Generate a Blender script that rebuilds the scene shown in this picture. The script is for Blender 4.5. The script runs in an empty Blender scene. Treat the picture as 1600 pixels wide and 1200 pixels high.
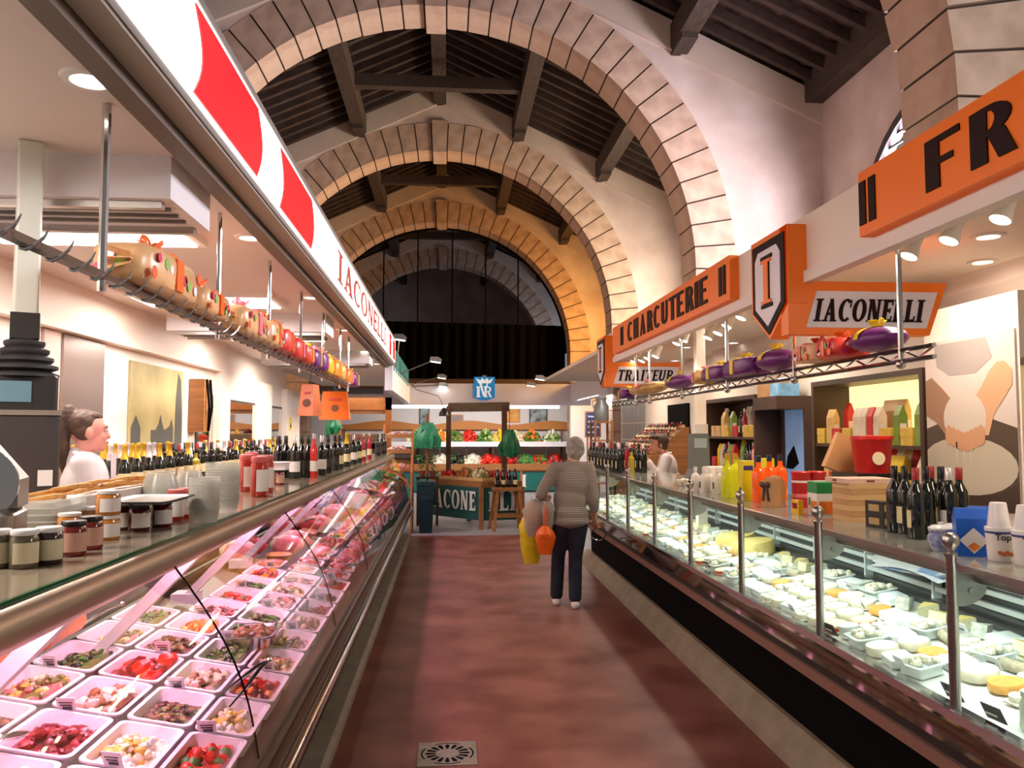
import bpy, bmesh, math, random
import numpy as np
from mathutils import Vector, Matrix, Euler
random.seed(7)
RND = random.Random(11)
PI = math.pi
C = bpy.context.scene.collection
SC = bpy.context.scene

# ------------------------------------------------------------------ camera
H = 1.65                       # eye height
F = 1250.0                     # focal length in pixels of the 1600 x 1200 frame
PITCH = math.atan(.06)
YAW = math.atan(.08 * math.cos(PITCH))
cam_d = bpy.data.cameras.new('camera')
cam = bpy.data.objects.new('camera', cam_d)
C.objects.link(cam)
cam.location = (0, 0, H)
cam.rotation_euler = (PI / 2 + PITCH, 0, -YAW)
cam_d.sensor_width = 36
cam_d.lens = 36 * F / 1600
cam_d.clip_start = .05
cam_d.clip_end = 200
SC.camera = cam
RM = Euler((PI / 2 + PITCH, 0, -YAW)).to_matrix()


def ray(px, py):
    return RM @ Vector(((px - 800) / F, (600 - py) / F, -1))


def onX(px, py, X):
    d = ray(px, py)
    return Vector((0, 0, H)) + d * (X / d.x)


def onY(px, py, Y):
    d = ray(px, py)
    return Vector((0, 0, H)) + d * (Y / d.y)


def onZ(px, py, Z):
    d = ray(px, py)
    return Vector((0, 0, H)) + d * ((Z - H) / d.z)


# ------------------------------------------------------------------ exposure, world and large lights
vs = SC.view_settings
vs.view_transform = 'Standard'
vs.look = 'None'
vs.gamma = 1
vs.exposure = 0.0
vs.use_curve_mapping = False
w = bpy.data.worlds.new('world')
SC.world = w
w.use_nodes = True
w.node_tree.nodes['Background'].inputs[0].default_value = (1, .93, .87, 1)
w.node_tree.nodes['Background'].inputs[1].default_value = .21


def s2l(c):
    return tuple(((v / 255) / 12.92 if v / 255 <= .04045 else ((v / 255 + .055) / 1.055) ** 2.4) for v in c)


def area(name, loc, target, sx, sy, power, col=(255, 255, 255), spread=PI):
    l = bpy.data.lights.new(name, 'AREA')
    l.shape = 'RECTANGLE'
    l.size = sx
    l.size_y = sy
    l.energy = power
    l.color = s2l(col)
    l.spread = spread
    o = bpy.data.objects.new(name, l)
    C.objects.link(o)
    o.location = loc
    d = Vector(target) - Vector(loc)
    o.rotation_euler = d.to_track_quat('-Z', 'Y').to_euler()
    return o


def spot(name, loc, target, power, col=(255, 240, 215), ang=80, r=.03):
    l = bpy.data.lights.new(name, 'SPOT')
    l.energy = power
    l.color = s2l(col)
    l.spot_size = math.radians(ang)
    l.spot_blend = .6
    l.shadow_soft_size = r
    o = bpy.data.objects.new(name, l)
    C.objects.link(o)
    o.location = loc
    o.rotation_euler = (Vector(target) - Vector(loc)).to_track_quat('-Z', 'Y').to_euler()
    return o


ARCH_Y = [5.0, 10.7, 16.4, 22.1, 27.8]
AX, AR, AZ, AT = -.2, 3.6, 3.9, .63      # arch axis, radius, springing, thickness
WX_R, WX_L, EAVE = 5.25, -5.65, 6.4
# daylight through the half-round windows of the right-hand hall wall (one per bay; the third is orange, standing in for the arch uplight)
for k, (pw, col) in enumerate(((1350, (244, 222, 238)), (1150, (255, 224, 206)), (950, (255, 176, 96)))):
    yc = (ARCH_Y[k] + AT + ARCH_Y[k + 1]) / 2
    area('daylight_and_glow', (WX_R + .55, yc, 4.35), (-1, yc + 1.2, 5.6), 3.0, 1.6, pw, col)
area('daylight_and_glow', (WX_R + .55, 2.2, 4.35), (-1, 3.5, 5.0), 3.0, 1.6, 800, (244, 230, 240))
area('daylight_and_glow', (WX_R + .55, 25.3, 4.6), (-1, 26.5, 5.6), 3.0, 1.6, 260, (225, 228, 255))
# ceiling panel lights of the left shop; fill added for the right shop's downlights
LC = 2.80      # left shop ceiling
RC = 2.62      # right shop ceiling
for y in (1.9, 4.6, 7.0, 9.6, 12.4):
    area('ceiling_panel_and_fill', (-2.05, y, LC - .06), (-2.05, y, 0), 1.0, .55, 50, (255, 238, 226))
for y in (1.6, 4.2, 6.8, 9.4, 12.2):
    area('ceiling_panel_and_fill', (2.55, y, RC - .05), (2.55, y, 0), .5, .5, 20, (255, 236, 214))
# lamp strips inside the refrigerated counters
for k in range(6):
    y = 1.9 + k * 2.05
    area('counter_lamp_strip', (-.98, y, 1.262), (-1.0, y, 0), 1.98, .05, 21, (255, 178, 222), 2.6)
for k in range(5):
    y = 1.9 + k * 1.95
    area('counter_lamp_strip', (1.78, y, 1.185), (1.93, y, .7), 1.90, .05, 14, (240, 248, 244), 2.6)
# produce stall at the end of the aisle
area('stall_lamp_strip', (.8, 20.4, 2.42), (.9, 21.8, .7), 4.2, .12, 95, (255, 250, 245))
area('stall_lamp_strip', (3.2, 17.6, 2.42), (3.3, 17.6, 0), 2.6, .4, 60, (255, 250, 250))
area('stall_lamp_strip', (-1.9, 17.5, 2.35), (-1.9, 17.5, 0), 1.2, 2.6, 38, (255, 246, 240))

# ------------------------------------------------------------------ materials
MATS = {}


def M(name, col, rough=.5, metal=0.0, emit=0.0, ecol=None, var=0.0, nscale=8.0, bump=0.0, spec=.5, col2=None, stretch=None, coat=0.0, sss=0.0):
    if name in MATS:
        return MATS[name]
    m = bpy.data.materials.new(name)
    m.use_nodes = True
    nt = m.node_tree
    b = nt.nodes['Principled BSDF']
    c = s2l(col)
    b.inputs['Base Color'].default_value = (*c, 1)
    b.inputs['Roughness'].default_value = rough
    b.inputs['Metallic'].default_value = metal
    b.inputs['Specular IOR Level'].default_value = spec
    b.inputs['Coat Weight'].default_value = coat
    if emit:
        b.inputs['Emission Color'].default_value = (*s2l(ecol or col), 1)
        b.inputs['Emission Strength'].default_value = emit
    if var or bump or col2:
        tc = nt.nodes.new('ShaderNodeTexCoord')
        mp = nt.nodes.new('ShaderNodeMapping')
        nt.links.new(tc.outputs['Object'], mp.inputs[0])
        if stretch:
            mp.inputs['Scale'].default_value = stretch
        n = nt.nodes.new('ShaderNodeTexNoise')
        n.inputs['Scale'].default_value = nscale
        n.inputs['Detail'].default_value = 5
        nt.links.new(mp.outputs[0], n.inputs['Vector'])
        if var or col2:
            r = nt.nodes.new('ShaderNodeValToRGB')
            a_ = tuple(max(0, v * (1 - var)) for v in c)
            z_ = s2l(col2) if col2 else tuple(min(1, v * (1 + var)) for v in c)
            r.color_ramp.elements[0].color = (*a_, 1)
            r.color_ramp.elements[1].color = (*z_, 1)
            r.color_ramp.elements[0].position = .35
            r.color_ramp.elements[1].position = .66
            nt.links.new(n.outputs['Fac'], r.inputs[0])
            nt.links.new(r.outputs[0], b.inputs['Base Color'])
        if bump:
            bp = nt.nodes.new('ShaderNodeBump')
            bp.inputs['Strength'].default_value = bump
            bp.inputs['Distance'].default_value = .02
            nt.links.new(n.outputs['Fac'], bp.inputs['Height'])
            nt.links.new(bp.outputs[0], b.inputs['Normal'])
    MATS[name] = m
    return m


def Mglass(name, tint=(245, 252, 248), ior=1.45, gloss=.02, boost=1.0):
    if name in MATS:
        return MATS[name]
    m = bpy.data.materials.new(name)
    m.use_nodes = True
    nt = m.node_tree
    nt.nodes.clear()
    out = nt.nodes.new('ShaderNodeOutputMaterial')
    mix = nt.nodes.new('ShaderNodeMixShader')
    tr = nt.nodes.new('ShaderNodeBsdfTransparent')
    tr.inputs[0].default_value = (*s2l(tint), 1)
    gl = nt.nodes.new('ShaderNodeBsdfGlossy')
    gl.inputs['Roughness'].default_value = gloss
    fr = nt.nodes.new('ShaderNodeFresnel')
    fr.inputs[0].default_value = ior
    mu = nt.nodes.new('ShaderNodeMath')
    mu.operation = 'MULTIPLY'
    mu.inputs[1].default_value = boost
    mu.use_clamp = True
    ge = nt.nodes.new('ShaderNodeNewGeometry')
    inv = nt.nodes.new('ShaderNodeMath')
    inv.operation = 'SUBTRACT'
    inv.inputs[0].default_value = 1
    m2 = nt.nodes.new('ShaderNodeMath')
    m2.operation = 'MULTIPLY'
    nt.links.new(ge.outputs['Backfacing'], inv.inputs[1])
    nt.links.new(fr.outputs[0], mu.inputs[0])
    nt.links.new(mu.outputs[0], m2.inputs[0])
    nt.links.new(inv.outputs[0], m2.inputs[1])
    nt.links.new(m2.outputs[0], mix.inputs[0])
    nt.links.new(tr.outputs[0], mix.inputs[1])
    nt.links.new(gl.outputs[0], mix.inputs[2])
    nt.links.new(mix.outputs[0], out.inputs[0])
    MATS[name] = m
    return m


def Mfilm(name, tint, op=.35, rough=.15):
    """clear plastic or tinted film: part transparent, part glossy body"""
    if name in MATS:
        return MATS[name]
    m = bpy.data.materials.new(name)
    m.use_nodes = True
    nt = m.node_tree
    b = nt.nodes['Principled BSDF']
    b.inputs['Base Color'].default_value = (*s2l(tint), 1)
    b.inputs['Roughness'].default_value = rough
    b.inputs['Alpha'].default_value = op
    MATS[name] = m
    return m


# ------------------------------------------------------------------ mesh builder
ALLN = [0]


class MB:
    def __init__(s):
        s.v = []
        s.f = []
        s.m = []

    def add(s, vs_, fs, mi=0):
        o = len(s.v)
        s.v += [tuple(p) for p in vs_]
        s.f += [tuple(i + o for i in f) for f in fs]
        s.m += [mi] * len(fs)
        return s

    def box(s, x0, x1, y0, y1, z0, z1, mi=0):
        return s.add([(x0, y0, z0), (x1, y0, z0), (x1, y1, z0), (x0, y1, z0), (x0, y0, z1), (x1, y0, z1), (x1, y1, z1), (x0, y1, z1)],
                     [(0, 3, 2, 1), (4, 5, 6, 7), (0, 1, 5, 4), (1, 2, 6, 5), (2, 3, 7, 6), (3, 0, 4, 7)], mi)

    def obox(s, c, size, rot=(0, 0, 0), mi=0):
        R_ = Euler(rot).to_matrix()
        hx, hy, hz = [v / 2 for v in size]
        c = Vector(c)
        pts = [c + R_ @ Vector(p) for p in ((-hx, -hy, -hz), (hx, -hy, -hz), (hx, hy, -hz), (-hx, hy, -hz), (-hx, -hy, hz), (hx, -hy, hz), (hx, hy, hz), (-hx, hy, hz))]
        return s.add(pts, [(0, 3, 2, 1), (4, 5, 6, 7), (0, 1, 5, 4), (1, 2, 6, 5), (2, 3, 7, 6), (3, 0, 4, 7)], mi)

    def rbox(s, x0, x1, y0, y1, z0, z1, r=.01, mi=0):
        """box with rounded vertical edges and eased top"""
        n = 3
        poly = []
        for cx, cy, a0 in ((x1 - r, y1 - r, 0), (x0 + r, y1 - r, 90), (x0 + r, y0 + r, 180), (x1 - r, y0 + r, 270)):
            for k in range(n + 1):
                a = math.radians(a0 + 90 * k / n)
                poly.append((cx + r * math.cos(a), cy + r * math.sin(a)))
        k = len(poly)
        e = min(r, (z1 - z0) / 3) * .6
        mx, my = (x0 + x1) / 2, (y0 + y1) / 2
        ins = [(mx + (x - mx) * (1 - e / max(1e-4, (x1 - x0) / 2)), my + (y - my) * (1 - e / max(1e-4, (y1 - y0) / 2))) for x, y in poly]
        vv = [(x, y, z0) for x, y in poly] + [(x, y, z1 - e) for x, y in poly] + [(x, y, z1) for x, y in ins]
        ff = [tuple(range(k - 1, -1, -1)), tuple(range(2 * k, 3 * k))]
        for i in range(k):
            j = (i + 1) % k
            ff += [(i, j, k + j, k + i), (k + i, k + j, 2 * k + j, 2 * k + i)]
        return s.add(vv, ff, mi)

    def cyl(s, p0, p1, r0, r1=None, n=10, caps=True, mi=0):
        r1 = r0 if r1 is None else r1
        p0, p1 = Vector(p0), Vector(p1)
        d = (p1 - p0).normalized()
        a = d.orthogonal().normalized()
        b = d.cross(a)
        vv = []
        for p, r in ((p0, r0), (p1, r1)):
            for i in range(n):
                t = 2 * PI * i / n
                vv.append(p + a * (r * math.cos(t)) + b * (r * math.sin(t)))
        ff = [(i, (i + 1) % n, n + (i + 1) % n, n + i) for i in range(n)]
        if caps:
            ff += [tuple(range(n - 1, -1, -1)), tuple(range(n, 2 * n))]
        return s.add(vv, ff, mi)

    def lathe(s, prof, n=12, c=(0, 0, 0), mi=0, ax=None, sx=1, sy=1):
        """prof: (r, z[, mat]); surface of revolution about z"""
        c = Vector(c)
        vv, ff, mm = [], [], []
        idx = []
        for p in prof:
            r, z = p[0], p[1]
            if r < 1e-6:
                idx.append([len(vv)])
                vv.append(c + Vector((0, 0, z)))
            else:
                idx.append(list(range(len(vv), len(vv) + n)))
                for i in range(n):
                    t = 2 * PI * i / n
                    vv.append(c + Vector((r * math.cos(t) * sx, r * math.sin(t) * sy, z)))
        for k in range(len(prof) - 1):
            A, B = idx[k], idx[k + 1]
            mk = prof[k + 1][2] if len(prof[k + 1]) > 2 else mi
            for i in range(n):
                j = (i + 1) % n
                if len(A) == 1 and len(B) == 1:
                    continue
                if len(A) == 1:
                    ff.append((A[0], B[j], B[i]))
                elif len(B) == 1:
                    ff.append((A[i], A[j], B[0]))
                else:
                    ff.append((A[i], A[j], B[j], B[i]))
                mm.append(mk)
        o = len(s.v)
        s.v += [tuple(p) for p in vv]
        s.f += [tuple(i + o for i in f) for f in ff]
        s.m += mm
        return s

    def prism(s, poly, ax, a0, a1, mi=0):
        """poly in the two other axes (x: y,z; y: x,z; z: x,y)"""
        k = len(poly)

        def mk(p, a):
            return (a, p[0], p[1]) if ax == 'x' else (p[0], a, p[1]) if ax == 'y' else (p[0], p[1], a)
        vv = [mk(p, a0) for p in poly] + [mk(p, a1) for p in poly]
        ff = [tuple(range(k - 1, -1, -1)), tuple(range(k, 2 * k))]
        ff += [(i, (i + 1) % k, k + (i + 1) % k, k + i) for i in range(k)]
        return s.add(vv, ff, mi)

    def tube(s, pts, r, n=6, mi=0, caps=True):
        pts = [Vector(p) for p in pts]
        rs = r if isinstance(r, (list, tuple)) else [r] * len(pts)
        vv, ff = [], []
        a = None
        for k, p in enumerate(pts):
            d = (pts[min(k + 1, len(pts) - 1)] - pts[max(k - 1, 0)]).normalized()
            a = d.orthogonal().normalized() if a is None else (a - d * a.dot(d)).normalized()
            b = d.cross(a)
            for i in range(n):
                t = 2 * PI * i / n
                vv.append(p + (a * math.cos(t) + b * math.sin(t)) * rs[k])
        for k in range(len(pts) - 1):
            for i in range(n):
                j = (i + 1) % n
                ff.append((k * n + i, k * n + j, (k + 1) * n + j, (k + 1) * n + i))
        if caps:
            ff += [tuple(range(n - 1, -1, -1)), tuple(range((len(pts) - 1) * n, len(pts) * n))]
        return s.add(vv, ff, mi)

    def sph(s, c, r, nu=10, nv=7, mi=0, rot=None, jit=0, rnd=None):
        if not isinstance(r, (tuple, list)):
            r = (r, r, r)
        c = Vector(c)
        R_ = Euler(rot).to_matrix() if rot else None
        vv, ff = [], []

        def put(p):
            p = Vector((p[0] * r[0], p[1] * r[1], p[2] * r[2]))
            if jit:
                p *= 1 + (rnd or RND).uniform(-jit, jit)
            if R_:
                p = R_ @ p
            vv.append(c + p)
        put((0, 0, -1))
        for j in range(1, nv):
            ph = -PI / 2 + PI * j / nv
            for i in range(nu):
                t = 2 * PI * i / nu
                put((math.cos(ph) * math.cos(t), math.cos(ph) * math.sin(t), math.sin(ph)))
        put((0, 0, 1))
        for i in range(nu):
            ff.append((0, 1 + (i + 1) % nu, 1 + i))
        for j in range(nv - 2):
            for i in range(nu):
                a = 1 + j * nu
                ff.append((a + i, a + (i + 1) % nu, a + nu + (i + 1) % nu, a + nu + i))
        L = len(vv) - 1
        a = 1 + (nv - 2) * nu
        for i in range(nu):
            ff.append((a + i, a + (i + 1) % nu, L))
        return s.add(vv, ff, mi)

    def grid(s, rows, mi=0, close=False):
        n = len(rows[0])
        vv = [p for r in rows for p in r]
        ff = []
        for k in range(len(rows) - 1):
            for i in range(n - (0 if close else 1)):
                j = (i + 1) % n
                ff.append((k * n + i, k * n + j, (k + 1) * n + j, (k + 1) * n + i))
        return s.add(vv, ff, mi)

    def move(s, T):
        s.v = [tuple(T @ Vector(p)) for p in s.v]
        return s

    def mesh(s, name, mats, smooth=False, recalc=True):
        me = bpy.data.meshes.new(name)
        me.from_pydata(s.v, [], s.f)
        mats = mats if isinstance(mats, (list, tuple)) else [mats]
        for m in mats:
            me.materials.append(m)
        if len(mats) > 1:
            me.polygons.foreach_set('material_index', s.m)
        if recalc or smooth:
            bm = bmesh.new()
            bm.from_mesh(me)
            if recalc:
                bmesh.ops.recalc_face_normals(bm, faces=bm.faces)
            if smooth:
                for f in bm.faces:
                    f.smooth = True
                for e in bm.edges:
                    if len(e.link_faces) == 2 and e.calc_face_angle(0) > math.radians(42):
                        e.smooth = False
            bm.to_mesh(me)
            bm.free()
        me.update()
        return me

    def build(s, name, mats, parent=None, smooth=False, recalc=True):
        o = bpy.data.objects.new(name, s.mesh(name, mats, smooth, recalc))
        C.objects.link(o)
        if parent:
            o.parent = parent
        return o


def tag(o, label=None, cat=None, group=None, kind=None):
    if label:
        o['label'] = label
    if cat:
        o['category'] = cat
    if group:
        o['group'] = group
    if kind:
        o['kind'] = kind
    return o


def thing(name, label, cat, loc=(0, 0, 0), rz=0, group=None):
    o = bpy.data.objects.new(name, None)
    o.empty_display_size = .05
    C.objects.link(o)
    o.location = loc
    o.rotation_euler = (0, 0, rz)
    return tag(o, label, cat, group)


def struct(name, mb, mat, parent=None, smooth=False, label=None, recalc=True):
    o = mb.build(name, mat, parent, smooth, recalc)
    if not parent:
        o['kind'] = 'structure'
    if label:
        o['label'] = label
    return o


def inst(me, name, parent=None, loc=(0, 0, 0), rot=(0, 0, 0), sc=(1, 1, 1)):
    o = bpy.data.objects.new(name, me)
    C.objects.link(o)
    o.location = loc
    o.rotation_euler = rot
    o.scale = sc if isinstance(sc, (tuple, list)) else (sc, sc, sc)
    if parent:
        o.parent = parent
    return o


def dup(root, loc, rz=None, label=None, group=None, sc=None):
    def cp(o, par):
        c = o.copy()
        C.objects.link(c)
        c.parent = par
        for ch in KIDS(o):
            cp(ch, c)
        return c
    r = cp(root, None)
    r.location = loc
    if rz is not None:
        e = r.rotation_euler.copy()
        e.z = rz
        r.rotation_euler = e
    if sc:
        r.scale = sc if isinstance(sc, (tuple, list)) else (sc, sc, sc)
    tag(r, label, None, group)
    return r


def KIDS(o):
    return [c for c in o.children]


# ------------------------------------------------------------------ lettering
def arc(cx, cy, rx, ry, tx, ty, a0, a1, n=12):
    """band of an ellipse as quads; tx,ty band thickness"""
    out = []
    for k in range(n):
        q = []
        for a, f in ((a0 + (a1 - a0) * k / n, 0), (a0 + (a1 - a0) * (k + 1) / n, 0), (a0 + (a1 - a0) * (k + 1) / n, 1), (a0 + (a1 - a0) * k / n, 1)):
            a = math.radians(a)
            q.append((cx + (rx - f * tx) * math.cos(a), cy + (ry - f * ty) * math.sin(a)))
        out.append(q)
    return out


def rect(x0, y0, x1, y1):
    return [(x0, y0), (x1, y0), (x1, y1), (x0, y1)]


def glyph(ch, serif=True, st=.22):
    h = .07
    P = []

    def ser(x0, x1, y):
        if serif:
            P.append(rect(x0, y, x1, y + h))
    if ch == 'I':
        w_ = .42 if serif else st + .02
        c = w_ / 2
        P.append(rect(c - st / 2, 0, c + st / 2, 1))
        ser(0, w_, 0), ser(0, w_, 1 - h)
    elif ch in 'EFL':
        w_ = .62
        x = .08 if serif else 0
        P.append(rect(x, 0, x + st, 1))
        ser(0, x + st + .06, 0), ser(0, x + st + .06, 1 - h)
        if ch != 'L':
            P.append(rect(x, .87, w_, 1)), P.append(rect(x, .45, w_ - .12, .57))
            if serif:
                P.append(rect(w_ - .06, .74, w_, 1)), P.append(rect(w_ - .17, .4, w_ - .12, .63))
        if ch != 'F':
            P.append(rect(x, 0, w_, .13))
            if serif:
                P.append(rect(w_ - .06, 0, w_, .27))
    elif ch == 'T':
        w_ = .7
        P.append(rect(.35 - st / 2, 0, .35 + st / 2, 1)), P.append(rect(0, .87, .7, 1))
        ser(.15, .55, 0)
        if serif:
            P.append(rect(0, .72, .06, 1)), P.append(rect(.64, .72, .7, 1))
    elif ch == 'N':
        w_ = .78
        t = st * .55 if serif else st
        P.append(rect(.08, 0, .08 + t, 1)), P.append(rect(.7 - t, 0, .7, 1))
        P.append([(.08, 1), (.08 + st, 1), (.7, 0), (.7 - st, 0)])
        ser(0, .26, 0), ser(0, .2, 1 - h), ser(.52, .78, 1 - h)
    elif ch == 'H':
        w_ = .8
        P.append(rect(.08, 0, .08 + st, 1)), P.append(rect(.72 - st, 0, .72, 1)), P.append(rect(.08, .44, .72, .57))
        ser(0, .38, 0), ser(0, .38, 1 - h), ser(.42, .8, 0), ser(.42, .8, 1 - h)
    elif ch == 'U':
        w_ = .76
        P.append(rect(.06, .3, .06 + st, 1)), P.append(rect(.7 - st * .7, .3, .7, 1))
        P += arc(.38, .32, .32, .32, st * .85, .14, 180, 360)
        ser(0, .34, 1 - h), ser(.48, .76, 1 - h)
    elif ch == 'A':
        w_ = .84
        t = st * .6
        P.append([(.1, 0), (.1 + t, 0), (.45, 1), (.36, 1)])
        P.append([(.74 - st, 0), (.74 + .03, 0), (.5, 1), (.32, 1)])
        P.append(rect(.2, .28, .64, .39))
        ser(0, .32, 0), ser(.46, .84, 0)
    elif ch == 'V':
        w_ = .84
        P.append([(.36, 0), (.48, 0), (.1 + st, 1), (.08, 1)])
        P.append([(.38, 0), (.48, 0), (.76, 1), (.76 - st * .6, 1)])
        ser(0, .38, 1 - h), ser(.54, .84, 1 - h)
    elif ch == 'O':
        w_ = .82
        P += arc(.41, .5, .41, .51, st, .1, 0, 360, 20)
    elif ch == 'C':
        w_ = .74
        P += arc(.41, .5, .41, .51, st, .1, 48, 312, 18)
        if serif:
            P.append(rect(.64, .62, .7, .96))
    elif ch in 'RP':
        w_ = .76
        P.append(rect(.08, 0, .08 + st, 1))
        P += arc(.36, .73, .34, .27, st * .9, .1, -90, 90, 10)
        P.append(rect(.2, .9, .37, 1)), P.append(rect(.2, .46, .37, .56))
        if ch == 'R':
            P.append([(.34, .5), (.34 + st, .5), (.76, 0), (.74 - st * .9, 0)])
        ser(0, .38, 0), ser(0, .3, 1 - h)
    else:
        w_ = .4
    return w_, P


def lettering(txt, height, gap=.1, serif=True, st=.22, slant=0, width=None, depth=.006):
    """one flat raised letter row in local x (right), z (up), facing -y; returns list of (char, MB) and total width"""
    x = 0
    out = []
    for ch in txt:
        if ch == ' ':
            x += .4
            continue
        w_, P = glyph(ch, serif, st)
        out.append((ch, x, P))
        x += w_ + gap
    tot = x - gap
    sx = (width / (tot * height)) if width else 1
    res = []
    for ch, x0, P in out:
        mb = MB()
        for k, p in enumerate(P):
            q = [((x0 + a + slant * b) * height * sx, b * height) for a, b in p]
            mb.prism(q, 'y', -depth - .0002 * (k % 5), 0)
        res.append((ch, mb))
    return res, tot * height * sx


def put_letters(txt, height, mat, parent, loc, rz=0, **kw):
    ls, tw = lettering(txt, height, **kw)
    for ch, mb in ls:
        o = mb.build('letter', mat, parent)
        o.location = loc
        o.rotation_euler = (0, 0, rz)
    return tw


def font_text(txt, size, mat, parent, loc, rot=(PI / 2, 0, 0), name='lettering', bold=.0, ext=.0006):
    cu = bpy.data.curves.new(name, 'FONT')
    cu.body = txt
    cu.size = size
    cu.offset = bold
    cu.extrude = ext
    cu.align_x = 'CENTER'
    cu.resolution_u = 3
    t = bpy.data.objects.new('t', cu)
    me = bpy.data.meshes.new_from_object(t)
    bpy.data.objects.remove(t)
    me.name = name
    me.materials.clear()
    me.materials.append(mat)
    return inst(me, name, parent, loc, rot)
# ================================================================== SETTING
m_floor = M('red_floor_paint', (122, 66, 56), .4, var=.22, nscale=2.2, bump=.05, col2=(150, 98, 86))
m_tile = M('grey_floor', (150, 150, 156), .45, var=.08, nscale=3)
m_kerb = M('kerb_stone', (136, 119, 98), .6, var=.15, nscale=6, bump=.1)
m_kerb2 = M('kerb_grey', (150, 142, 130), .6, var=.12, nscale=6)
m_stone = M('arch_limestone', (180, 150, 130), .85, var=.1, nscale=3.2, bump=.12, col2=(196, 168, 148))
m_joint = M('dark_joint', (58, 44, 36), .95)
m_plaster = M('lime_plaster', (196, 174, 164), .9, var=.1, nscale=1.3, bump=.2, col2=(212, 194, 186))
m_corn = M('plaster_cornice', (196, 178, 164), .85, var=.06, nscale=2)
m_wood_d = M('dark_roof_timber', (62, 48, 40), .8, var=.3, nscale=5, stretch=(6, 1, 6), bump=.2)
m_rafter = M('old_rafter_wood', (58, 42, 34), .85, var=.3, nscale=6, bump=.2)
m_tiles = M('roof_tile_underside', (74, 50, 40), .9, var=.35, nscale=7, bump=.3)
m_white = M('white_paint', (232, 226, 220), .55)
m_whitew = M('warm_white_wall', (236, 226, 214), .5)
m_ceil = M('white_ceiling', (226, 212, 204), .6)
m_black = M('black_lacquer', (16, 14, 13), .35)
m_blackm = M('black_matt', (11, 10, 10), .9, spec=.08)
m_dark = M('dark_grey_metal', (52, 48, 46), .45, metal=.3)
m_grey = M('grey_trim', (112, 104, 98), .5, metal=.2)
m_brownm = M('bronze_trim', (104, 86, 72), .4, metal=.5)
m_chrome = M('chrome', (205, 205, 205), .14, metal=1)
m_steel = M('brushed_steel', (176, 172, 168), .3, metal=1)
m_alu = M('champagne_aluminium', (196, 178, 160), .33, metal=.75)
m_glass = Mglass('clear_glass')
m_oak = M('warm_wood', (150, 98, 52), .5, var=.2, nscale=4, stretch=(1, 1, 8), bump=.05)
m_pine = M('pale_crate_wood', (206, 168, 112), .6, var=.12, nscale=6)
m_dwood = M('dark_shelf_wood', (64, 42, 32), .5, var=.2, nscale=5)

# floor ------------------------------------------------------------
struct('floor', MB().box(-6, 6, -2, 34, -.1, 0), m_tile)
struct('trim_1', MB().box(-.57, 1.68, -2, 12.9, 0, .004), m_floor, label='red painted concrete aisle between the counters')
# kerbs at the foot of the counters
kb = MB().prism([(-.70, 0), (-.57, 0), (-.575, .035), (-.60, .055), (-.70, .06)], 'y', .6, 12.85)
struct('trim_2', kb, m_kerb2, label='pale grey kerb along the foot of the meat counter')
kb = MB().prism([(1.68, 0), (1.82, 0), (1.82, .15), (1.79, .15), (1.74, .10), (1.70, .045)], 'y', .6, 10.3)
struct('trim_3', kb, m_kerb, label='sloped beige kerb along the foot of the cheese counter')

# drain grate
gp = onZ(699, 1180, 0)
g = thing('drain_grate', 'square pale metal floor drain with radial slots in red floor', 'drain', (gp.x, gp.y, .004))
mb = MB()
mb.box(-.15, .15, -.15, .15, 0, .006)
mb.build('plate', M('drain_metal', (150, 146, 132), .5, metal=.3, var=.12, nscale=20), g)
slot = MB()
slot.prism([(.06, -.006), (.105, -.012), (.115, 0), (.105, .012), (.06, .006)], 'z', .0055, .0068)
sm = slot.mesh('slot', m_blackm)
for k in range(16):
    inst(sm, 'slot', g, rot=(0, 0, 2 * PI * k / 16))
rim = MB()
for a0 in (-30, 60, 150, 240):
    for q in arc(0, 0, .135, .135, .008, .008, a0, a0 + 60, 6):
        rim.prism(q, 'z', .0055, .0066)
rim.build('rim_slot', m_blackm, g)['kind'] = 'stuff'


# arches -----------------------------------------------------------
def ztop(x):
    return EAVE + .46 * ((WX_R - x) if x > AX else (x - WX_L))


NV = 37
VT = .58
stp = PI / NV


def wedge_mesh(proud, key=False):
    b = MB()
    g_ = .012
    r0, r1 = AR - (.05 if key else 0), AR + VT + (.04 if key else 0)
    pts = []
    for r, sg in ((r0, -1), (r0, 1), (r1, 1), (r1, -1)):
        a = sg * (stp / 2 - g_ / r)
        pts.append((r * math.sin(a), r * math.cos(a)))
    mid0 = (0, r0 / math.cos(0) * 1.0)
    poly = [pts[0], pts[1], pts[2], (0, r1), pts[3]]
    b.prism(poly, 'y', -proud, AT + proud)
    return b.mesh('voussoir', m_stone)


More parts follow.
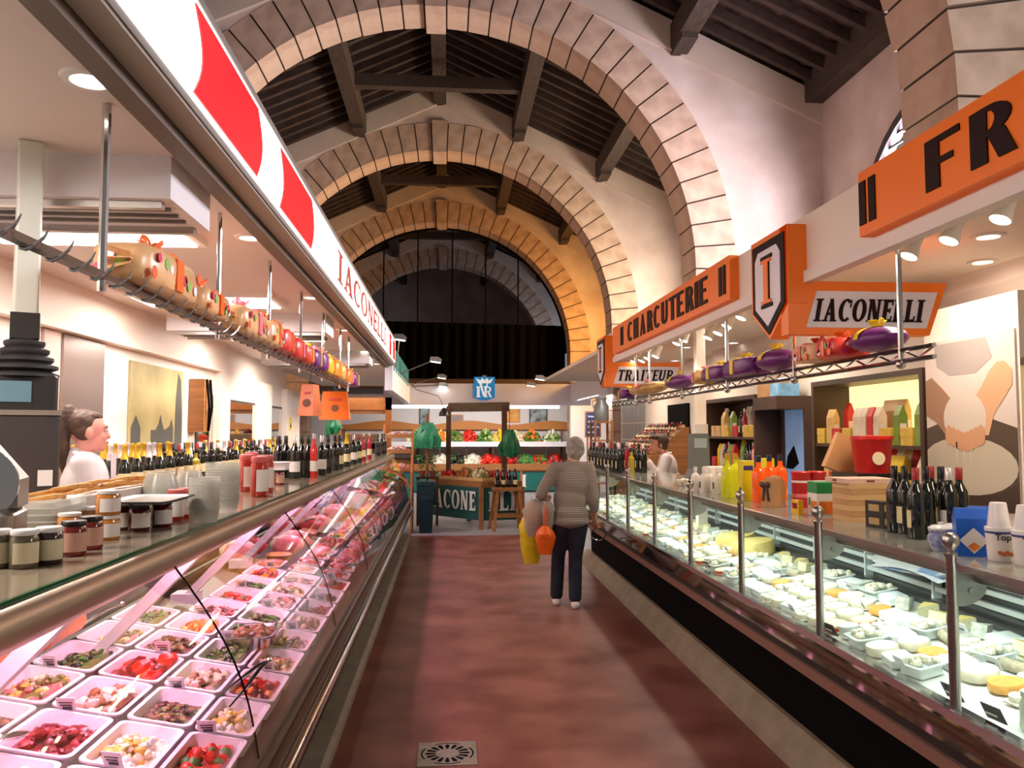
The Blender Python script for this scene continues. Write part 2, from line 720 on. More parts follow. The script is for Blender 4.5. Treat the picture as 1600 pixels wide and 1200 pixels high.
VM = [wedge_mesh(.012), wedge_mesh(.02), wedge_mesh(.006)]
VK = wedge_mesh(.07, True)
jb = MB()
jb.box(0, VT, -.012, AT + .012, 0, .436)
JM = jb.mesh('jamb_block', m_stone)
arch_names = ['nearest to the camera end', 'second along the hall', 'third along the hall', 'fourth, with the black curtain', 'last, behind the black curtain']
for k, y in enumerate(ARCH_Y):
    b = MB()
    R1 = AR + VT
    N = 40
    for yy, side in ((y, 0), (y + AT, 1)):
        rows = []
        for i in range(N + 1):
            a = PI * i / N
            x, z = AX + R1 * math.cos(a), AZ + R1 * math.sin(a)
            rows.append([(x, yy, z), (x, yy, ztop(x))])
        b.grid(rows)
        for xa, xb in ((AX + R1, WX_R), (WX_L, AX - R1)):
            b.grid([[(xa, yy, 0), (xa, yy, ztop(xa))], [(xb, yy, 0), (xb, yy, ztop(xb))]])
    wall = struct('wall_arch_%d' % (k + 1), b, m_plaster, recalc=False, label='plastered diaphragm wall over a stone arch, ' + arch_names[k])
    # mortar core behind the voussoirs
    b = MB()
    ring = [(AX + (R1 + .01) * math.cos(PI * i / N), AZ + (R1 + .01) * math.sin(PI * i / N)) for i in range(N + 1)]
    inn = [(AX + (AR + .014) * math.cos(PI * i / N), AZ + (AR + .014) * math.sin(PI * i / N)) for i in range(N + 1)]
    for i in range(N):
        b.prism([inn[i], inn[i + 1], ring[i + 1], ring[i]], 'y', y + .014, y + AT - .014)
    for xa, xb in ((AX + AR + .014, AX + R1 + .01), (AX - R1 - .01, AX - AR - .014)):
        b.box(xa, xb, y + .014, y + AT - .014, 0, AZ)
    b.build('mortar', m_joint, wall)
    for i in range(NV):
        a = -PI / 2 + stp * (i + .5)
        key = i == NV // 2
        o = inst(VK if key else VM[(i * 7 + k) % 3], 'keystone' if key else 'voussoir', wall, (AX, y, AZ), (0, a, 0))
    for sx in (-1, 1):
        for j in range(7):
            o = inst(JM, 'jamb_block', wall, (AX + (AR if sx > 0 else -AR - VT), y, AZ - .45 * (j + 1) + .007))
    # sloping cornice under the roof
    b = MB()
    for xa, xb in ((AX, WX_R), (WX_L, AX)):
        b.prism([(xa, ztop(xa) - .42), (xb, ztop(xb) - .42), (xb, ztop(xb) + .01), (xa, ztop(xa) + .01)], 'y', y - .05, y + AT + .05)
    b.build('cornice', m_corn, wall)

# roof -------------------------------------------------------------
L2 = math.hypot(WX_R - AX, .46 * (WX_R - AX)) + .2
sl = math.atan(.46)
roof = MB()
NS = 34
for sg in (-1, 1):
    rows = []
    for i in range(NS + 1):
        x = AX + sg * (WX_R - AX + .3) * i / NS
        zz = EAVE + .46 * (WX_R - AX - abs(x - AX)) + .17
        zz += (.045 if i % 2 else -.02)
        rows.append([(x, -1.5, zz), (x, 33.5, zz)])
    roof.grid(rows)
rf = struct('ceiling_roof', roof, m_tiles, recalc=False, label='underside of old clay tile roof on dark rafters')
rb = MB().box(0, L2, -.045, .045, -.06, .06)
RMe = rb.mesh('rafter', m_rafter)
yy = .4
while yy < 29:
    if not any(a - .1 < yy < a + AT + .1 for a in ARCH_Y):
        for sg in (-1, 1):
            o = inst(RMe, 'rafter', rf, (AX, yy, ztop(AX) + .06), (0, sl if sg > 0 else PI - sl, 0))
    yy += .36
# purlins run from arch wall to arch wall
edges = [0] + ARCH_Y + [33]
for k in range(len(ARCH_Y) + 1):
    y0 = (ARCH_Y[k - 1] + AT - .3) if k else -.5
    y1 = (ARCH_Y[k] + .02) if k < len(ARCH_Y) else 33
    for xo in (1.64, 3.4, -1.64, -3.4):
        x = AX + xo
        zt = ztop(x) - .01
        b = MB()
        b.box(x - .13, x + .13, y0, y1, zt - .34, zt)
        b.box(x - .11, x + .11, y1 - .55, y1 - .02, zt - .42, zt - .34)
        b.build('purlin', m_wood_d, rf)
    b = MB().box(AX - .13, AX + .13, y0, y1, ztop(AX) - .45, ztop(AX) - .08)
    b.build('ridge_beam', m_wood_d, rf)
    if 0 < k < 5:
        ym = (y0 + y1) / 2 + .6
        b = MB().box(AX - 1.62, AX + 1.62, ym - .09, ym + .09, ztop(AX + 1.6) - .28, ztop(AX + 1.6) - .06)
        b.build('collar_beam', m_wood_d, rf)
for xw in (WX_R - .12, WX_L + .12):
    MB().box(xw - .14, xw + .14, -1, 33, EAVE - .12, EAVE + .26).build('wall_plate', m_wood_d, rf)
# side walls with half-round windows
wn = 0
for sg, X in ((1, WX_R), (-1, WX_L)):
    bays = [(-2, ARCH_Y[0])] + [(ARCH_Y[i] + AT, ARCH_Y[i + 1]) for i in range(4)] + [(ARCH_Y[4] + AT, 33.5)]
    b = MB()
    for bi, (ya, yb) in enumerate(bays):
        yc = (ya + yb) / 2
        Rw = 1.5
        if sg > 0 and bi < 5:
            N = 20
            rows = [[(X, ya, 5.45), (X, ya, EAVE)]]
            pts = [(yc + Rw * math.cos(PI - PI * i / N), 3.95 + Rw * math.sin(PI - PI * i / N)) for i in range(N + 1)]
            b.grid([[(X, p[0], p[1]), (X, p[0], EAVE + .1)] for p in pts])
            b.grid([[(X, ya, 0), (X, ya, EAVE + .1)], [(X, yc - Rw, 0), (X, yc - Rw, EAVE + .1)]])
            b.grid([[(X, yc + Rw, 0), (X, yc + Rw, EAVE + .1)], [(X, yb, 0), (X, yb, EAVE + .1)]])
            b.grid([[(X, yc - Rw, 0), (X, yc - Rw, 3.4)], [(X, yc + Rw, 0), (X, yc + Rw, 3.4)]])
            wn += 1
            fr = MB()
            for q in arc(yc, 3.95, Rw + .03, Rw + .03, .1, .1, 0, 180, 20):
                fr.prism(q, 'x', X - .03, X + .12)
            fr.box(X - .03, X + .12, yc - Rw, yc - Rw + .08, 3.4, 3.95)
            fr.box(X - .03, X + .12, yc + Rw - .08, yc + Rw, 3.4, 3.95)
            fr.box(X - .03, X + .12, yc - Rw, yc + Rw, 3.36, 3.44)
            win = struct('window_%d' % wn, fr, M('dark_window_frame', (54, 46, 48), .6), label='half-round window with horizontal glazing bars in the hall wall')
            for j in range(15):
                z = 3.56 + .125 * j
                hw = Rw - .06 if z < 3.95 else math.sqrt(max(0, (Rw - .06) ** 2 - (z - 3.95) ** 2))
                if hw > .1:
                    MB().box(X + .03, X + .06, yc - hw, yc + hw, z - .011, z + .011).build('glazing_bar', M('dark_window_frame', (54, 46, 48)), win)
            pn = MB()
            pp = [(yc + (Rw - .05) * math.cos(PI * i / 20), 3.95 + (Rw - .05) * math.sin(PI * i / 20)) for i in range(21)] + [(yc - Rw + .05, 3.42), (yc + Rw - .05, 3.42)]
            pn.prism(pp, 'x', X + .064, X + .068)
            pn.build('pane', m_glass, win)
        else:
            b.grid([[(X, ya, 0), (X, ya, EAVE + .1)], [(X, yb, 0), (X, yb, EAVE + .1)]])
    struct('wall_hall_right' if sg > 0 else 'wall_hall_left', b, m_plaster, recalc=False)
struct('wall_end', MB().box(-6, 6, 33, 33.2, 0, 9.2), m_plaster)

# left shop shell --------------------------------------------------
WL = -3.02
struct('ceiling_left', MB().box(WL - .1, -1.10, -.5, 20.2, LC, LC + .05), m_ceil)
b = MB().box(WL - .12, WL, -.5, 15.2, 0, LC)
struct('wall_left', b, m_whitew)
b = MB().box(WL, WL + .10, -.5, 10.8, 2.43, LC)
struct('trim_4', b, m_whitew, label='white soffit band at the top of the left shop wall')
b = MB().box(WL, -1.55, .6, 12.7, 0, .14)
struct('trim_5', b, m_dark, label='raised dark duckboard floor behind the meat counter')
# right shop shell
WR = 3.32
struct('ceiling_right', MB().box(1.84, WR + .1, -.5, 15.2, RC, RC + .05), M('cream_ceiling', (228, 214, 198), .6))
struct('wall_right', MB().box(WR, WR + .08, -.5, 15.2, 0, RC), m_whitew)
struct('trim_6', MB().prism([(WR, 2.40), (WR, RC), (WR - .16, RC), (WR - .12, 2.52)], 'y', -.5, 9.4), m_ceil, label='sloped cove between right shop wall and ceiling')
struct('trim_7', MB().box(1.80, 1.90, -.5, 9.05, 2.46, 2.745), m_whitew, label='cream fascia board above the cheese counter')
b = MB().box(1.78, 1.84, -.5, 9.05, 2.40, 2.46)
struct('trim_8', b, m_white, label='white lower edge of the fascia above the cheese counter')
# produce stall shell at the end of the aisle
b = MB().box(-1.6, 3.6, 20.0, 20.15, 2.32, 2.86)
struct('trim_9', b, M('stall_fascia_white', (226, 222, 232), .5), label='white fascia across the produce stall at the end of the aisle')
b = MB().box(3.08, 3.2, 15.3, 20.0, 2.40, 2.86)
struct('trim_10', b, M('stall_fascia_white', (226, 222, 232)), label='white fascia on the right arm of the produce stall')
b = MB().box(-1.08, -.95, 13.75, 20.0, 2.36, 2.8)
struct('trim_11', b, M('stall_fascia_white', (226, 222, 232)), label='white fascia continuing beyond the lit sign')
struct('ceiling_stall', MB().box(-5.4, 3.6, 20.15, 23.55, 2.55, 2.6), m_ceil)
struct('ceiling_stall_right', MB().box(3.2, 5.2, 15.2, 20.15, 2.55, 2.6), m_ceil)
struct('wall_back', MB().box(-5.5, 5.2, 23.5, 23.6, 0, 2.55), M('bright_stall_wall', (240, 236, 236), .5))
struct('wall_right_far', MB().box(4.6, 4.7, 15.2, 23.5, 0, 2.55), M('bright_stall_wall', (240, 236, 236)))
struct('trim_12', MB().box(3.4, 4.6, 15.1, 15.2, 0, 2.8), m_whitew, label='end wall of the right shop')
struct('trim_13', MB().box(-1.5, 2.8, 20.02, 20.14, 2.24, 2.32), M('lamp_diffuser', (255, 252, 250), .4, emit=2.2), label='lit lamp strip under the produce stall fascia')
struct('trim_19', MB().box(3.36, 4.6, 21.75, 22.0, 0, 2.55), M('bright_stall_wall', (240, 236, 236)), label='white pier beside the produce shelving')
# cornice beam below the curtain
struct('trim_14', MB().box(-3.8, 3.4, 22.2, 22.6, 2.86, 3.12), M('brown_beam', (74, 56, 46), .7), label='brown beam below the black curtain')

# black curtain in the fourth arch
cu = thing('curtain', 'long black curtain hung across the fourth stone arch', 'curtain', (AX, 22.85, 3.12))
b = MB()
n = 160
rows = []
for i in range(n + 1):
    x = -3.56 + 7.12 * i / n
    yv = .06 * math.sin(i * .9) + .02 * math.sin(i * 2.3)
    rows.append([(x, yv, 0), (x, yv * .8, 1.0), (x, yv * .5, 1.72 - .12 * (x + 3.5) / 7)])
b.grid(rows)
b.build('cloth', M('black_cloth', (7, 7, 7), .95, spec=.05), cu, True, False)
b = MB()
for x in (-2.62, -1.65, -.68, .3, 1.26, 2.2):
    zz = math.sqrt(max(.1, (AR + .02) ** 2 - x * x)) + AZ - 3.12
    c_ = MB().cyl((x, -.02, 1.5), (x, -.02, zz), .022, n=6)
    c_.build('pole', m_blackm, cu)
b = MB()
for q in arc(0, AZ - 3.12, AR - .0, AR, .05, .05, 0, 180, 40):
    b.prism(q, 'y', -.1, -.02)
b.build('edge_band', m_blackm, cu)

# small loudspeakers fixed to the purlins
for k, (px, py) in enumerate(((803, 130), (562, 125))):
    q = onY(px, py, 16.0)
    t = thing('loudspeaker', ['pale loudspeaker under the right roof purlin', 'brown loudspeaker under the left roof purlin'][k], 'loudspeaker', (q.x, 16.0, q.z - .1))
    MB().rbox(-.1, .1, -.1, .1, 0, .3, .02).build('cabinet', M('speaker_pale', (196, 186, 172), .6) if k == 0 else M('speaker_brown', (110, 86, 72), .6), t)
    MB().box(-.03, .03, .02, .08, .3, max(.34, 7.55 - (q.z - .1))).build('bracket', m_dark, t)

ORD = ['first', 'second', 'third', 'fourth', 'fifth', 'sixth', 'seventh', 'eighth', 'ninth', 'tenth', 'eleventh', 'twelfth', 'thirteenth', 'fourteenth',
       'fifteenth', 'sixteenth', 'seventeenth', 'eighteenth', 'nineteenth', 'twentieth']


def ordw(n):
    if n < 20:
        return ORD[n]
    t_ = (n + 1) // 10
    tens = {2: ('twenty', 'twentieth'), 3: ('thirty', 'thirtieth'), 4: ('forty', 'fortieth'), 5: ('fifty', 'fiftieth'), 6: ('sixty', 'sixtieth')}[t_]
    return tens[1] if (n + 1) % 10 == 0 else tens[0] + '-' + ORD[(n + 1) % 10 - 1]


# ================================================================== SIGNS
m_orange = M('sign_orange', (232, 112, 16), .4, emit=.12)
m_maroon = M('sign_maroon', (34, 9, 9), .6, spec=.2)
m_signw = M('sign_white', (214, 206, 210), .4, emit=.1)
m_litw = M('lit_white_acrylic', (255, 250, 240), .3, emit=2.6, ecol=(255, 246, 232))
m_litr = M('lit_red_acrylic', (235, 8, 26), .3, emit=.95, ecol=(240, 6, 22))
m_letr = M('letter_red', (150, 40, 30), .4)

# long lit sign above the meat counter
sg = thing('lit_sign', 'long backlit white and red fascia sign lettered IACONELLI over the meat counter', 'sign', (-.9, 0, 2.80))
Y0, Y1 = .2, 13.75
b = MB()
b.box(-.20, -.012, Y0, Y1, .0, .03)
b.box(-.20, 0, Y0, Y1, .40, .43)
b.box(-.20, -.17, Y0, Y1, .03, .40)
b.box(-.20, 0, Y1 - .03, Y1, .0, .43)
b.box(-.20, 0, Y0, Y0 + .03, .0, .43)
b.build('casing', m_grey, sg)
MB().box(-.2, -.12, Y0, Y1, -.05, 0).build('lower_lip', M('brown_lip', (92, 78, 66), .5), sg)
MB().box(-.115, -.02, Y0, Y1, -.012, 0).build('underside', M('sign_underside', (146, 136, 126), .5), sg)
MB().box(-.03, -.006, Y0 + .03, Y1 - .03, .03, .40).build('acrylic_face', m_litw, sg)
for ya, yb in ((2.84, 3.78), (4.30, 5.28), (12.35, 12.75), (13.15, 13.6)):
    b = MB()
    n = 8
    dd = .10 if yb - ya > .5 else 0
    left = [(ya + dd * math.sin(PI * i / n), .05 + .325 * i / n) for i in range(n + 1)]
    right = [(yb + dd * math.sin(PI * i / n), .05 + .325 * i / n) for i in range(n + 1)]
    b.prism(left + right[::-1], 'x', -.006, 0)
    b.build('red_panel', m_litr, sg)
put_letters('IACONELLI', .25, m_letr, sg, (-.005, 6.55, .09), PI / 2, width=5.1, st=.16, gap=.12)

# two L-shaped hanging signs on the right fascia
def hanging_sign(y, word, label, xr, fs):
    s = thing('hanging_sign', label, 'sign', (1.70, y, 2.14))
    # shield face parallel to the aisle, near edge at y
    w_, h_ = .48, .56
    outl = [(0, .16), (0, h_), (w_, h_), (w_, .16), (w_ / 2, 0)]
    b = MB().prism(outl, 'x', 0, .1)
    b.build('shield_body', m_orange, s)
    inn = [(.03, .165), (.03, h_ - .03), (w_ - .03, h_ - .03), (w_ - .03, .165), (w_ / 2, .025)]
    MB().prism(inn, 'x', -.006, 0).build('dark_border', m_maroon, s)
    in2 = [(.075, .18), (.075, h_ - .12), (.12, h_ - .075), (w_ - .12, h_ - .075), (w_ - .075, h_ - .12), (w_ - .075, .18), (w_ / 2, .07)]
    MB().prism(in2, 'x', -.010, -.006).build('shield_panel', m_signw, s)
    ls, tw = lettering('I', .28, st=.2)
    for c_, st_, dx in (('dark', m_maroon, 0), ('orange', m_orange, 1)):
        o = ls[0][1].build('letter', st_, s)
        k = 1.0 if not dx else .84
        o.scale = (k * 1.25, 1, k)
        o.location = (-.010 - .004 * dx, w_ / 2 + .147 * k / 2 * 1.0 * .99, .31 - .14 * k)
        o.rotation_euler = (0, 0, -PI / 2)
    # slanted word panel facing the camera end of the aisle
    z0, z1 = .0, .27
    xa, xb = .05, xr
    sk = .10
    poly = [(xa - .02, z0), (xb - sk, z0), (xb, z1), (xa + sk * .0, z1)]
    MB().prism([(0, z0 + .0), (xb - sk, z0), (xb, z1), (.10, z1), (.10, h_), (0, h_)], 'y', .005, .09).build('panel_body', m_orange, s)
    inr = [(xa + .04, z0 + .035), (xb - sk - .02, z0 + .035), (xb - .055, z1 - .05), (xa + sk, z1 - .05)]
    MB().prism(inr, 'y', -.001, .005).build('word_panel', m_signw, s)
    put_letters(word, fs, m_maroon, s, (xa + .075, -.001, z0 + .065), 0, width=xb - xa - .22, st=.23, slant=.25, gap=.08)
    return s


hanging_sign(3.86, 'IACONELLI', 'orange bracket sign with letter I shield and white IACONELLI panel', .84, .115)
hanging_sign(8.55, 'TRAITEUR', 'orange bracket sign with letter I shield and white TRAITEUR panel', .88, .12)

# orange word boards on the fascia
def word_board(y0, y1, word, label, wh, margin, bars):
    s = thing('word_board', label, 'sign', (1.74, y1, 2.475))
    MB().box(0, .06, y0 - y1, 0, 0, .275).build('board', m_orange, s)
    put_letters(word, .185, m_maroon, s, (0, -margin, .045), -PI / 2, width=wh, serif=False, st=.26, gap=.09)
    for yb in bars:
        for d in (0, .075):
            MB().box(-.006, 0, yb - y1 - .05 - d, yb - y1 - d, .045, .23).build('bar', m_maroon, s)
    return s


YC0, YC1 = onX(981, 520, 1.74).y, onX(1106, 460, 1.74).y
word_board(4.80, 8.35, 'CHARCUTERIE', 'orange fascia board with dark deco lettering CHARCUTERIE', YC0 - YC1, 8.35 - YC0, (onX(970, 530, 1.74).y, onX(1124, 460, 1.74).y))
YF0, YF1 = onX(1447, 250, 1.74).y, onX(1592, 250, 1.74).y
YFE = onX(1342, 320, 1.74).y
word_board(.6, YFE, 'FR', 'orange fascia board with dark deco letters FR', YF0 - YF1, YFE - YF0, (YFE - .01,))

# blue crest sign hung at the end of the aisle
p = onY(757, 625, 19.93)
s = thing('crest_sign', 'small blue hanging crest with white crown and interlaced letters', 'sign', (p.x, 19.95, p.z))
w_, h_ = .52, .58
MB().prism([(-w_ / 2, .06), (-.06, 0), (.06, 0), (w_ / 2, .06), (w_ / 2, h_), (-w_ / 2, h_)], 'y', 0, .05).build('plate', M('crest_blue', (20, 130, 200), .35, emit=.35), s)
mw = M('crest_white', (225, 235, 240), .4, emit=.4)
put_letters('V', .36, mw, s, (-.17, 0, .1), 0, st=.16)
put_letters('R', .27, mw, s, (-.02, 0, .07), 0, st=.2)
put_letters('I', .27, mw, s, (-.21, 0, .07), 0, st=.25)
MB().prism([(-.15, .42), (.15, .42), (.22, .55), (.1, .49), (.06, .56), (0, .49), (-.06, .56), (-.1, .49), (-.22, .55)], 'y', -.006, 0).build('crown', mw, s)
MB().box(-.05, .05, .02, .05, .2, h_ + .04).build('bracket', m_steel, s)
# teal glass fins on the fascia past the lit sign
for k in range(9):
    y = 13.9 + k * .62
    b = MB().box(-.955, -.94, y, y + .34, 2.72, 3.12)
    tag(b.build('glass_fin', Mfilm('teal_glass', (120, 205, 205), .75, .1)), 'teal glass fin on the fascia, %s from the lit sign' % ordw(k), 'glass panel', 'teal glass fins')

# arm spotlights above the produce stall
mb_l = M('lamp_glow', (255, 255, 250), .4, emit=7)


def arm_light(base, tip, label, group):
    t = thing('arm_floodlight', label, 'floodlight', base, 0, group)
    v = Vector(tip) - Vector(base)
    MB().tube([(0, 0, 0), tuple(v)], .012, 6).build('arm', m_grey, t)
    hb = MB().prism([(-.11, -.03), (.11, -.06), (.13, .0), (.06, .05), (-.09, .05)], 'y', -.09, .09)
    o = hb.build('head', m_steel, t)
    o.location = v
    lb = MB().prism([(-.09, -.036), (.10, -.064), (.10, -.055), (-.09, -.028)], 'y', -.075, .075)
    o2 = lb.build('lens', mb_l, t)
    o2.location = v + Vector((0, 0, -.003))
    return t


for kf, (px, py, yy_, xb) in enumerate(((624, 527, 14.38, -.93), (680, 562, 15.62, -.93), (690, 588, 19.4, -.93), (692, 601, 19.9, -.9))):
    q = onY(px, py, yy_)
    arm_light((xb, yy_, min(q.z + .03, 2.78)), q, 'grey floodlight on an arm from the white fascia, %s from the lit sign' % ordw(kf), 'floodlights on the left fascia')
for kf, (px, py, yy_) in enumerate(((843, 590, 18.2), (829, 600, 19.6))):
    q = onY(px, py, yy_)
    arm_light((3.08, yy_, q.z + .04), q, ['grey floodlight on a long arm from the right stall fascia', 'grey floodlight in the corner of the right stall fascia'][kf], 'floodlights on the right fascia')

# ================================================================== CEILING FITTINGS
dl = MB()
dl.lathe([(.0, -.004, 1), (.055, -.004, 1), (.06, -.012, 0), (.085, -.010, 0), (.09, 0, 0), (0, 0, 0)], 18)
DLM = dl.mesh('downlight', [m_white, M('downlight_glow', (255, 244, 226), .4, emit=9)], True)
for px, py in ((140, 123), (390, 370), (486, 464), (537, 515), (570, 548), (588, 568)):
    q = onZ(px, py, LC)
    o = inst(DLM, 'downlight', None, (q.x, q.y, LC))
    DLN = globals().get('DLN', 0) + 1
    tag(o, 'round recessed downlight beside the lit sign, %s from the scale post' % ordw(DLN - 1), 'downlight', 'downlights in the left shop ceiling')
for px, py in ((1544, 368), (1535, 408), (1190, 499), (1146, 535), (1072, 542), (1055, 563)):
    q = onZ(px, py, RC)
    o = inst(DLM, 'downlight', None, (q.x, q.y, RC), sc=.9)
    DRN = globals().get('DRN', 0) + 1
    tag(o, 'round recessed downlight in the cream ceiling, %s from the FR board' % ordw(DRN - 1), 'downlight', 'downlights in the right shop ceiling')


def panel_light(y, lab):
    t = thing('panel_light', lab, 'ceiling light', (-2.05, y, LC), 0, 'lit ceiling panels of the left shop')
    MB().box(-.60, .60, -.30, .30, -.04, 0).build('frame', m_white, t)
    MB().box(-.55, .55, -.26, .26, -.05, -.04).build('diffuser', M('panel_glow', (255, 250, 244), .4, emit=5), t)


for k, y in enumerate((1.9, 4.6, 7.0, 9.6, 12.4)):
    panel_light(y, 'rectangular lit ceiling panel, %s from the scale post' % ordw(k))


def cassette(px, py, lab):
    q = onZ(px, py, LC)
    t = thing('ceiling_cooler', lab, 'air unit', (q.x, q.y, LC), 0, 'white boxy coolers under the left ceiling')
    MB().box(-1.5, 0, 0, .55, -.18, 0).build('housing', M('cooler_white', (222, 216, 220), .45), t)
    for yv in (.04, .47):
        MB().box(-1.45, -.05, yv, yv + .04, -.21, -.18).build('rail', m_steel, t)
    for k in range(3):
        MB().box(-1.45, -.05, .14 + .1 * k, .16 + .1 * k, -.195, -.18).build('vent_slat', m_grey, t)


cassette(268, 244, 'white boxy cooler with vent rails beside the scale post')
cassette(509, 490, 'white boxy cooler with vent rails above the middle of the gift rail')
cassette(577, 548, 'white boxy cooler with vent rails above the end of the gift rail')

# track spotlights under the right fascia
hd = MB()
hd.lathe([(0, .09), (.028, .09), (.03, .02), (.042, -.03), (.036, -.03), (0, -.026)], 12)
HDM = hd.mesh('head', m_white, True)
gl = MB().lathe([(0, -.027), (.035, -.027), (.035, -.031), (0, -.033)], 12)
GLM = gl.mesh('lamp', M('spot_glow', (255, 240, 210), .4, emit=22), True)
RX = 2.02
tracks = [[(1568, 345), (1487, 378), (1424, 402)], [(1160, 498), (1138, 511), (1124, 522), (1108, 529)], [(1070, 533), (1059, 538)], [(1026, 558), (1013, 561), (1004, 565), (992, 566)]]
for ti, tr in enumerate(tracks):
    ps = [onX(px, py, RX) for px, py in tr]
    y0, y1 = min(p.y for p in ps) - .15, max(p.y for p in ps) + .15
    nm = ['beside the FR board', 'beside the near end of the CHARCUTERIE board', 'beside the middle of the CHARCUTERIE board', 'above the TRAITEUR sign'][ti]
    t = thing('track_light', 'white ceiling track with %d lit spot heads ' % len(ps) + nm, 'track light', (RX, (y0 + y1) / 2, RC), 0)
    MB().box(-.02, .02, -(y1 - y0) / 2, (y1 - y0) / 2, -.03, 0).build('track', m_white, t)
    MB().lathe([(0, -.05), (.09, -.05), (.1, -.03), (.1, -.0)], 16).build('canopy', m_chrome, t, True)
    for p in ps:
        z = p.z - RC
        yl = p.y - (y0 + y1) / 2
        st_ = MB().cyl((0, yl, z + .085), (0, yl, -.03), .006, n=6).build('stem', m_steel, t)
        h_ = inst(HDM, 'head', t, (0, yl, z + .03), (0, .45, 0))
        inst(GLM, 'lamp', h_)
    for p in ps[::2]:
        spot('track_spot', (RX - .03, p.y, p.z - .03), (RX - .12, p.y, 1.0), 18, ang=110)
# ================================================================== COUNTERS
m_deckw = M('deck_white', (228, 228, 220), .4)
m_pan = M('white_melamine', (238, 226, 230), .3)
LY0, LY1 = .9, 12.8


def ldeck(x):
    return .645 + (-.60 - x) * .19


lc = thing('meat_counter', 'long refrigerated meat and salad counter with curved glass front', 'display counter', (0, 0, 0))
MB().box(-1.52, -.72, LY0, LY1, .061, .42).build('plinth', m_blackm, lc)
MB().prism([(-1.52, .42), (-.60, .42), (-.585, .47), (-.585, .61), (-.60, .64), (-1.52, .815)], 'y', LY0, LY1).build('body', M('counter_grey', (124, 112, 106), .35, metal=.3), lc)
MB().prism([(-.600, .47), (-.578, .475), (-.572, .52), (-.578, .545), (-.600, .55)], 'y', LY0, LY1).build('kick_rail', m_brownm, lc)
MB().cyl((-.572, LY0, .44), (-.572, LY1, .44), .033, n=14).build('bumper', m_chrome, lc, True)
MB().cyl((-.578, LY0, .595), (-.578, LY1, .595), .012, n=8).build('trim_rail', m_steel, lc, True)
# rear track and low back wall
MB().box(-1.56, -1.50, LY0, LY1, .42, .93).build('back_panel', M('counter_back', (84, 80, 78), .4), lc)
for x0, z0, mt in ((-1.50, .822, m_blackm), (-1.47, .818, m_steel), (-1.44, .812, m_blackm)):
    MB().box(x0 - .0, x0 + .024, LY0, LY1, z0, z0 + .035).build('rear_track', mt, lc)
# glass shelf on top
MB().box(-1.44, -.885, LY0, LY1, 1.300, 1.314).build('top_shelf', M('shelf_glass_top', (142, 130, 112), .12, spec=.6), lc)
MB().box(-.885, -.875, LY0, LY1, 1.300, 1.314).build('green_glass_edge', M('green_glass_edge', (52, 104, 74), .1), lc)
b = MB()
n = 14
rows = []
for yv in (LY0, LY1):
    rows.append([(-.872 + .032 * math.cos(2 * PI * i / n), yv, 1.258 + .046 * math.sin(2 * PI * i / n)) for i in range(n)])
b.grid(rows, close=True)
b.build('front_rail', m_alu, lc, True)
for k in range(11):
    y = 2.05 + 1.05 * k
    b = MB()
    b.prism([(-.89, 1.285), (-.86, 1.25), (-1.27, .83), (-1.32, .83)], 'y', y, y + .055)
    b.box(-1.36, -1.24, y - .03, y + .085, .80, .85)
    b.build('bracket', M('bracket_white', (216, 208, 208), .35), lc)
# curved front glass in panes


def lglass(t):
    a = t * PI / 2
    # from lower front (-.585,.735) to the rail (-.855,1.235)
    return (-.585 - .27 * t + .055 * math.sin(PI * t), .64 + .595 * t)


ys = [LY0 + (LY1 - LY0) * k / 7 for k in range(8)]
for k in range(7):
    b = MB()
    for off in (0, .006):
        rows = []
        for i in range(11):
            x, z = lglass(i / 10)
            rows.append([(x + off, ys[k] + .004, z), (x + off, ys[k + 1] - .004, z)])
        b.grid(rows)
    b.build('glass_pane', m_glass, lc, True, False)
    if k:
        b = MB()
        b.tube([(lglass(i / 10)[0] + .004, ys[k], lglass(i / 10)[1]) for i in range(11)], .0035, 5)
        b.build('pane_joint', m_blackm, lc)
for yv in (LY0, LY1):
    b = MB()
    b.prism([lglass(i / 10) for i in range(11)] + [(-1.5, 1.29), (-1.5, .8)], 'y', yv - .004, yv + .004)
    b.build('end_glass', m_glass, lc)
for yv in (LY0 + .05, LY1 - .1):
    MB().box(-1.52, -1.48, yv, yv + .05, .80, 1.30).build('rear_post', m_steel, lc)
# lamp tubes fixed under the shelf
for k in range(6):
    y = 1.9 + k * 2.05
    MB().cyl((-.98, y - .95, 1.282), (-.98, y + .95, 1.282), .013, n=8).build('lamp_tube', M('pink_tube', (255, 214, 232), .4, emit=3.5), lc)

# cheese counter ----------------------------------------------------
RY0, RY1 = .9, 10.2
rc = thing('cheese_counter', 'long refrigerated cheese counter with chrome posts and straight glass', 'display counter', (0, 0, 0))


def rdeck(x):
    return .745 + (x - 1.66) * .14


MB().box(1.83, 2.36, RY0, RY1, .0, .56).build('plinth', m_blackm, rc)
MB().prism([(1.66, .56), (2.36, .56), (2.36, .84), (2.27, .832), (1.66, .746)], 'y', RY0, RY1).build('body', m_deckw, rc)
MB().prism([(1.60, .560), (1.66, .555), (1.66, .606), (1.60, .606)], 'y', RY0, RY1).build('lower_rail', M('rose_bronze', (150, 112, 98), .35, metal=.5), rc)
MB().box(1.618, 1.66, RY0, RY1, .606, .645).build('dark_band', m_black, rc)
MB().prism([(1.606, .645), (1.668, .645), (1.668, .735), (1.642, .735)], 'y', RY0, RY1).build('mirror_panel', M('dark_mirror', (126, 104, 98), .04, metal=.95), rc)
MB().box(1.600, 1.66, RY0, RY1, .735, .765).build('glass_channel', m_chrome, rc)
gs = thing('glass_screen', 'row of chrome ball-topped posts holding glass panes of the cheese counter', 'glass screen', (0, 0, 0))
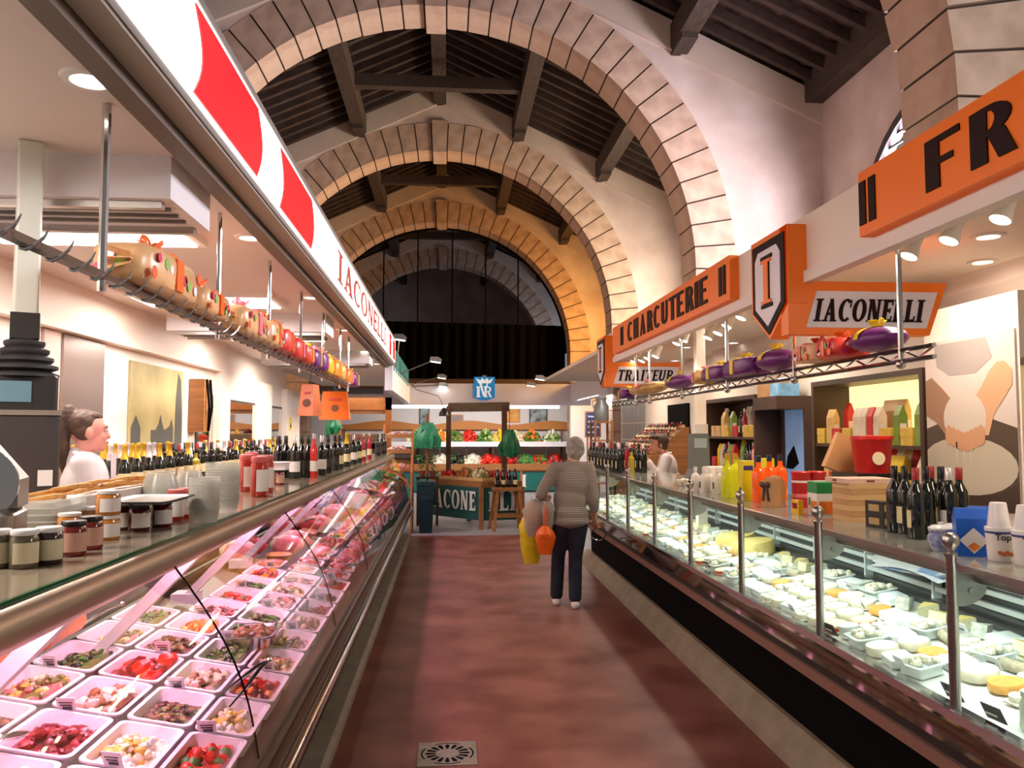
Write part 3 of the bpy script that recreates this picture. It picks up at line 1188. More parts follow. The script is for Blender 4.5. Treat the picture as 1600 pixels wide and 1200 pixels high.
# front panes, posts
py_ = [onX(px, py, 1.62).y for px, py in ((1485, 845), (1277, 797), (1157, 775), (1077, 757), (1022, 746), (981, 737))]
d0 = (py_[-1] - py_[0]) / 5
posts = [py_[0] + d0 * k for k in range(-1, 9)]
posts = [y for y in posts if RY0 < y < RY1]
post = MB()
post.lathe([(0, .765), (.017, .765), (.017, 1.245), (.020, 1.25), (.020, 1.26), (.010, 1.265), (.012, 1.272), (.024, 1.285), (.027, 1.30), (.024, 1.315), (.013, 1.325), (0, 1.327)], 12)
PM = post.mesh('post', m_steel, True)
brk = MB()
brk.prism([(0, 1.09)] + [(.10 * math.sin(a * PI / 12), 1.15 - .06 * math.cos(a * PI / 12)) for a in range(1, 10)] + [(.10, 1.195), (0, 1.195)], 'y', -.004, .004)
brk.cyl((.05, -.008, 1.14), (.05, .008, 1.14), .012, n=10)
BM = brk.mesh('shelf_bracket', m_steel)
for y in posts:
    p_ = inst(PM, 'post', gs, (1.62, y, 0))
    inst(BM, 'shelf_bracket', gs, (1.635, y, 0))
pp = [RY0] + posts + [RY1]
for a, c_ in zip(pp[:-1], pp[1:]):
    MB().box(1.617, 1.623, a + .006, c_ - .006, .765, 1.205).build('glass_pane', m_glass, gs)
MB().box(1.70, 2.36, RY0, RY1, 1.205, 1.217).build('top_shelf', M('shelf_glass_pale', (148, 150, 142), .1, spec=.7), rc)
MB().box(1.672, 1.70, RY0, RY1, 1.195, 1.216).build('shelf_edge', m_steel, rc)
b = MB().prism([(1.70, 1.204), (1.70, 1.165), (1.73, 1.155), (1.78, 1.19), (1.80, 1.204)], 'y', RY0, RY1)
b.build('lamp_housing', m_steel, rc)
MB().box(2.27, 2.36, RY0, RY1, .84, .862).build('rear_sill', m_steel, rc)
MB().box(2.345, 2.36, RY0, RY1, .862, 1.205).build('rear_wall', M('grille_back', (66, 70, 72), .5), rc)
for k in range(5):
    z = .895 + .058 * k
    MB().box(2.31, 2.335, RY0, RY1, z, z + .022).build('grille_slat', M('slat_white', (206, 212, 212), .35), rc)
k = 0
y = RY0 + .3
while y < RY1:
    MB().box(2.30, 2.345, y, y + .014, .862, 1.16).build('grille_upright', M('slat_white', (206, 212, 212)), rc)
    y += .62
# perforated strip along the rear of the deck
b = MB()
y = 1.5
while y < 6.5:
    b.box(2.262, 2.2695, y, y + .012, .836, .858)
    y += .028
b.box(2.255, 2.262, RY0, RY1, .834, .86)
o = b.build('perforated_strip', [M('strip_dark', (60, 62, 62), .5)], rc)
o['kind'] = 'stuff'

# ================================================================== SMALL MESH LIBRARY
def tray_mb(w_, l_, h_, t=.008, fl=.82, rim=.012):
    b = MB()

    def ring(sx, sy, z, r):
        out = []
        for cx, cy, a0 in ((sx - r, sy - r, 0), (-sx + r, sy - r, 90), (-sx + r, -sy + r, 180), (sx - r, -sy + r, 270)):
            for k in range(4):
                a = math.radians(a0 + 30 * k)
                out.append((cx + r * math.cos(a), cy + r * math.sin(a), z))
        return out
    W, L = w_ / 2, l_ / 2
    rr = min(W, L) * .25
    rings = [ring(W * fl, L * fl, 0, rr * .8), ring(W - rim, L - rim, h_ - t, rr), ring(W, L, h_ - t * .7, rr), ring(W, L, h_, rr), ring(W - rim, L - rim, h_, rr), ring(W * fl - t, L * fl - t, t, rr * .7)]
    b.grid(rings, close=True)
    n = len(rings[0])
    b.add(rings[0], [tuple(range(n - 1, -1, -1))])
    b.add(rings[-1], [tuple(range(n))])
    return b


def pile_mesh(name, w_, l_, h_, n, size, cols, seed, flat=.7, base=True, long=1.0):
    """a heap of chunks; cols = list of materials"""
    r = random.Random(seed)
    b = MB()
    if base:
        b.prism([(w_ / 2 * math.cos(a), l_ / 2 * math.sin(a)) if False else (max(-w_ / 2, min(w_ / 2, w_ * .62 * math.cos(a))), max(-l_ / 2, min(l_ / 2, l_ * .62 * math.sin(a)))) for a in [2 * PI * i / 16 for i in range(16)]], 'z', 0, h_ * .35)
    for i in range(n):
        x, y = r.uniform(-w_ / 2, w_ / 2), r.uniform(-l_ / 2, l_ / 2)
        hh = h_ * (1 - .75 * max(abs(x) / (w_ / 2), abs(y) / (l_ / 2)) ** 2)
        s = size * r.uniform(.7, 1.3)
        b.sph((x * .93, y * .93, max(s * .5, hh * r.uniform(.55, 1))), (s * long, s, s * flat), 6, 4, r.randrange(len(cols)), (r.uniform(-.6, .6), r.uniform(-.6, .6), r.uniform(0, 6)), .18, r)
    return b.mesh(name, cols, True, False)


def fm(name, col, rough=.35, var=.2, nscale=40, **kw):
    return M(name, col, rough, var=var, nscale=nscale, **kw)


f_red = fm('tomato_red', (214, 44, 30), .25)
f_dred = fm('dark_beet', (120, 26, 32), .3)
f_ham = fm('ham_pink', (212, 128, 124), .35, nscale=25)
f_meat = fm('raw_meat', (168, 58, 58), .35, nscale=25)
f_dmeat = fm('dark_meat', (96, 48, 42), .45, nscale=25)
f_fat = fm('pale_fat', (226, 196, 180), .4)
f_orange = fm('carrot_orange', (232, 130, 44), .35)
f_yel = fm('maize_yellow', (226, 188, 84), .4)
f_grn = fm('leaf_green', (74, 120, 46), .45)
f_olv = fm('olive_green', (128, 126, 66), .35)
f_crm = fm('cream_food', (226, 210, 176), .45)
f_brn = fm('brown_crust', (146, 94, 54), .55)
f_wht = fm('white_food', (232, 226, 214), .5)
f_blk = fm('black_olive', (40, 32, 36), .25)
# ================================================================== MEAT COUNTER CONTENTS
PANS = {}


def get_pan(w_, l_, h_):
    k = (w_, l_, h_)
    if k not in PANS:
        PANS[k] = tray_mb(w_, l_, h_).mesh('serving_pan', m_pan, True)
    return PANS[k]


recipes = [('shredded carrot salad', [f_orange, f_yel, f_orange], .012, 90), ('diced salad with ham and peas', [f_ham, f_crm, f_olv, f_yel], .013, 90),
           ('stuffed red tomatoes', [f_red, f_red, f_dred], .030, 22), ('pale mayonnaise salad', [f_crm, f_wht, f_yel], .014, 80),
           ('dark beetroot salad', [f_dred, f_dred, f_meat], .014, 80), ('mixed olives', [f_olv, f_blk, f_grn], .013, 80),
           ('seafood salad with herbs', [f_ham, f_wht, f_olv, f_dmeat], .016, 80), ('chopped pork and onion salad', [f_ham, f_meat, f_fat, f_dmeat], .016, 80),
           ('roasted peppers', [f_red, f_orange, f_dred], .020, 50), ('lentil salad with herbs', [f_dmeat, f_olv, f_brn], .010, 100),
           ('cherry tomatoes with basil', [f_red, f_red, f_grn], .019, 46), ('marinated mushrooms', [f_brn, f_crm, f_fat], .018, 60)]
PILES = [[pile_mesh('salad', .15, .25, .045, n_, s_, c_, 40 + i * 3 + j) for j in range(1)] for i, (nm, c_, s_, n_) in enumerate(recipes)]
TIL = math.atan(.19)
card = MB().obox((0, 0, .03), (.055, .002, .045), (.35, 0, 0), 0)
card.obox((0, -.003, .036), (.04, .0016, .004), (.35, 0, 0), 1)
card.obox((0, -.001, .028), (.034, .0016, .004), (.35, 0, 0), 1)
card.obox((.004, .001, .019), (.028, .0016, .008), (.35, 0, 0), 1)
CARD = card.mesh('price_card', [M('card_white', (240, 228, 236), .5), M('card_ink', (60, 50, 66), .6)])
cols = [(-.685, .17), (-.875, .19), (-1.085, .205), (-1.30, .20)]
pan_i = 0
count = {}
for r_ in range(11):
    y = 1.72 + r_ * .315
    for ci, (x, w_) in enumerate(cols):
        if r_ >= 7 and ci >= 3:
            continue
        lift = .018 * ci
        z = ldeck(x) + .016
        i = (r_ * 5 + ci * 3 + (r_ * ci) % 4) % len(recipes)
        nm = recipes[i][0]
        count[nm] = count.get(nm, 0) + 1
        hh = .075
        o = inst(get_pan(w_, .295, hh), 'serving_pan', None, (x, y, z), (0, TIL, 0))
        pos = ['by the glass', 'second from glass', 'third from glass', 'by rear track'][ci]
        lev = RND.uniform(.55, 1.0)
        tag(o, 'white pan of %s, %s row from slicer, %s' % (nm, ORD[r_], pos), 'pan', 'white salad pans in the meat counter')
        p = inst(PILES[i][0], 'salad', None, (x, y, z + .014 + .018 * lev), (0, TIL, RND.choice((0, PI)) + RND.uniform(-.04, .04)), (w_ / .185, 1.04, lev * .7 + .5))
        tag(p, '%s in a pan, %s row from slicer, %s' % (nm, ORD[r_], pos), 'salad', None, 'stuff')
        if (r_ + ci) % 2 == 0:
            c_ = inst(CARD, 'price_card', None, (x + RND.uniform(-.03, .03), y + .146, z + hh - .008 + .002), (0, 0, RND.uniform(-.3, .1)))
            tag(c_, 'price card on pan of %s, %s row, %s' % (nm, ORD[r_], pos), 'price card', 'price cards in the meat counter')

# tongs and spoons lying in the pans
def tongs(loc, rz, label):
    t = thing('tongs', label, 'tongs', loc, rz)
    for s_ in (-1, 1):
        MB().tube([(0, 0, .10), (s_ * .012, .05, .085), (s_ * .035, .14, .035), (s_ * .04, .20, .0)], [.005, .006, .006, .004], 6).build('arm', m_chrome, t, True)
    MB().sph((0, 0, .10), .009, 8, 5).build('hinge', m_chrome, t)


q = onZ(425, 1045, .80)
tongs((q.x, q.y - .05, ldeck(q.x) + .095), 2.5, 'steel serving tongs propped between tomato and beetroot pans')
q = onZ(190, 985, .87)
tongs((q.x, q.y, ldeck(q.x) + .10), 1.9, 'steel serving tongs in the carrot salad pan by the rear track')
t = thing('serving_spoon', 'serving spoon with an orange handle laid in a pan', 'spoon', (-1.29, 2.06, ldeck(-1.29) + .10), .6)
MB().tube([(.0, 0, .0), (.10, 0, .012)], [.009, .007], 8).build('handle', M('orange_plastic', (240, 128, 20), .3), t, True)
MB().tube([(.10, 0, .012), (.2, 0, .005)], .004, 6).build('shaft', m_chrome, t)
MB().sph((.23, 0, 0), (.035, .024, .008), 10, 5).build('bowl', m_chrome, t, True)

# steel tray with skewers of roasted meat
q = onZ(395, 992, .80)
t = thing('steel_tray', 'raised stainless tray rim holding browned roast meat among the salad pans', 'tray', (q.x, q.y, ldeck(q.x) + .085), 0)
tray_mb(.21, .26, .05).build('tray', m_chrome, t, True)
o = inst(pile_mesh('roast', .16, .20, .05, 40, .022, [f_brn, f_dmeat, f_brn], 5), 'roast_meat', None, (q.x, q.y, ldeck(q.x) + .095))
tag(o, 'browned roast meat pieces in the stainless tray', 'roast meat', None, 'stuff')


# hams, salamis, sausages, pies further along
def lump(r_, rx, ry, rz, mats, nu=12, nv=8, jit=.06):
    b = MB()
    b.sph((0, 0, rz * .9), (rx, ry, rz), nu, nv, 0, None, jit, r_)
    for f in range(len(b.f)):
        zz = sum(b.v[i][2] for i in b.f[f]) / len(b.f[f])
        xx = sum(b.v[i][0] for i in b.f[f]) / len(b.f[f])
        if len(mats) > 1 and xx > rx * .45:
            b.m[f] = 1
    b.v = [(min(x, rx * .72) if len(mats) > 1 else x, y, max(0, z)) for x, y, z in b.v]
    return b


rr_ = random.Random(5)
MEATS = []
MEATS.append(('cooked_ham', 'pink cooked ham with pale fat edge', 'ham', lump(rr_, .11, .14, .09, [1, 1]).mesh('ham', [f_fat, f_ham], True, False), 'cooked hams in the meat counter', (.13, .12)))
MEATS.append(('cured_ham', 'dark cured ham with red cut face', 'ham', lump(rr_, .10, .15, .085, [1, 1]).mesh('cured', [f_dmeat, f_meat], True, False), 'cured hams in the meat counter', (.13, .14)))
b = MB()
b.tube([(-.15, 0, .035), (-.13, 0, .035), (.12, 0, .035), (.14, 0, .035)], [.012, .034, .036, .034], 12)
b.cyl((.14, 0, .035), (.142, 0, .035), .031, n=12, mi=1)
MEATS.append(('salami', 'dark salami with cut red end', 'salami', b.mesh('salami', [f_dmeat, f_meat], True), 'salamis in the meat counter', (.05, .16)))
b = MB()
b.tube([(-.2, 0, .06), (-.17, 0, .06), (.18, 0, .06), (.2, 0, .06)], [.03, .058, .06, .056], 16)
b.cyl((.2, 0, .06), (.203, 0, .06), .055, n=16, mi=1)
MORT = b.mesh('mortadella', [M('orange_casing', (206, 120, 66), .3, var=.15, nscale=10), f_ham], True)
MEATS.append(('mortadella', 'orange-cased mortadella with pink cut end', 'mortadella', MORT, 'mortadellas in the meat counter', (.08, .2)))
b = MB()
for k in range(5):
    pts = [(.045 * k - .09, -.09 + .18 * j / 6, .022 + .012 * math.sin(PI * j / 6) + .004 * (k % 2)) for j in range(7)]
    b.tube(pts, [.008, .018, .02, .02, .02, .018, .008], 8)
MEATS.append(('sausage_row', 'row of plump red sausages', 'sausages', b.mesh('sausages', fm('fresh_sausage', (188, 86, 76), .3), True), 'fresh sausage rows in the meat counter', (.12, .11)))
b = tray_mb(.22, .28, .03)
nb = len(b.m)
r2 = random.Random(3)
for k in range(7):
    b.sph((r2.uniform(-.02, .02), -.1 + .033 * k, .035), (.08, .03, .014), 10, 5, 1 + k % 2, (.5, 0, r2.uniform(-.1, .1)), .08, r2)
MEATS.append(('sliced_meat_tray', 'white tray of sliced pink cold cuts', 'cold cuts', b.mesh('slices', [m_pan, f_ham, f_meat], True), 'cold cut trays in the meat counter', (.12, .15)))
b = MB()
b.lathe([(0, 0), (.085, 0), (.10, .05), (.104, .052), (.09, .062), (0, .068)], 14)
MEATS.append(('meat_pie', 'round golden meat pie', 'pie', b.mesh('pie', fm('pie_crust', (190, 128, 66), .5), True), 'golden pies in the meat counter', (.11, .11)))
b = MB()
b.rbox(-.08, .08, -.13, .13, 0, .09, .02, 0)
b.box(-.082, -.0, -.132, -.10, .002, .086, 1)
MEATS.append(('terrine', 'brown loaf terrine with pale cut face', 'terrine', b.mesh('terrine', [fm('terrine_brown', (150, 104, 66), .5), f_fat], True), 'terrines in the meat counter', (.1, .14)))
b = tray_mb(.20, .26, .04)
r2 = random.Random(9)
for k in range(26):
    b.sph((r2.uniform(-.075, .075), r2.uniform(-.1, .1), .03 + r2.uniform(0, .02)), (.035, .02, .014), 6, 4, 1 + r2.randrange(3), (r2.uniform(-.5, .5), 0, r2.uniform(0, 6)), .1, r2)
MEATS.append(('vegetable_tray', 'white tray of yellow and orange vegetables', 'vegetables', b.mesh('veg', [m_pan, f_yel, f_orange, f_grn], True), 'marinated vegetable trays in the meat counter', (.11, .14)))
b = tray_mb(.20, .26, .04)
for k in range(26):
    b.sph((r2.uniform(-.075, .075), r2.uniform(-.1, .1), .03 + r2.uniform(0, .02)), (.035, .022, .016), 6, 4, 1 + r2.randrange(2), (r2.uniform(-.5, .5), 0, r2.uniform(0, 6)), .1, r2)
MEATS.append(('minced_meat_tray', 'white tray of raw red meat', 'meat', b.mesh('mince', [m_pan, f_meat, f_ham], True), 'raw meat trays in the meat counter', (.11, .14)))
seq = [[9, 5, 8, 9, 5, 8, 9, 5], [4, 9, 5, 8, 9, 4, 5, 9], [0, 7, 5, 0, 1, 6, 4, 0], [7, 2, 1, 0, 2, 7, 1, 2]]
FX = [-.72, -.93, -1.14, -1.34]
prev = {}
for r_ in range(27):
    y = 5.32 + r_ * .272
    for ci in range(4):
        k = seq[ci][(r_ * 3 + ci) % 8]
        nm, lab, cat, me, grp, (hx, hy) = MEATS[k]
        x = FX[ci]
        rz = PI / 2 if nm in ('salami', 'mortadella') else RND.choice((0, PI)) + RND.uniform(-.1, .1)
        if nm in ('cooked_ham', 'cured_ham'):
            rz = RND.uniform(-1.6, -.8)
        s_ = .84 if k not in (2, 4) else .88
        if nm in ('mortadella',):
            s_ = .62
        if nm == 'salami':
            s_ = .78
        o = inst(me, nm, None, (x, y, ldeck(x) + .03), (0, TIL if abs(rz) < .2 else 0, rz), s_)
        key = '%s, %s in its file, %s' % (lab, ORD[r_] if r_ < 20 else 'near the far wooden rack', ['by the curved glass', 'second file from the curved glass', 'third file from the curved glass', 'by the rear track'][ci])
        prev[nm, ci] = prev.get((nm, ci), 0) + 1
        key = '%s, %s, %s from salads' % (lab, ['by glass', 'second from glass', 'third from glass', 'by rear track'][ci], ordw(prev[nm, ci] - 1))
        tag(o, key, cat, grp)
# two logs at the near rear track
for k, (px, py, rz, z) in enumerate(((30, 1004, PI / 2, .0), (120, 968, PI / 2 + .05, .0))):
    q = onX(px, py, -1.40)
    o = inst(MORT, 'mortadella', None, (-1.395, 2.55 + .48 * k, ldeck(-1.4) + .10), (0, 0, rz), .8)
    tag(o, ['orange-cased mortadella log with glossy skin beside the carrot salad pans', 'reddish mortadella log lying behind the white bracket'][k], 'mortadella')

# ================================================================== TOP SHELF OF THE MEAT COUNTER
SZ = 1.314
m_lidw = M('lid_white', (226, 220, 218), .4)
m_lidb = M('lid_black', (26, 24, 26), .3)
m_lidr = M('lid_red_check', (206, 90, 90), .5)
m_paper = M('label_paper', (216, 206, 170), .6)
m_paperw = M('label_white', (230, 222, 216), .6)


def jar_set(name, content, lid, labelm, h=.105, r=.037):
    g = MB().lathe([(0, 0), (r * .9, 0), (r, .006), (r, h * .78), (r * .86, h * .86), (r * .86, h * .88), (0, h * .88)], 16).mesh(name, content, True)
    l = MB().lathe([(0, h * .86), (r * .93, h * .86), (r * .95, h * .87), (r * .95, h * .98), (r * .9, h), (0, h)], 16).mesh('lid', lid, True)
    b = MB()
    n = 7
    rows = []
    for i in range(n + 1):
        a = -1.9 + 2.0 * i / n
        rows.append([((r + .0008) * math.cos(a), (r + .0008) * math.sin(a), h * .14), ((r + .0008) * math.cos(a), (r + .0008) * math.sin(a), h * .68)])
    b.grid(rows)
    return [(name, g), ('lid', l), ('label', b.mesh('label', labelm, True, False))]


def place(parts, name, label, cat, loc, rz=0, group=None, sc=1.0):
    t = thing(name, label, cat, loc, rz, group)
    t.scale = (sc, sc, sc) if not isinstance(sc, (tuple, list)) else sc
    for n_, me in parts:
        inst(me, n_ if n_ != name else 'body', t)
    return t


J_ol = jar_set('jar', M('olive_jar', (92, 84, 66), .12, var=.25, nscale=60, coat=.5), m_lidw, m_paper)
J_dk = jar_set('jar', M('dark_jar', (52, 34, 34), .1, var=.3, nscale=50, coat=.5), m_lidw, m_paper)
J_rd = jar_set('jar', M('red_jar', (116, 22, 18), .1, var=.3, nscale=50, coat=.5), m_lidb, M('label_pink', (206, 160, 140), .6))
J_hn = jar_set('jar', M('honey_jar', (186, 116, 38), .1, coat=.5), m_lidw, m_paperw, .085, .04)
J_jm = jar_set('jar', M('jam_jar', (84, 18, 22), .1, coat=.5), m_lidb, m_paperw, .10, .04)
J_tm = jar_set('jar', M('tomato_jar', (176, 40, 22), .12, coat=.5), m_lidr, m_paperw, .13, .036)
js = [(8, 887, J_ol, 'grey-green jar with white lid and cream label at the outer row end'), (50, 887, J_ol, 'tall olive jar with dull white lid in the front row'),
      (88, 881, J_dk, 'dark preserve jar with white lid beside the red black-lidded jar'), (126, 868, J_rd, 'red preserve jar with black lid and pink label in front row'),
      (152, 858, J_rd, 'red jar with black lid half hidden behind its neighbour'), (178, 843, J_hn, 'amber honey jar with white cap, lower of two stacked'),
      (226, 829, J_jm, 'dark jam jar with black lid and large white label'), (202, 828, J_jm, 'dark jam jar behind the stacked honey jars'),
      (261, 823, J_jm, 'smaller dark jam jar with white label under the black tray edge'), (282, 813, J_tm, 'narrow red sauce jar next to the plastic cup stack'),
      (297, 809, J_tm, 'narrow red sauce jar touching the plastic cup stack'), (118, 838, J_hn, 'pale capped honey jar in the second row'),
      (147, 826, J_hn, 'white capped honey jar behind the stacked pair')]
for px, py, js_, lab in js:
    q = onZ(px, py, SZ)
    place(js_, 'jar', lab, 'jar', (q.x - .02, q.y, SZ), .0, 'jars on the meat counter shelf', .9)
q = onZ(178, 843, SZ)
place(J_hn, 'jar', 'amber honey jar with white cap, upper of two stacked', 'jar', (q.x - .02, q.y, SZ + .0775), 0, 'jars on the meat counter shelf', .9)
# big red sauce jars with white wrappers
for px, py, lab in ((385, 768, 'large red sauce jar with checked lid, rear left of its cluster'), (405, 776, 'large red sauce jar with two white bands facing the aisle'), (414, 770, 'large red sauce jar with checked lid beside the white dish'), (392, 757, 'large red sauce jar with checked lid behind the cluster')):
    q = onZ(px, py, SZ)
    place(J_tm, 'jar', lab, 'jar', (q.x, q.y, SZ), .2, 'large red sauce jars', (1.25, 1.25, 1.6))
# clear container stacks
m_clear = Mfilm('clear_plastic', (226, 226, 216), .42, .12)


def cupstack(n, r0, r1, h, step):
    b = MB()
    for k in range(n):
        z = k * step
        b.lathe([(r0, z), (r1, z + h * .92), (r1 * 1.06, z + h * .94), (r1 * 1.06, z + h)], 18)
    return b.mesh('cups', m_clear, True, False)


CS = cupstack(14, .05, .056, .05, .009)
CS2 = cupstack(10, .07, .052, .06, .010)
for px, py, me, lab, s_ in ((318, 815, CS, 'stack of clear round plastic tubs nearest the black tray', 1.0), (347, 800, CS, 'taller stack of clear round plastic tubs beside red sauce jars', 1.25),
                           (250, 795, CS2, 'upturned stack of clear plastic bowls behind the black tray', 1.1), (296, 782, CS2, 'upturned stack of clear bowls between tray and tall tubs', 1.0)):
    q = onZ(px, py, SZ)
    o = inst(me, 'tub_stack', None, (q.x, q.y, SZ), (0, 0, 0), s_)
    tag(o, lab, 'plastic tubs', 'stacks of clear tubs')
q = onZ(30, 835, SZ)
t = thing('ribbed_tray_stack', 'stack of ribbed clear plastic trays behind the front jars', 'plastic trays', (max(q.x - .08, -1.33), q.y + .05, SZ))
for k in range(4):
    o = tray_mb(.17, .26, .05).build('clear_tray', m_clear, t, True)
    o.location = (0, 0, .022 * k)
q = onZ(240, 800, SZ)
t = thing('black_tray', 'flat black plastic tray resting on the jam jar lids', 'tray', (-1.03, onZ(226, 829, SZ).y + .03, SZ + .0945))
tray_mb(.22, .34, .014).build('tray', M('black_plastic', (40, 42, 48), .25), t, True)
# bread sticks on a board at the back of the shelf
bs = MB()
bs.tube([(0, -.14, .011), (.01, 0, .014), (0, .14, .011)], [.006, .010, .006], 7)
BS = bs.mesh('breadstick', fm('breadstick_crust', (216, 154, 74), .6), True)
q = onZ(70, 800, SZ)
t = thing('paper_tray', 'long paper tray under a heap of golden breadsticks', 'tray', (-1.375, 3.35, SZ))
MB().box(-.055, .055, -.62, .62, 0, .10).build('box', M('paper_box', (218, 208, 200), .5), t)
for k in range(12):
    o = inst(BS, 'breadstick', None, (-1.375 + RND.uniform(-.03, .03), 2.88 + .085 * k, SZ + .101 + .012 * (k % 3)), (0, 0, RND.uniform(-.15, .15)))
    tag(o, 'thin golden breadstick on the paper tray, %s from the slicer' % ordw(k), 'breadstick', 'breadsticks on the paper tray')

# bottles -----------------------------------------------------------
def bottle_set(kind, glass, foil, lab, foilz=None):
    if kind == 'wine':
        pr = [(0, 0), (.036, 0), (.038, .006), (.038, .185), (.034, .205), (.018, .235), (.0145, .25), (.0145, .305), (0, .305)]
        f = [(.0150, .255), (.0155, .305), (.012, .309), (0, .309)]
    elif kind == 'champ':
        pr = [(0, 0), (.042, 0), (.044, .006), (.044, .14), (.038, .18), (.022, .235), (.016, .265), (.015, .31), (0, .31)]
        f = [(.0265, .222), (.0175, .262), (.0168, .305), (.019, .31), (.016, .325), (0, .327)]
    elif kind == 'liq':
        pr = [(0, 0), (.040, 0), (.042, .006), (.042, .17), (.036, .195), (.016, .215), (.015, .25), (0, .25)]
        f = [(.017, .245), (.017, .285), (0, .286)]
    elif kind == 'slim':
        pr = [(0, 0), (.026, 0), (.028, .006), (.028, .21), (.014, .25), (.012, .30), (0, .30)]
        f = [(.0135, .285), (.0135, .325), (0, .326)]
    else:  # oil, square shoulders
        pr = [(0, 0), (.032, 0), (.034, .006), (.034, .16), (.014, .18), (.013, .23), (0, .23)]
        f = [(.0145, .225), (.0145, .25), (0, .251)]
    r = max(p[0] for p in pr)
    g = MB().lathe(pr, 14).mesh('glass', glass, True)
    c_ = MB().lathe([(f[0][0] * .9, f[0][1])] + f, 12).mesh('cap', foil, True)
    b = MB()
    rows = []
    n = 10
    for i in range(n + 1):
        a = -PI * .98 + PI * 1.15 * i / n
        rows.append([((r + .0007) * math.cos(a), (r + .0007) * math.sin(a), .05), ((r + .0007) * math.cos(a), (r + .0007) * math.sin(a), .125)])
    b.grid(rows)
    return [('glass', g), ('cap', c_), ('label', b.mesh('label', lab, True, False))]


g_dark = M('dark_bottle_glass', (18, 22, 16), .06, spec=.7)
g_black = M('black_bottle_glass', (14, 12, 13), .06, spec=.7)
g_rose = M('rose_wine', (206, 40, 34), .08, spec=.7)
g_oil = M('golden_oil', (176, 150, 40), .08, spec=.7)
g_clear = Mfilm('clear_bottle', (222, 226, 220), .5, .05)
c_blk = M('foil_black', (22, 20, 22), .3, metal=.3)
c_gold = M('foil_gold', (206, 164, 50), .3, metal=.6)
c_red = M('foil_red', (150, 22, 30), .35)
c_slv = M('foil_silver', (206, 196, 196), .3, metal=.5)
l_crm = M('bottle_label_cream', (220, 206, 158), .6)
l_dark = M('bottle_label_dark', (50, 44, 40), .5)
B_wb = bottle_set('wine', g_black, c_blk, l_dark)
B_wc = bottle_set('wine', g_dark, c_blk, l_crm)
B_wr = bottle_set('wine', g_dark, c_red, l_crm)
B_ws = bottle_set('wine', g_dark, c_slv, M('bottle_label_white', (226, 220, 214), .6))
B_ch = bottle_set('champ', g_dark, c_gold, l_crm)
B_cs = bottle_set('champ', g_dark, c_slv, l_crm)
B_ro = bottle_set('slim', g_rose, c_slv, M('bottle_label_white', (226, 220, 214), .6))
B_oil = bottle_set('oil', g_oil, c_blk, l_crm)
B_slr = bottle_set('slim', M('red_liqueur', (150, 16, 40), .08), c_slv, l_crm)
spec = [(435, 748, B_wb), (446, 746, B_wb), (460, 748, B_ws), (471, 745, B_wb), (481, 746, B_wb), (490, 750, B_ro), (502, 743, B_ws), (512, 741, B_wb),
        (523, 740, B_wb), (530, 735, B_wc), (541, 733, B_ch), (552, 731, B_ws), (560, 727, B_wr), (568, 726, B_slr), (577, 724, B_slr), (590, 720, B_wb), (597, 718, B_wb), (603, 716, B_wb)]
kinds = {id(B_wb): 'black wine bottle with black capsule', id(B_ws): 'dark bottle with white label and silver capsule', id(B_ro): 'bright red rose wine bottle with pale cap', id(B_wc): 'dark bottle with cream label',
         id(B_ch): 'champagne bottle with gold foil neck', id(B_wr): 'dark bottle with red capsule', id(B_slr): 'slim crimson liqueur bottle', id(B_cs): 'champagne bottle with silver foil neck', id(B_oil): 'golden oil bottle'}
for i, (px, py, bset) in enumerate(spec):
    q = onZ(px, py, SZ)
    x = max(-1.33, min(-.98, q.x))
    q = onX(px, py, x)
    place(bset, 'bottle', '%s, %s from the red sauce jars' % (kinds[id(bset)], ORD[i]), 'bottle', (x, min(12.5, q.y), SZ), RND.uniform(-.3, .3), 'bottles on the meat counter shelf')
# little dishes and jars beside the bottles
q = onZ(441, 756, SZ)
o = tray_mb(.13, .15, .05).build('white_dish', m_pan, None, True)
o.location = (q.x + .0, q.y - .1, SZ + .096)
tag(o, 'small white dish resting on a squat jar before the bottles', 'dish')
place(J_rd, 'jar', 'squat dark jar under the small white dish', 'jar', (q.x, q.y - .1, SZ), 0, None, .9)

# back bar along the left wall with rows of bottles
bb = thing('back_bar', 'low white back bar along the left wall crowded with bottles', 'counter', (0, 0, 0))
MB().box(WL + .02, -2.16, 5.35, 11.6, .14, 1.20).build('carcass', M('backbar_white', (206, 196, 186), .5), bb)
MB().box(WL + .01, -2.12, 5.3, 11.65, 1.20, 1.24).build('top', m_oak, bb)
kk = [B_ch, B_cs, B_wb, B_oil, B_wr, B_ws, B_wc]
n_ = 0
for r_ in range(3):
    for k in range(26):
        y = 5.5 + .225 * k + .05 * r_
        x = -2.22 - .14 * r_
        bset = kk[(k * 3 + r_ * 2) % 7] if k > 5 else (B_ch if (k + r_) % 3 else B_cs)
        place(bset, 'bottle', '%s, back bar %s row, %s from poster end' % (kinds[id(bset)], ORD[r_], ordw(k)), 'bottle', (x, y, 1.24), RND.uniform(-.4, .4), 'bottles on the back bar')

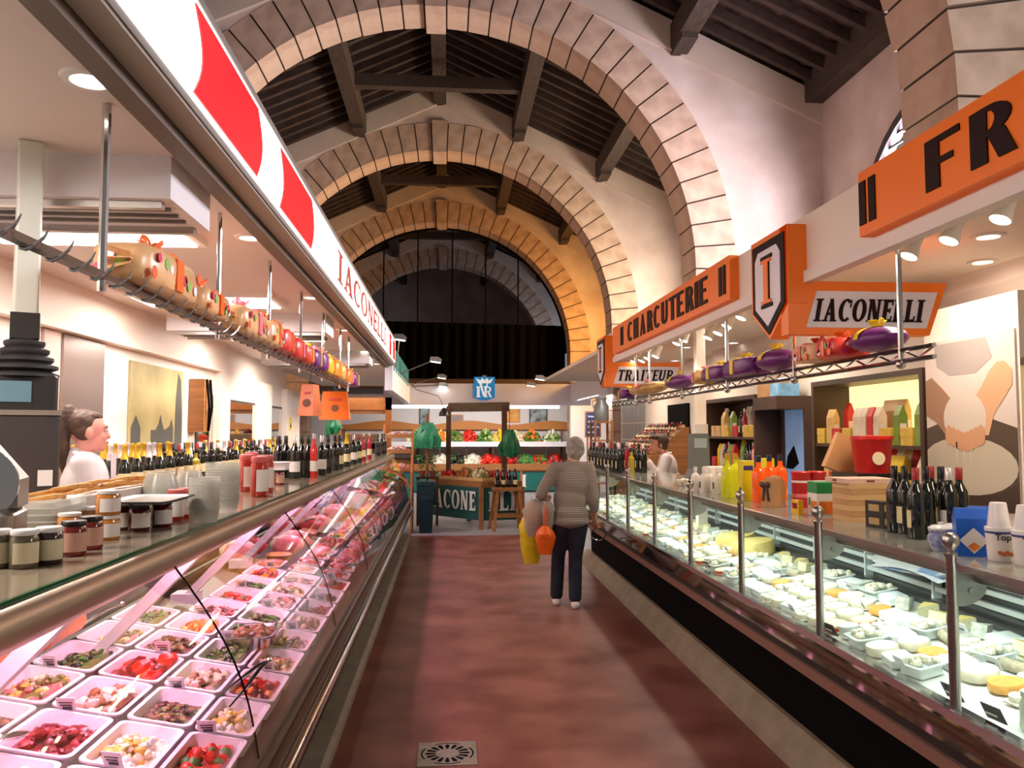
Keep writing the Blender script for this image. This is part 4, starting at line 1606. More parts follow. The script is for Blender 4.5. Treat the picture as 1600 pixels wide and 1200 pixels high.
# scale and slicer at the near end of the shop ----------------------
q = onX(50, 155, -1.5)
PX, PY = -1.66, onX(46, 330, -1.66).y
t = thing('hanging_scale', 'black checkout scale on a pale square post from the ceiling', 'scale', (PX, PY, SZ), .45)
MB().rbox(-.045, .045, -.045, .045, .80, LC - SZ, .012).build('post', M('post_enamel', (214, 216, 206), .3), t)
MB().box(-.05, .05, -.05, .05, .70, .80).build('post_collar', m_dark, t)
b = MB()
pr = []
for k in range(5):
    z = .70 - .032 * k
    r = .06 + .016 * min(k, 3.2)
    pr += [(r * .86, z), (r + .012, z - .010), (r + .012, z - .022)]
b.lathe([(0, .70)] + pr + [(0, pr[-1][1])], 18)
b.build('bellows', M('rubber_black', (34, 32, 32), .6), t, True)
MB().rbox(-.25, .12, -.10, .10, .42, .555, .015).build('display_head', m_dark, t)
MB().box(-.16, .03, -.104, -.098, .45, .53).build('screen', M('lcd', (96, 124, 134), .3, emit=.25), t)
MB().rbox(-.28, .13, -.10, .10, .02, .405, .015).build('cabinet', M('scale_brown_black', (62, 54, 52), .5), t)
MB().box(-.28, .134, -.105, .105, .40, .42).build('cabinet_lid', m_alu, t)
MB().box(.06, .11, -.106, -.10, .13, .19).build('socket', m_white, t)
b = MB().box(-.1, .06, -.06, .06, 0, .02)
b.build('foot', m_dark, t)
MB().box(-.04, .04, -.04, .04, .12 - SZ + .02, 0).build('pedestal', m_dark, t)

q = onZ(15, 800, SZ)
t = thing('meat_slicer', 'grey meat slicer with a round steel blade beside the scale', 'slicer', (-1.33, 2.42, SZ), .3)
MB().rbox(-.12, .10, -.12, .12, .0, .12, .03).build('base', m_steel, t, True)
b = MB().prism([(-.12, .12), (.10, .12), (.10, .2), (.02, .30), (-.09, .30), (-.12, .24)], 'y', -.06, .1)
b.build('housing', M('slicer_grey', (150, 142, 136), .35, metal=.4), t)
b = MB().cyl((0, -.065, .19), (0, -.08, .19), .105, n=24)
b.build('blade', m_chrome, t, True)
b = MB().cyl((0, -.081, .19), (0, -.09, .19), .035, n=18)
b.build('hub', m_white, t, True)
b = MB().cyl((0, -.0905, .19), (0, -.094, .19), .012, n=12)
b.build('knob', M('purple_plastic', (120, 30, 120), .4), t, True)

# wall of the left shop ---------------------------------------------
def wallx(px, py):
    return onX(px, py, WL)


def panel_on_wall(name, px0, px1, z0, z1, mat, label, cat, t_=.02, frame=None):
    y0, y1 = wallx(px0, 600).y, wallx(px1, 600).y
    t = thing(name, label, cat, (WL + .004, (y0 + y1) / 2, z0))
    w2 = abs(y1 - y0) / 2
    MB().box(0, t_, -w2, w2, 0, z1 - z0).build('panel', mat, t)
    return t, w2, z1 - z0


panel_on_wall('wall_panel', 93, 158, 1.1, 2.42, M('grey_steel_panel', (150, 138, 132), .25, metal=.6), 'tall grey steel sheet on the wall behind the saleswoman', 'panel')
panel_on_wall('wall_panel', 62, 88, 1.1, 2.42, M('pale_tile_panel', (206, 182, 170), .35), 'narrow pink-white panel between scale and steel sheet', 'panel')
t, w2, hh = panel_on_wall('city_poster', 200, 283, 1.3, 2.33, M('sepia_sky', (196, 184, 128), .5, col2=(150, 140, 96), var=.1, nscale=2), 'sepia poster of a domed cathedral skyline on the left wall', 'poster')
m_sil = M('poster_silhouette', (74, 76, 72), .6)
b = MB()


def sil(poly, nm='building_print'):
    MB().prism([(-w2 + 2 * w2 * u, hh * v) for u, v in poly], 'x', .02, .0205).build(nm, m_sil, t)


sil([(.02, 0), (.02, .38), (.1, .50), (.18, .38), (.18, 0)])
sil([(.36, 0), (.36, .36), (.45, .36), (.5, .42), (.54, .52), (.58, .42), (.62, .36), (.72, .40), (.76, .48), (.8, .38), (.8, 0)])
sil([(.2, 0), (.2, .24), (.34, .22), (.34, 0)])
sil([(.82, 0), (.84, .7), (.88, .98), (.95, .9), (.985, .5), (.985, 0)], 'tower_print')
t = thing('wooden_case', 'narrow wooden wall case with black straps beside the poster', 'wall case', (WL + .12, wallx(300, 600).y, 1.65))
MB().box(-.115, .06, -.12, .12, 0, .62).build('case', m_oak, t)
MB().tube([(.07, -.06, .62), (.10, -.05, .3), (.08, 0, .02), (.10, .06, .3), (.07, .07, .62)], .016, 6).build('strap', m_blackm, t)
m_mir = M('mirror_silver', (220, 214, 206), .03, metal=1)
for px0, px1, z0, z1, lab in ((306, 332, 1.25, 2.12, 'narrow wall mirror next to the wooden case'), (352, 398, 1.28, 2.1, 'wide wall mirror between white pilasters'), (420, 440, .2, 2.1, 'tall mirror by the doorway with dark frame')):
    t, w2, hh = panel_on_wall('wall_mirror', px0, px1, z0, z1, M('mirror_back', (60, 52, 48), .5), lab, 'mirror', .012)
    MB().box(.012, .018, -w2 + .04, w2 - .04, .04, hh - .04).build('mirror_glass', m_mir, t)
for i, (px0, px1) in enumerate(((334, 350), (400, 417), (441, 462))):
    y0, y1 = wallx(px0, 600).y, wallx(px1, 600).y
    b = MB().box(WL, WL + .09, y0, y1, .14, 2.43)
    struct('trim_%d' % (15 + i), b, m_whitew, label='white pilaster on the left shop wall')
y = wallx(447, 600).y
t = thing('warning_notice', 'small yellow warning notice on a white pilaster', 'sign', (WL + .094, y, 1.68))
MB().box(0, .004, -.09, .09, 0, .24).build('plate', M('notice_yellow', (226, 206, 30), .5), t)
MB().prism([(-.06, .05), (.06, .05), (0, .16)], 'x', .004, .005).build('triangle', m_blackm, t)
# ================================================================== HANGING RAILS AND GIFTS
def gift_meshes(w_, l_, h_, round_=False, bs=1.0):
    """returns MBs: wrap, ribbon, bow for a package with long axis along y, base at z 0"""
    wr = MB()
    if round_:
        wr.sph((0, 0, h_ / 2), (w_ / 2, l_ / 2, h_ / 2), 14, 9)
        wr.v = [(x, y, max(0.0, z)) for x, y, z in wr.v]
    else:
        rj = random.Random(int(l_ * 1000))
        n_, m_ = 18, 9
        rows_ = []
        for j_ in range(m_ + 1):
            ph = -PI / 2 + PI * j_ / m_
            row_ = []
            for i_ in range(n_):
                a_ = 2 * PI * i_ / n_

                def sp(v, e_=.42):
                    return math.copysign(abs(v) ** e_, v)
                jj = 1 + rj.uniform(-.03, .03)
                row_.append((w_ / 2 * sp(math.cos(ph)) * sp(math.cos(a_)) * jj, l_ / 2 * sp(math.cos(ph)) * sp(math.sin(a_)) * jj, h_ / 2 + h_ / 2 * sp(math.sin(ph)) * jj))
            rows_.append(row_)
        wr.grid(rows_, close=True)
        for s2 in (-1, 1):
            for q_ in range(3):
                wr.obox((0, s2 * (l_ / 2 + .012), h_ * (.5 + .16 * (q_ - 1))), (w_ * .5, .05, .003), (s2 * (q_ - 1) * .5, .3 * (q_ - 1), 0))
    rb = MB()
    e = .004
    ey = l_ * .06
    kx = 1.0
    if round_:
        n = 12
        pts = [(math.cos(PI * i / n) * (w_ / 2 + e), math.sin(PI * i / n) * (h_ / 2 + e)) for i in range(n + 1)]
        rows = [[(x, -ey, h_ / 2 + z), (x, ey, h_ / 2 + z)] for x, z in pts]
        rb.grid(rows)
    else:
        rb.box(-w_ / 2 - e, w_ / 2 + e, -ey, ey, h_ * .12, h_ * .88)
        rb.box(-w_ / 2 * .8, w_ / 2 * .8, -ey, ey, h_ * .8, h_ + e)
    bw = MB()
    for s_ in (-1, 1):
        bw.sph((0, s_ * .05 * bs, h_ + .03 * bs), (.02 * bs, .055 * bs, .034 * bs), 8, 5, 0, (s_ * .5, 0, 0))
        bw.obox((s_ * .03 * bs, 0, h_ + .04 * bs), (.05 * bs, .09 * bs, .003), (0, s_ * -.7, .3))
        bw.obox((0.0, s_ * .05 * bs, h_ + .008), (.022 * bs, .09 * bs, .003), (s_ * -.15, 0, s_ * .4))
    bw.sph((0, 0, h_ + .012), .017 * bs, 8, 5)
    return wr, rb, bw


w_purple = M('purple_wrap', (104, 36, 112), .35, var=.2, nscale=14)
w_peach = M('peach_wrap', (226, 176, 126), .3, var=.12, nscale=12)
w_red = M('red_wrap', (214, 62, 52), .3, var=.25, nscale=14)
w_gold = M('gold_wrap', (206, 166, 92), .28, var=.25, nscale=14, metal=.2)
w_orange = M('orange_wrap', (236, 126, 40), .3, var=.25, nscale=14)
w_yel = M('yellow_ribbon', (238, 206, 40), .35)
w_or = M('orange_ribbon', (240, 104, 24), .3)
w_pk = M('pink_ribbon', (240, 130, 150), .3)
DOTS = [M('dot_orange', (238, 96, 30), .4), M('dot_pink', (216, 40, 96), .4), M('dot_green', (140, 190, 90), .4), M('dot_white', (246, 240, 250), .4)]


def gift(loc, w_, l_, h_, wrap, rib, label, group, round_=False, dots=0, rz=0):
    t = thing('gift_package', label, 'gift', loc, rz, group)
    a, b_, c_ = gift_meshes(w_, l_, h_, round_, 1.0 if loc[0] < 0 else .55)
    a.build('wrapping', wrap, t, True)
    b_.build('ribbon', rib, t, round_)
    c_.build('bow', rib, t, True)
    r = random.Random(int(loc[1] * 100))
    for k in range(dots):
        sx = 1 if loc[0] < 0 else -1
        rr = r.uniform(.016, .026) * min(1, h_ / .13)
        yy = (-l_ / 2 + .05) + (l_ - .1) * ((k * .618) % 1)
        if abs(yy) < l_ * .06 + rr:
            yy += l_ * .15
        zz = h_ * (.28 + .45 * ((k * .37) % 1))
        MB().cyl((sx * w_ / 2, yy, zz), (sx * (w_ / 2 + .0025), yy, zz), rr, n=10).build('dot', DOTS[k % 4], t)
        if k < 3:
            xx = -w_ / 4 + w_ / 2 * ((k * .618) % 1)
            MB().cyl((xx, -l_ / 2, zz), (xx, -l_ / 2 - .0025, zz), rr, n=10).build('dot', DOTS[(k + 1) % 4], t)
    return t


LRX, LRZ = -1.2, 2.19
rl = thing('hanging_rail', 'dark rail with curved hooks hung over the meat counter', 'rail', (LRX, 0, LRZ))
b = MB().box(-.018, .018, 1.6, 9.4, -.012, .012)
b.build('bar', M('rail_dark', (84, 70, 60), .3, metal=.8), rl)
for px in (157, 340, 420, 470, 505, 532, 545):
    y = onX(px, 500, LRX).y
    MB().cyl((0, y, -.055), (0, y, LC - LRZ), .012 if px > 200 else .016, n=8).build('hanger', m_chrome, rl, True)
hk = MB()
hk.tube([(.012, 0, -.03), (.03, 0, -.034), (.055, .004, -.02), (.075, .01, .004), (.085, .014, .03)], [.005, .006, .006, .0045, .002], 6)
HK = hk.mesh('hook', m_chrome, True)
for k in range(52):
    inst(HK, 'hook', rl, (0, 1.7 + .148 * k, 0))


def LY(px):
    return onX(px, 550, LRX).y


GL = 'gift parcels on the left hanging rail'
zt = LRZ + .0125


def lgift(px0, px1, h_, *a, **k):
    y0, y1 = LY(px0), LY(px1)
    gift((LRX - .02, (y0 + y1) / 2, zt), k.pop('w', .24), (y1 - y0) * .98, h_, *a, **k)


lgift(185, 282, .17, w_peach, w_or, 'peach parcel with coloured dots and orange bow, largest on the rail', GL, dots=9)
lgift(287, 334, .13, w_peach, w_or, 'peach dotted parcel with orange ribbon beside the largest one', GL, dots=7)
lgift(356, 400, .16, w_peach, w_pk, 'peach dotted parcel with a pink bow', GL, dots=7)
lgift(402, 424, .17, w_peach, w_or, 'short peach dotted parcel touching a red one', GL, dots=5)
lgift(426, 444, .17, w_red, w_or, 'crimson parcel with orange ribbon touching a peach one', GL)
lgift(446, 462, .16, w_red, w_pk, 'crimson parcel with pink bow in the middle of the rail', GL)
lgift(464, 476, .15, w_red, w_yel, 'crimson parcel with yellow ribbon next to a purple one', GL)
lgift(478, 490, .16, w_purple, w_yel, 'purple parcel with yellow ribbon between red and yellow ones', GL)
lgift(492, 500, .17, w_purple, w_pk, 'purple parcel with pink ribbon on the left rail', GL)
lgift(501, 513, .18, M('yellow_wrap', (226, 186, 40), .3, var=.2, nscale=12), w_or, 'yellow parcel with orange ribbon on the left rail', GL)
lgift(514, 523, .18, w_orange, w_yel, 'orange parcel with yellow ribbon over the orange bags', GL)
lgift(524, 532, .18, w_gold, w_or, 'golden parcel with orange ribbon over the orange bags', GL)
lgift(533, 543, .17, w_orange, w_pk, 'orange parcel with pink bow near the rail end', GL)
lgift(544, 552, .17, w_purple, w_yel, 'purple parcel with yellow ribbon at the rail end', GL)


# hanging orange cake boxes
def cake_box(px, ytop, ybot, wpx, label, rz, wd):
    y = LY(px)
    x = LRX + .06
    q0, q1 = onX(px, ytop, x), onX(px, ybot, x)
    y = q0.y
    h_ = q0.z - q1.z
    w_ = wpx * y / F
    t = thing('cake_box', label, 'cake box', (x, y, q1.z), rz)
    mo = M('cake_box_orange', (226, 100, 8), .3, var=.08, nscale=5)
    b = MB()
    a, c_ = w_ / 2, wd / 2
    b.add([(-a, -c_, 0), (a, -c_, 0), (a, c_, 0), (-a, c_, 0), (-a * .78, -c_ * .6, h_), (a * .78, -c_ * .6, h_), (a * .78, c_ * .6, h_), (-a * .78, c_ * .6, h_)],
          [(0, 3, 2, 1), (4, 5, 6, 7), (0, 1, 5, 4), (1, 2, 6, 5), (2, 3, 7, 6), (3, 0, 4, 7)])
    b.build('carton', mo, t)
    MB().cyl((a * .05, -c_ * .86 - .004, h_ * .4), (a * .05, -c_ * .80, h_ * .4), h_ * .13, n=16).build('print_roundel', M('cake_print', (120, 70, 40), .5), t)
    MB().obox((a * .05, -c_ * .74, h_ * .72), (w_ * .4, .004, h_ * .08), (-.4 * c_ / h_, 0, 0)).build('print_band', M('cake_print_red', (206, 60, 50), .5), t)
    MB().tube([(0, 0, h_), (0, 0, LRZ - .06 - q1.z)], .004, 5).build('ribbon_loop', m_dark, t)


cake_box(485, 601, 650, 24, 'narrow orange cake carton hanging from the gift rail', -.2, .2)
cake_box(524, 612, 656, 46, 'wide orange cake carton with round print hanging from the gift rail', .05, .22)

# right rail
RRX, RRZ = 1.86, 1.985
rr = thing('hanging_rail', 'slim chrome lattice rail hung over the cheese counter', 'rail', (RRX, 0, RRZ))
y0, y1 = onX(1460, 547, RRX).y, onX(957, 625, RRX).y
MB().cyl((0, y0, 0), (0, y1, 0), .010, n=8).build('upper_tube', m_chrome, rr, True)
MB().cyl((0, y0, -.045), (0, y1, -.045), .010, n=8).build('lower_tube', m_chrome, rr, True)
b = MB()
n = 60
b.tube([(0, y0 + (y1 - y0) * i / n, -.005 - .035 * (i % 2)) for i in range(n + 1)], .005, 5)
b.build('lattice_wire', m_chrome, rr)
for px in (1408, 1241, 1136, 1066, 1015, 993):
    y = onX(px, 560, RRX).y
    MB().cyl((0, y, -.05), (0, y, RC - RRZ), .012, n=8).build('hanger', m_chrome, rr, True)
    MB().sph((0, y, -.055), .022, 8, 6).build('end_ball', m_chrome, rr, True)
y = onX(1090, 600, RRX + .3).y
struct('trim_18', MB().box(RRX + .28, RRX + .36, y - .04, y + .04, 0, RC), m_whitew, label='slim white column behind the cheese counter')
GR = 'gift parcels on the right hanging rail'


def RYY(px):
    return onX(px, 590, RRX).y


def rgift(px0, px1, h_, *a, **k):
    y0_, y1_ = RYY(px1), RYY(px0)
    gift((RRX, (y0_ + y1_) / 2, RRZ + .011), k.pop('w', .2), (y1_ - y0_) * .97, h_ * .86, *a, **k)


rgift(1340, 1410, .125, w_purple, w_yel, 'rounded purple parcel with yellow ribbon at the near rail hanger', GR, round_=True)
rgift(1301, 1338, .11, w_red, w_or, 'red and white dotted parcel beside the rounded purple parcel', GR, dots=6)
rgift(1263, 1299, .11, w_peach, w_red, 'peach and red dotted parcel on the right rail', GR, dots=6)
rgift(1192, 1240, .14, w_purple, w_yel, 'purple parcel with yellow ribbon beside the lattice hanger', GR, round_=True)
rgift(1147, 1190, .13, w_purple, w_yel, 'boxy purple parcel with yellow ribbon in the middle of the right rail', GR)
rgift(1112, 1145, .12, w_purple, w_yel, 'purple parcel with yellow ribbon beside a golden parcel', GR)
rgift(1097, 1111, .11, w_gold, w_pk, 'small golden parcel next to the white column', GR)
rgift(1045, 1084, .13, w_purple, w_yel, 'round-topped purple parcel before the TRAITEUR sign', GR, round_=True)
rgift(986, 1043, .13, w_gold, w_pk, 'long golden parcel with pink bows under the TRAITEUR sign', GR, round_=True)
rgift(978, 985, .11, w_purple, w_yel, 'small purple parcel at the far end of the right rail', GR)

# ================================================================== CHEESES
ch_w = fm('cheese_rind_white', (230, 222, 200), .6, var=.08)
ch_y = fm('cheese_yellow', (232, 206, 130), .5, var=.08)
ch_c = fm('cheese_cream', (236, 226, 190), .5, var=.08)
ch_g = fm('cheese_grey_rind', (166, 154, 132), .7, var=.2)
ch_b = fm('blue_cheese', (206, 208, 196), .6, var=.25)
ch_o = fm('washed_rind', (222, 160, 84), .5, var=.12)
paperw = M('waxed_paper', (236, 240, 242), .35, var=.05, nscale=10)


def disc(r, h, mats, wedge=0):
    b = MB()
    if wedge:
        n = 8
        pts = [(0, 0)] + [(r * math.cos(wedge * i / n), r * math.sin(wedge * i / n)) for i in range(n + 1)]
        pts = [(x - r * .5, y - r * math.sin(wedge / 2) * .6) for x, y in pts]
        b.prism(pts, 'z', 0, h)
        b.m = [0, 1] + [1] + [1] * 0 + [1 if 0 < i < n + 1 else 0 for i in range(len(pts) - 1)] if False else [1 if k < 2 else 0 for k in range(len(b.f))]
        return b
    b.lathe([(0, 0), (r * .96, 0), (r, h * .15), (r, h * .85), (r * .95, h), (0, h)], 16)
    return b


CH = []
CH.append(('soft_cheese', 'round white-rind soft cheese', 'cheese', disc(.058, .032, None).mesh('c', ch_w, True)))
CH.append(('cheese_wedge', 'pale yellow wedge cut from a large cheese', 'cheese', disc(.13, .06, None, .75).mesh('c', [ch_c, ch_y])))
b = MB()
for k in range(6):
    b.lathe([(0, 0), (.022, 0), (.024, .004), (.024, .02), (.02, .024), (0, .024)], 10, ((k % 3 - 1) * .047, (k // 3 - .5) * .05, .006))
b.box(-.075, .075, -.055, .055, 0, .006)
CH.append(('goat_cheese_tray', 'tray of six small fresh goat cheeses', 'cheese', b.mesh('c', fm('goat_cheese', (234, 228, 208), .6, var=.06), True)))
b = MB()
b.tube([(0, -.06, .024), (0, -.058, .024), (0, .058, .024), (0, .06, .024)], [.018, .024, .024, .018], 12)
CH.append(('cheese_log', 'ash-grey log shaped goat cheese', 'cheese', b.mesh('c', ch_g, True)))
b = MB().rbox(-.05, .05, -.06, .06, 0, .035, .012)
CH.append(('wrapped_cheese', 'square cheese folded in white waxed paper', 'cheese', b.mesh('c', paperw, True)))
CH.append(('washed_rind_cheese', 'flat round cheese with orange washed rind', 'cheese', disc(.052, .026, None).mesh('c', ch_o, True)))
CH.append(('blue_cheese_wedge', 'veined blue cheese wedge on paper', 'cheese', disc(.12, .07, None, .7).mesh('c', [ch_b, ch_b])))
b = MB()
b.lathe([(0, 0), (.036, 0), (.043, .045), (.045, .05), (.045, .055), (0, .055)], 14)
CH.append(('cream_tub', 'white tub of fresh cream cheese with flat lid', 'tub', b.mesh('c', M('tub_white', (238, 240, 238), .35), True)))
b = MB()
b.lathe([(0, 0), (.055, 0), (.058, .006), (.058, .024), (.055, .03), (0, .03)], 18)
b.lathe([(.058, .008, 1), (.059, .009, 1), (.059, .022, 1), (.058, .023, 1)], 18, mi=1)
CH.append(('boxed_cheese', 'round boxed cheese with red and yellow band', 'cheese', b.mesh('c', [M('cheese_box_cream', (236, 222, 170), .5), M('cheese_box_red', (196, 40, 40), .5)], True)))
b = tray_mb(.13, .13, .04)
r2 = random.Random(8)
for k in range(16):
    b.sph((r2.uniform(-.04, .04), r2.uniform(-.04, .04), .032 + r2.uniform(0, .02)), .017, 6, 4, 1, None, .06, r2)
CH.append(('cheese_bowl', 'shallow dish of small white cheese pieces', 'cheese', b.mesh('c', [M('clear_dish', (222, 230, 230), .2), ch_w], True)))
big = disc(.15, .09, None).mesh('big_cheese', ch_y, True)
r3 = random.Random(21)
RXS = [1.735, 1.875, 2.015, 2.160]
pat = [[7, 4, 0, 9, 4, 8, 0, 2], [0, 2, 5, 0, 4, 2, 8, 0], [3, 0, 4, 2, 5, 9, 0, 4], [1, 6, 4, 1, 4, 6, 1, 9]]
TR = -math.atan(.14)
tagm = MB().obox((0, 0, .028), (.003, .062, .046), (0, -.5, 0), 0)
tagm.obox((-.0028, 0, .033), (.0012, .044, .005), (0, -.5, 0), 1)
tagm.obox((-.0028, .004, .024), (.0012, .036, .005), (0, -.5, 0), 1)
TAGW = tagm.mesh('price_card', [M('card_cool_white', (238, 240, 246), .5), M('card_ink', (60, 50, 66))])
TAGB = tagm.mesh('price_card', [M('slate_black', (24, 26, 30), .5), M('chalk_white', (226, 226, 230), .7)])
for r_ in range(62):
    y = 1.95 + r_ * .131
    for ci in range(4):
        if (5.15 < y < 5.95 and ci == 3) or (y < 2.75 and ci == 0):
            continue
        k = pat[ci][(r_ * 5 + r_ // 8 + ci) % 8]
        nm, lab, cat, me = CH[k]
        x = RXS[ci] + r3.uniform(-.008, .008)
        z = rdeck(x) + .004 + (.006 if k in (0, 4, 5, 7, 8, 2, 9) else 0)
        s_ = r3.uniform(.94, 1.12)
        o = inst(me, nm, None, (x, y + r3.uniform(-.006, .006), z), (0, TR, r3.uniform(-.25, .25) + (PI if k in (1, 6) and r_ % 2 else 0)), s_ if k not in (1, 6) else .8)
        file_ = ['against the front glass', 'second file from the front glass', 'third file from the front glass', 'along the rear grille'][ci]
        CN = globals().setdefault('CNT', {})
        CN[nm, ci] = CN.get((nm, ci), 0) + 1
        key = '%s, %s, %s from clip jars' % (lab, ['by front glass', 'second file from glass', 'third file from glass', 'along rear grille'][ci], ordw(CN[nm, ci] - 1))
        tag(o, key, cat, 'cheeses %s: %s' % (file_, nm.replace('_', ' ')))
        if (r_ * 3 + ci * 5) % 7 == 0:
            c_ = inst(TAGW, 'price_card', None, (x - .07, y + .03, z + .005), (0, 0, r3.uniform(-.3, .3)))
            tag(c_, 'white price card among cheeses %s, %s row from clip jars' % (['by front glass', 'second file', 'third file', 'by grille'][ci], ordw(r_)), 'price card', 'white price cards ' + file_)
for k, y in enumerate((5.4, 5.74)):
    o = inst(big, 'yellow_cheese', None, (2.10, y, rdeck(2.1) - .006 + .02), (0, TR, 0), .95)
    tag(o, ['large yellow cheese wheel by the rear grille, with cut pieces before it', 'large yellow cheese wheel next to another big wheel'][k], 'cheese')
# clip-top jars and slate cards at the near end
b1 = MB().lathe([(0, 0), (.036, 0), (.04, .008), (.04, .09), (.030, .112), (.030, .12), (0, .12)], 14).mesh('jar_glass', M('cream_jar', (226, 234, 220), .15, coat=.4), True)
b2 = MB().lathe([(0, .12), (.034, .12), (.034, .14), (0, .145)], 14).mesh('stopper', M('jar_stopper', (206, 214, 200), .15), True)
b3 = MB().tube([(-.04, 0, .09), (-.042, 0, .115), (-.02, 0, .15), (.02, 0, .15), (.042, 0, .115), (.04, 0, .09)], .004, 5).mesh('clip', M('rust_clip', (196, 92, 30), .4, metal=.4))
for k, y in enumerate((1.99, 2.1, 2.21, 2.32)):
    place([('jar_glass', b1), ('stopper', b2), ('clip', b3)], 'clip_jar', 'clip-top jar of cream with orange seal, %s from the slate card' % ORD[k], 'jar', (1.735 + .012 * (k % 2), y, rdeck(1.74) + .004), 1.2, 'clip-top jars at the cheese counter end', .8)
for px, py, lab in ((1560, 1110, 'beside the clip jars'), (1495, 1080, 'at the post by the china pots'), (1305, 1090, 'before the flat cartons'), (1110, 985, 'before the small white bottles')):
    q = onX(px, py - 30, 1.69)
    o = inst(TAGB, 'price_card', None, (1.672, q.y, rdeck(1.68) + .008), (0, 0, .15), 1.2)
    tag(o, 'black slate price card behind the front glass ' + lab, 'price card', 'slate price cards in the cheese counter')
# sheets of wrapping paper on the rear of the deck
q = onX(1440, 870, 2.2)
t = thing('paper_sheaf', 'sheaf of white wrapping paper sheets lying over the grille', 'paper', (2.20, q.y, 1.0), 0)
for k in range(4):
    b = MB()
    rows = []
    for i in range(7):
        u = i / 6
        rows.append([(-.10 + .01 * k, -.28 + .56 * u + .01 * k, .02 * math.sin(u * 4 + k) + .006 * k + .0), (.13, -.30 + .6 * u, .06 + .01 * math.sin(u * 5) + .006 * k)])
    b.grid(rows)
    b.build('sheet', M('pale_sheet', (226, 222, 226), .5) if k != 1 else M('blue_sheet', (150, 176, 216), .5), t, True, False)

# ================================================================== SHELF OF THE CHEESE COUNTER
TZ = 1.217


def rz_(px, py):
    return onZ(px, py, TZ)


GW = 'wine bottles on the cheese counter shelf'
wl = [(1399, 818, B_wb), (1415, 822, B_wc), (1432, 830, B_wr), (1448, 824, B_wc), (1456, 812, B_wr), (1472, 806, B_wc), (1484, 812, B_ws), (1500, 810, B_wr)]
for i, (px, py, bset) in enumerate(wl):
    q = onZ(px, 800, TZ)
    xx = [1.93, 1.95, 1.90, 1.97, 2.06, 2.09, 2.04, 2.10][i]
    q = onX(px, 800, xx)
    place(bset, 'bottle', '%s, %s from the flat cartons' % (kinds[id(bset)], ORD[i]), 'bottle', (xx, q.y, TZ), PI + RND.uniform(-.2, .3), GW, .93)
# patterned ceramic pots
pot = MB().lathe([(0, 0), (.028, 0), (.032, .006), (.046, .035), (.046, .05), (.038, .066), (.042, .07), (.042, .076), (0, .076)], 16)
POT = pot.mesh('pot', M('china_white_blue', (206, 206, 214), .25, var=.2, nscale=45, col2=(90, 110, 170)), True)
plid = MB().lathe([(.043, .076), (.044, .082), (.03, .092), (.008, .095), (.01, .104), (0, .106)], 16).mesh('pot_lid', M('china_lid', (214, 212, 214), .25, var=.1, nscale=40), True)
for k, (px, xx) in enumerate(((1470, 1.80), (1492, 1.88))):
    q = onX(px, 830, xx)
    place([('pot', POT), ('lid', plid)], 'china_pot', ['blue and white china pot beside the wine bottles', 'blue and white china pot beside the blue bags'][k], 'pot', (xx, q.y, TZ))
# blue bags with white diamond labels
mbl = M('blue_bag', (24, 92, 196), .3, var=.15, nscale=10)
for k, (px, xx) in enumerate(((1517, 1.84), (1538, 1.93))):
    q = onX(px, 840, xx)
    t = thing('blue_bag', ['bright blue paper bag with white diamond label by china pots', 'bright blue paper bag with white diamond label by white tubs'][k], 'bag', (xx, q.y, TZ), -.35)
    MB().add([(-.05, -.035, 0), (.05, -.035, 0), (.05, .035, 0), (-.05, .035, 0), (-.053, -.03, .13), (.053, -.03, .13), (.053, .03, .13), (-.053, .03, .13), (-.05, -.006, .165), (.05, -.006, .165), (.05, .006, .165), (-.05, .006, .165)],
             [(0, 3, 2, 1), (0, 1, 5, 4), (1, 2, 6, 5), (2, 3, 7, 6), (3, 0, 4, 7), (4, 5, 9, 8), (5, 6, 10, 9), (6, 7, 11, 10), (7, 4, 8, 11), (8, 9, 10, 11)]).build('bag', mbl, t)
    MB().prism([(-.045, .055), (0, .01), (.045, .055), (0, .10)], 'y', -.038, -.036).build('label', m_paperw, t)
    MB().prism([(-.02, .035), (0, .018), (.02, .035), (0, .05)], 'y', -.039, -.038).build('label_print', w_orange, t)
# white tubs with cone lids
for k, (px, xx) in enumerate(((1562, 1.86), (1605, 1.88))):
    q = onX(px, 866, xx)
    t = thing('snack_tub', ['white snack tub with upturned cups on top beside the blue bags', 'white snack tub with upturned cups at the shelf end'][k], 'tub', (xx, q.y, TZ), -.2)
    MB().lathe([(0, 0), (.034, 0), (.036, .004), (.042, .10), (0, .10)], 20).build('tub', m_paperw, t, True)
    MB().lathe([(0, .10), (.043, .10), (.0435, .112), (.036, .114), (.026, .19), (.024, .195), (0, .195)], 20).build('cup_lid', M('cup_white', (236, 230, 230), .3), t, True)
    MB().lathe([(.0425, .092), (.0432, .094), (.0432, .0995), (.0425, .10)], 20).build('blue_band', M('band_blue', (60, 70, 130), .4), t)
    font_text('Top', .03, m_dark, t, (-.006, -.0425, .072), (PI / 2, 0, -.1), bold=.0006)
    for j in range(4):
        MB().sph((-.014 + .011 * j, -.037, .03 - .004 * (j % 2)), (.010, .004, .007), 8, 5, 0, (0, .5, 0)).build('print', M('biscuit_print', (206, 110, 50), .5), t)


def carton(px, py, xx, w_, l_, h_, mats, label, rz=0, name='carton', z=TZ, kids=()):
    q = onX(px, py, xx)
    t = thing(name, label, 'box', (xx, q.y, z), rz)
    MB().box(-w_ / 2, w_ / 2, -l_ / 2, l_ / 2, 0, h_).build('box', mats, t)
    for nm, (x0, x1, y0, y1, z0, z1), m_ in kids:
        MB().box(x0, x1, y0, y1, z0, z1).build(nm, m_, t)
    return t


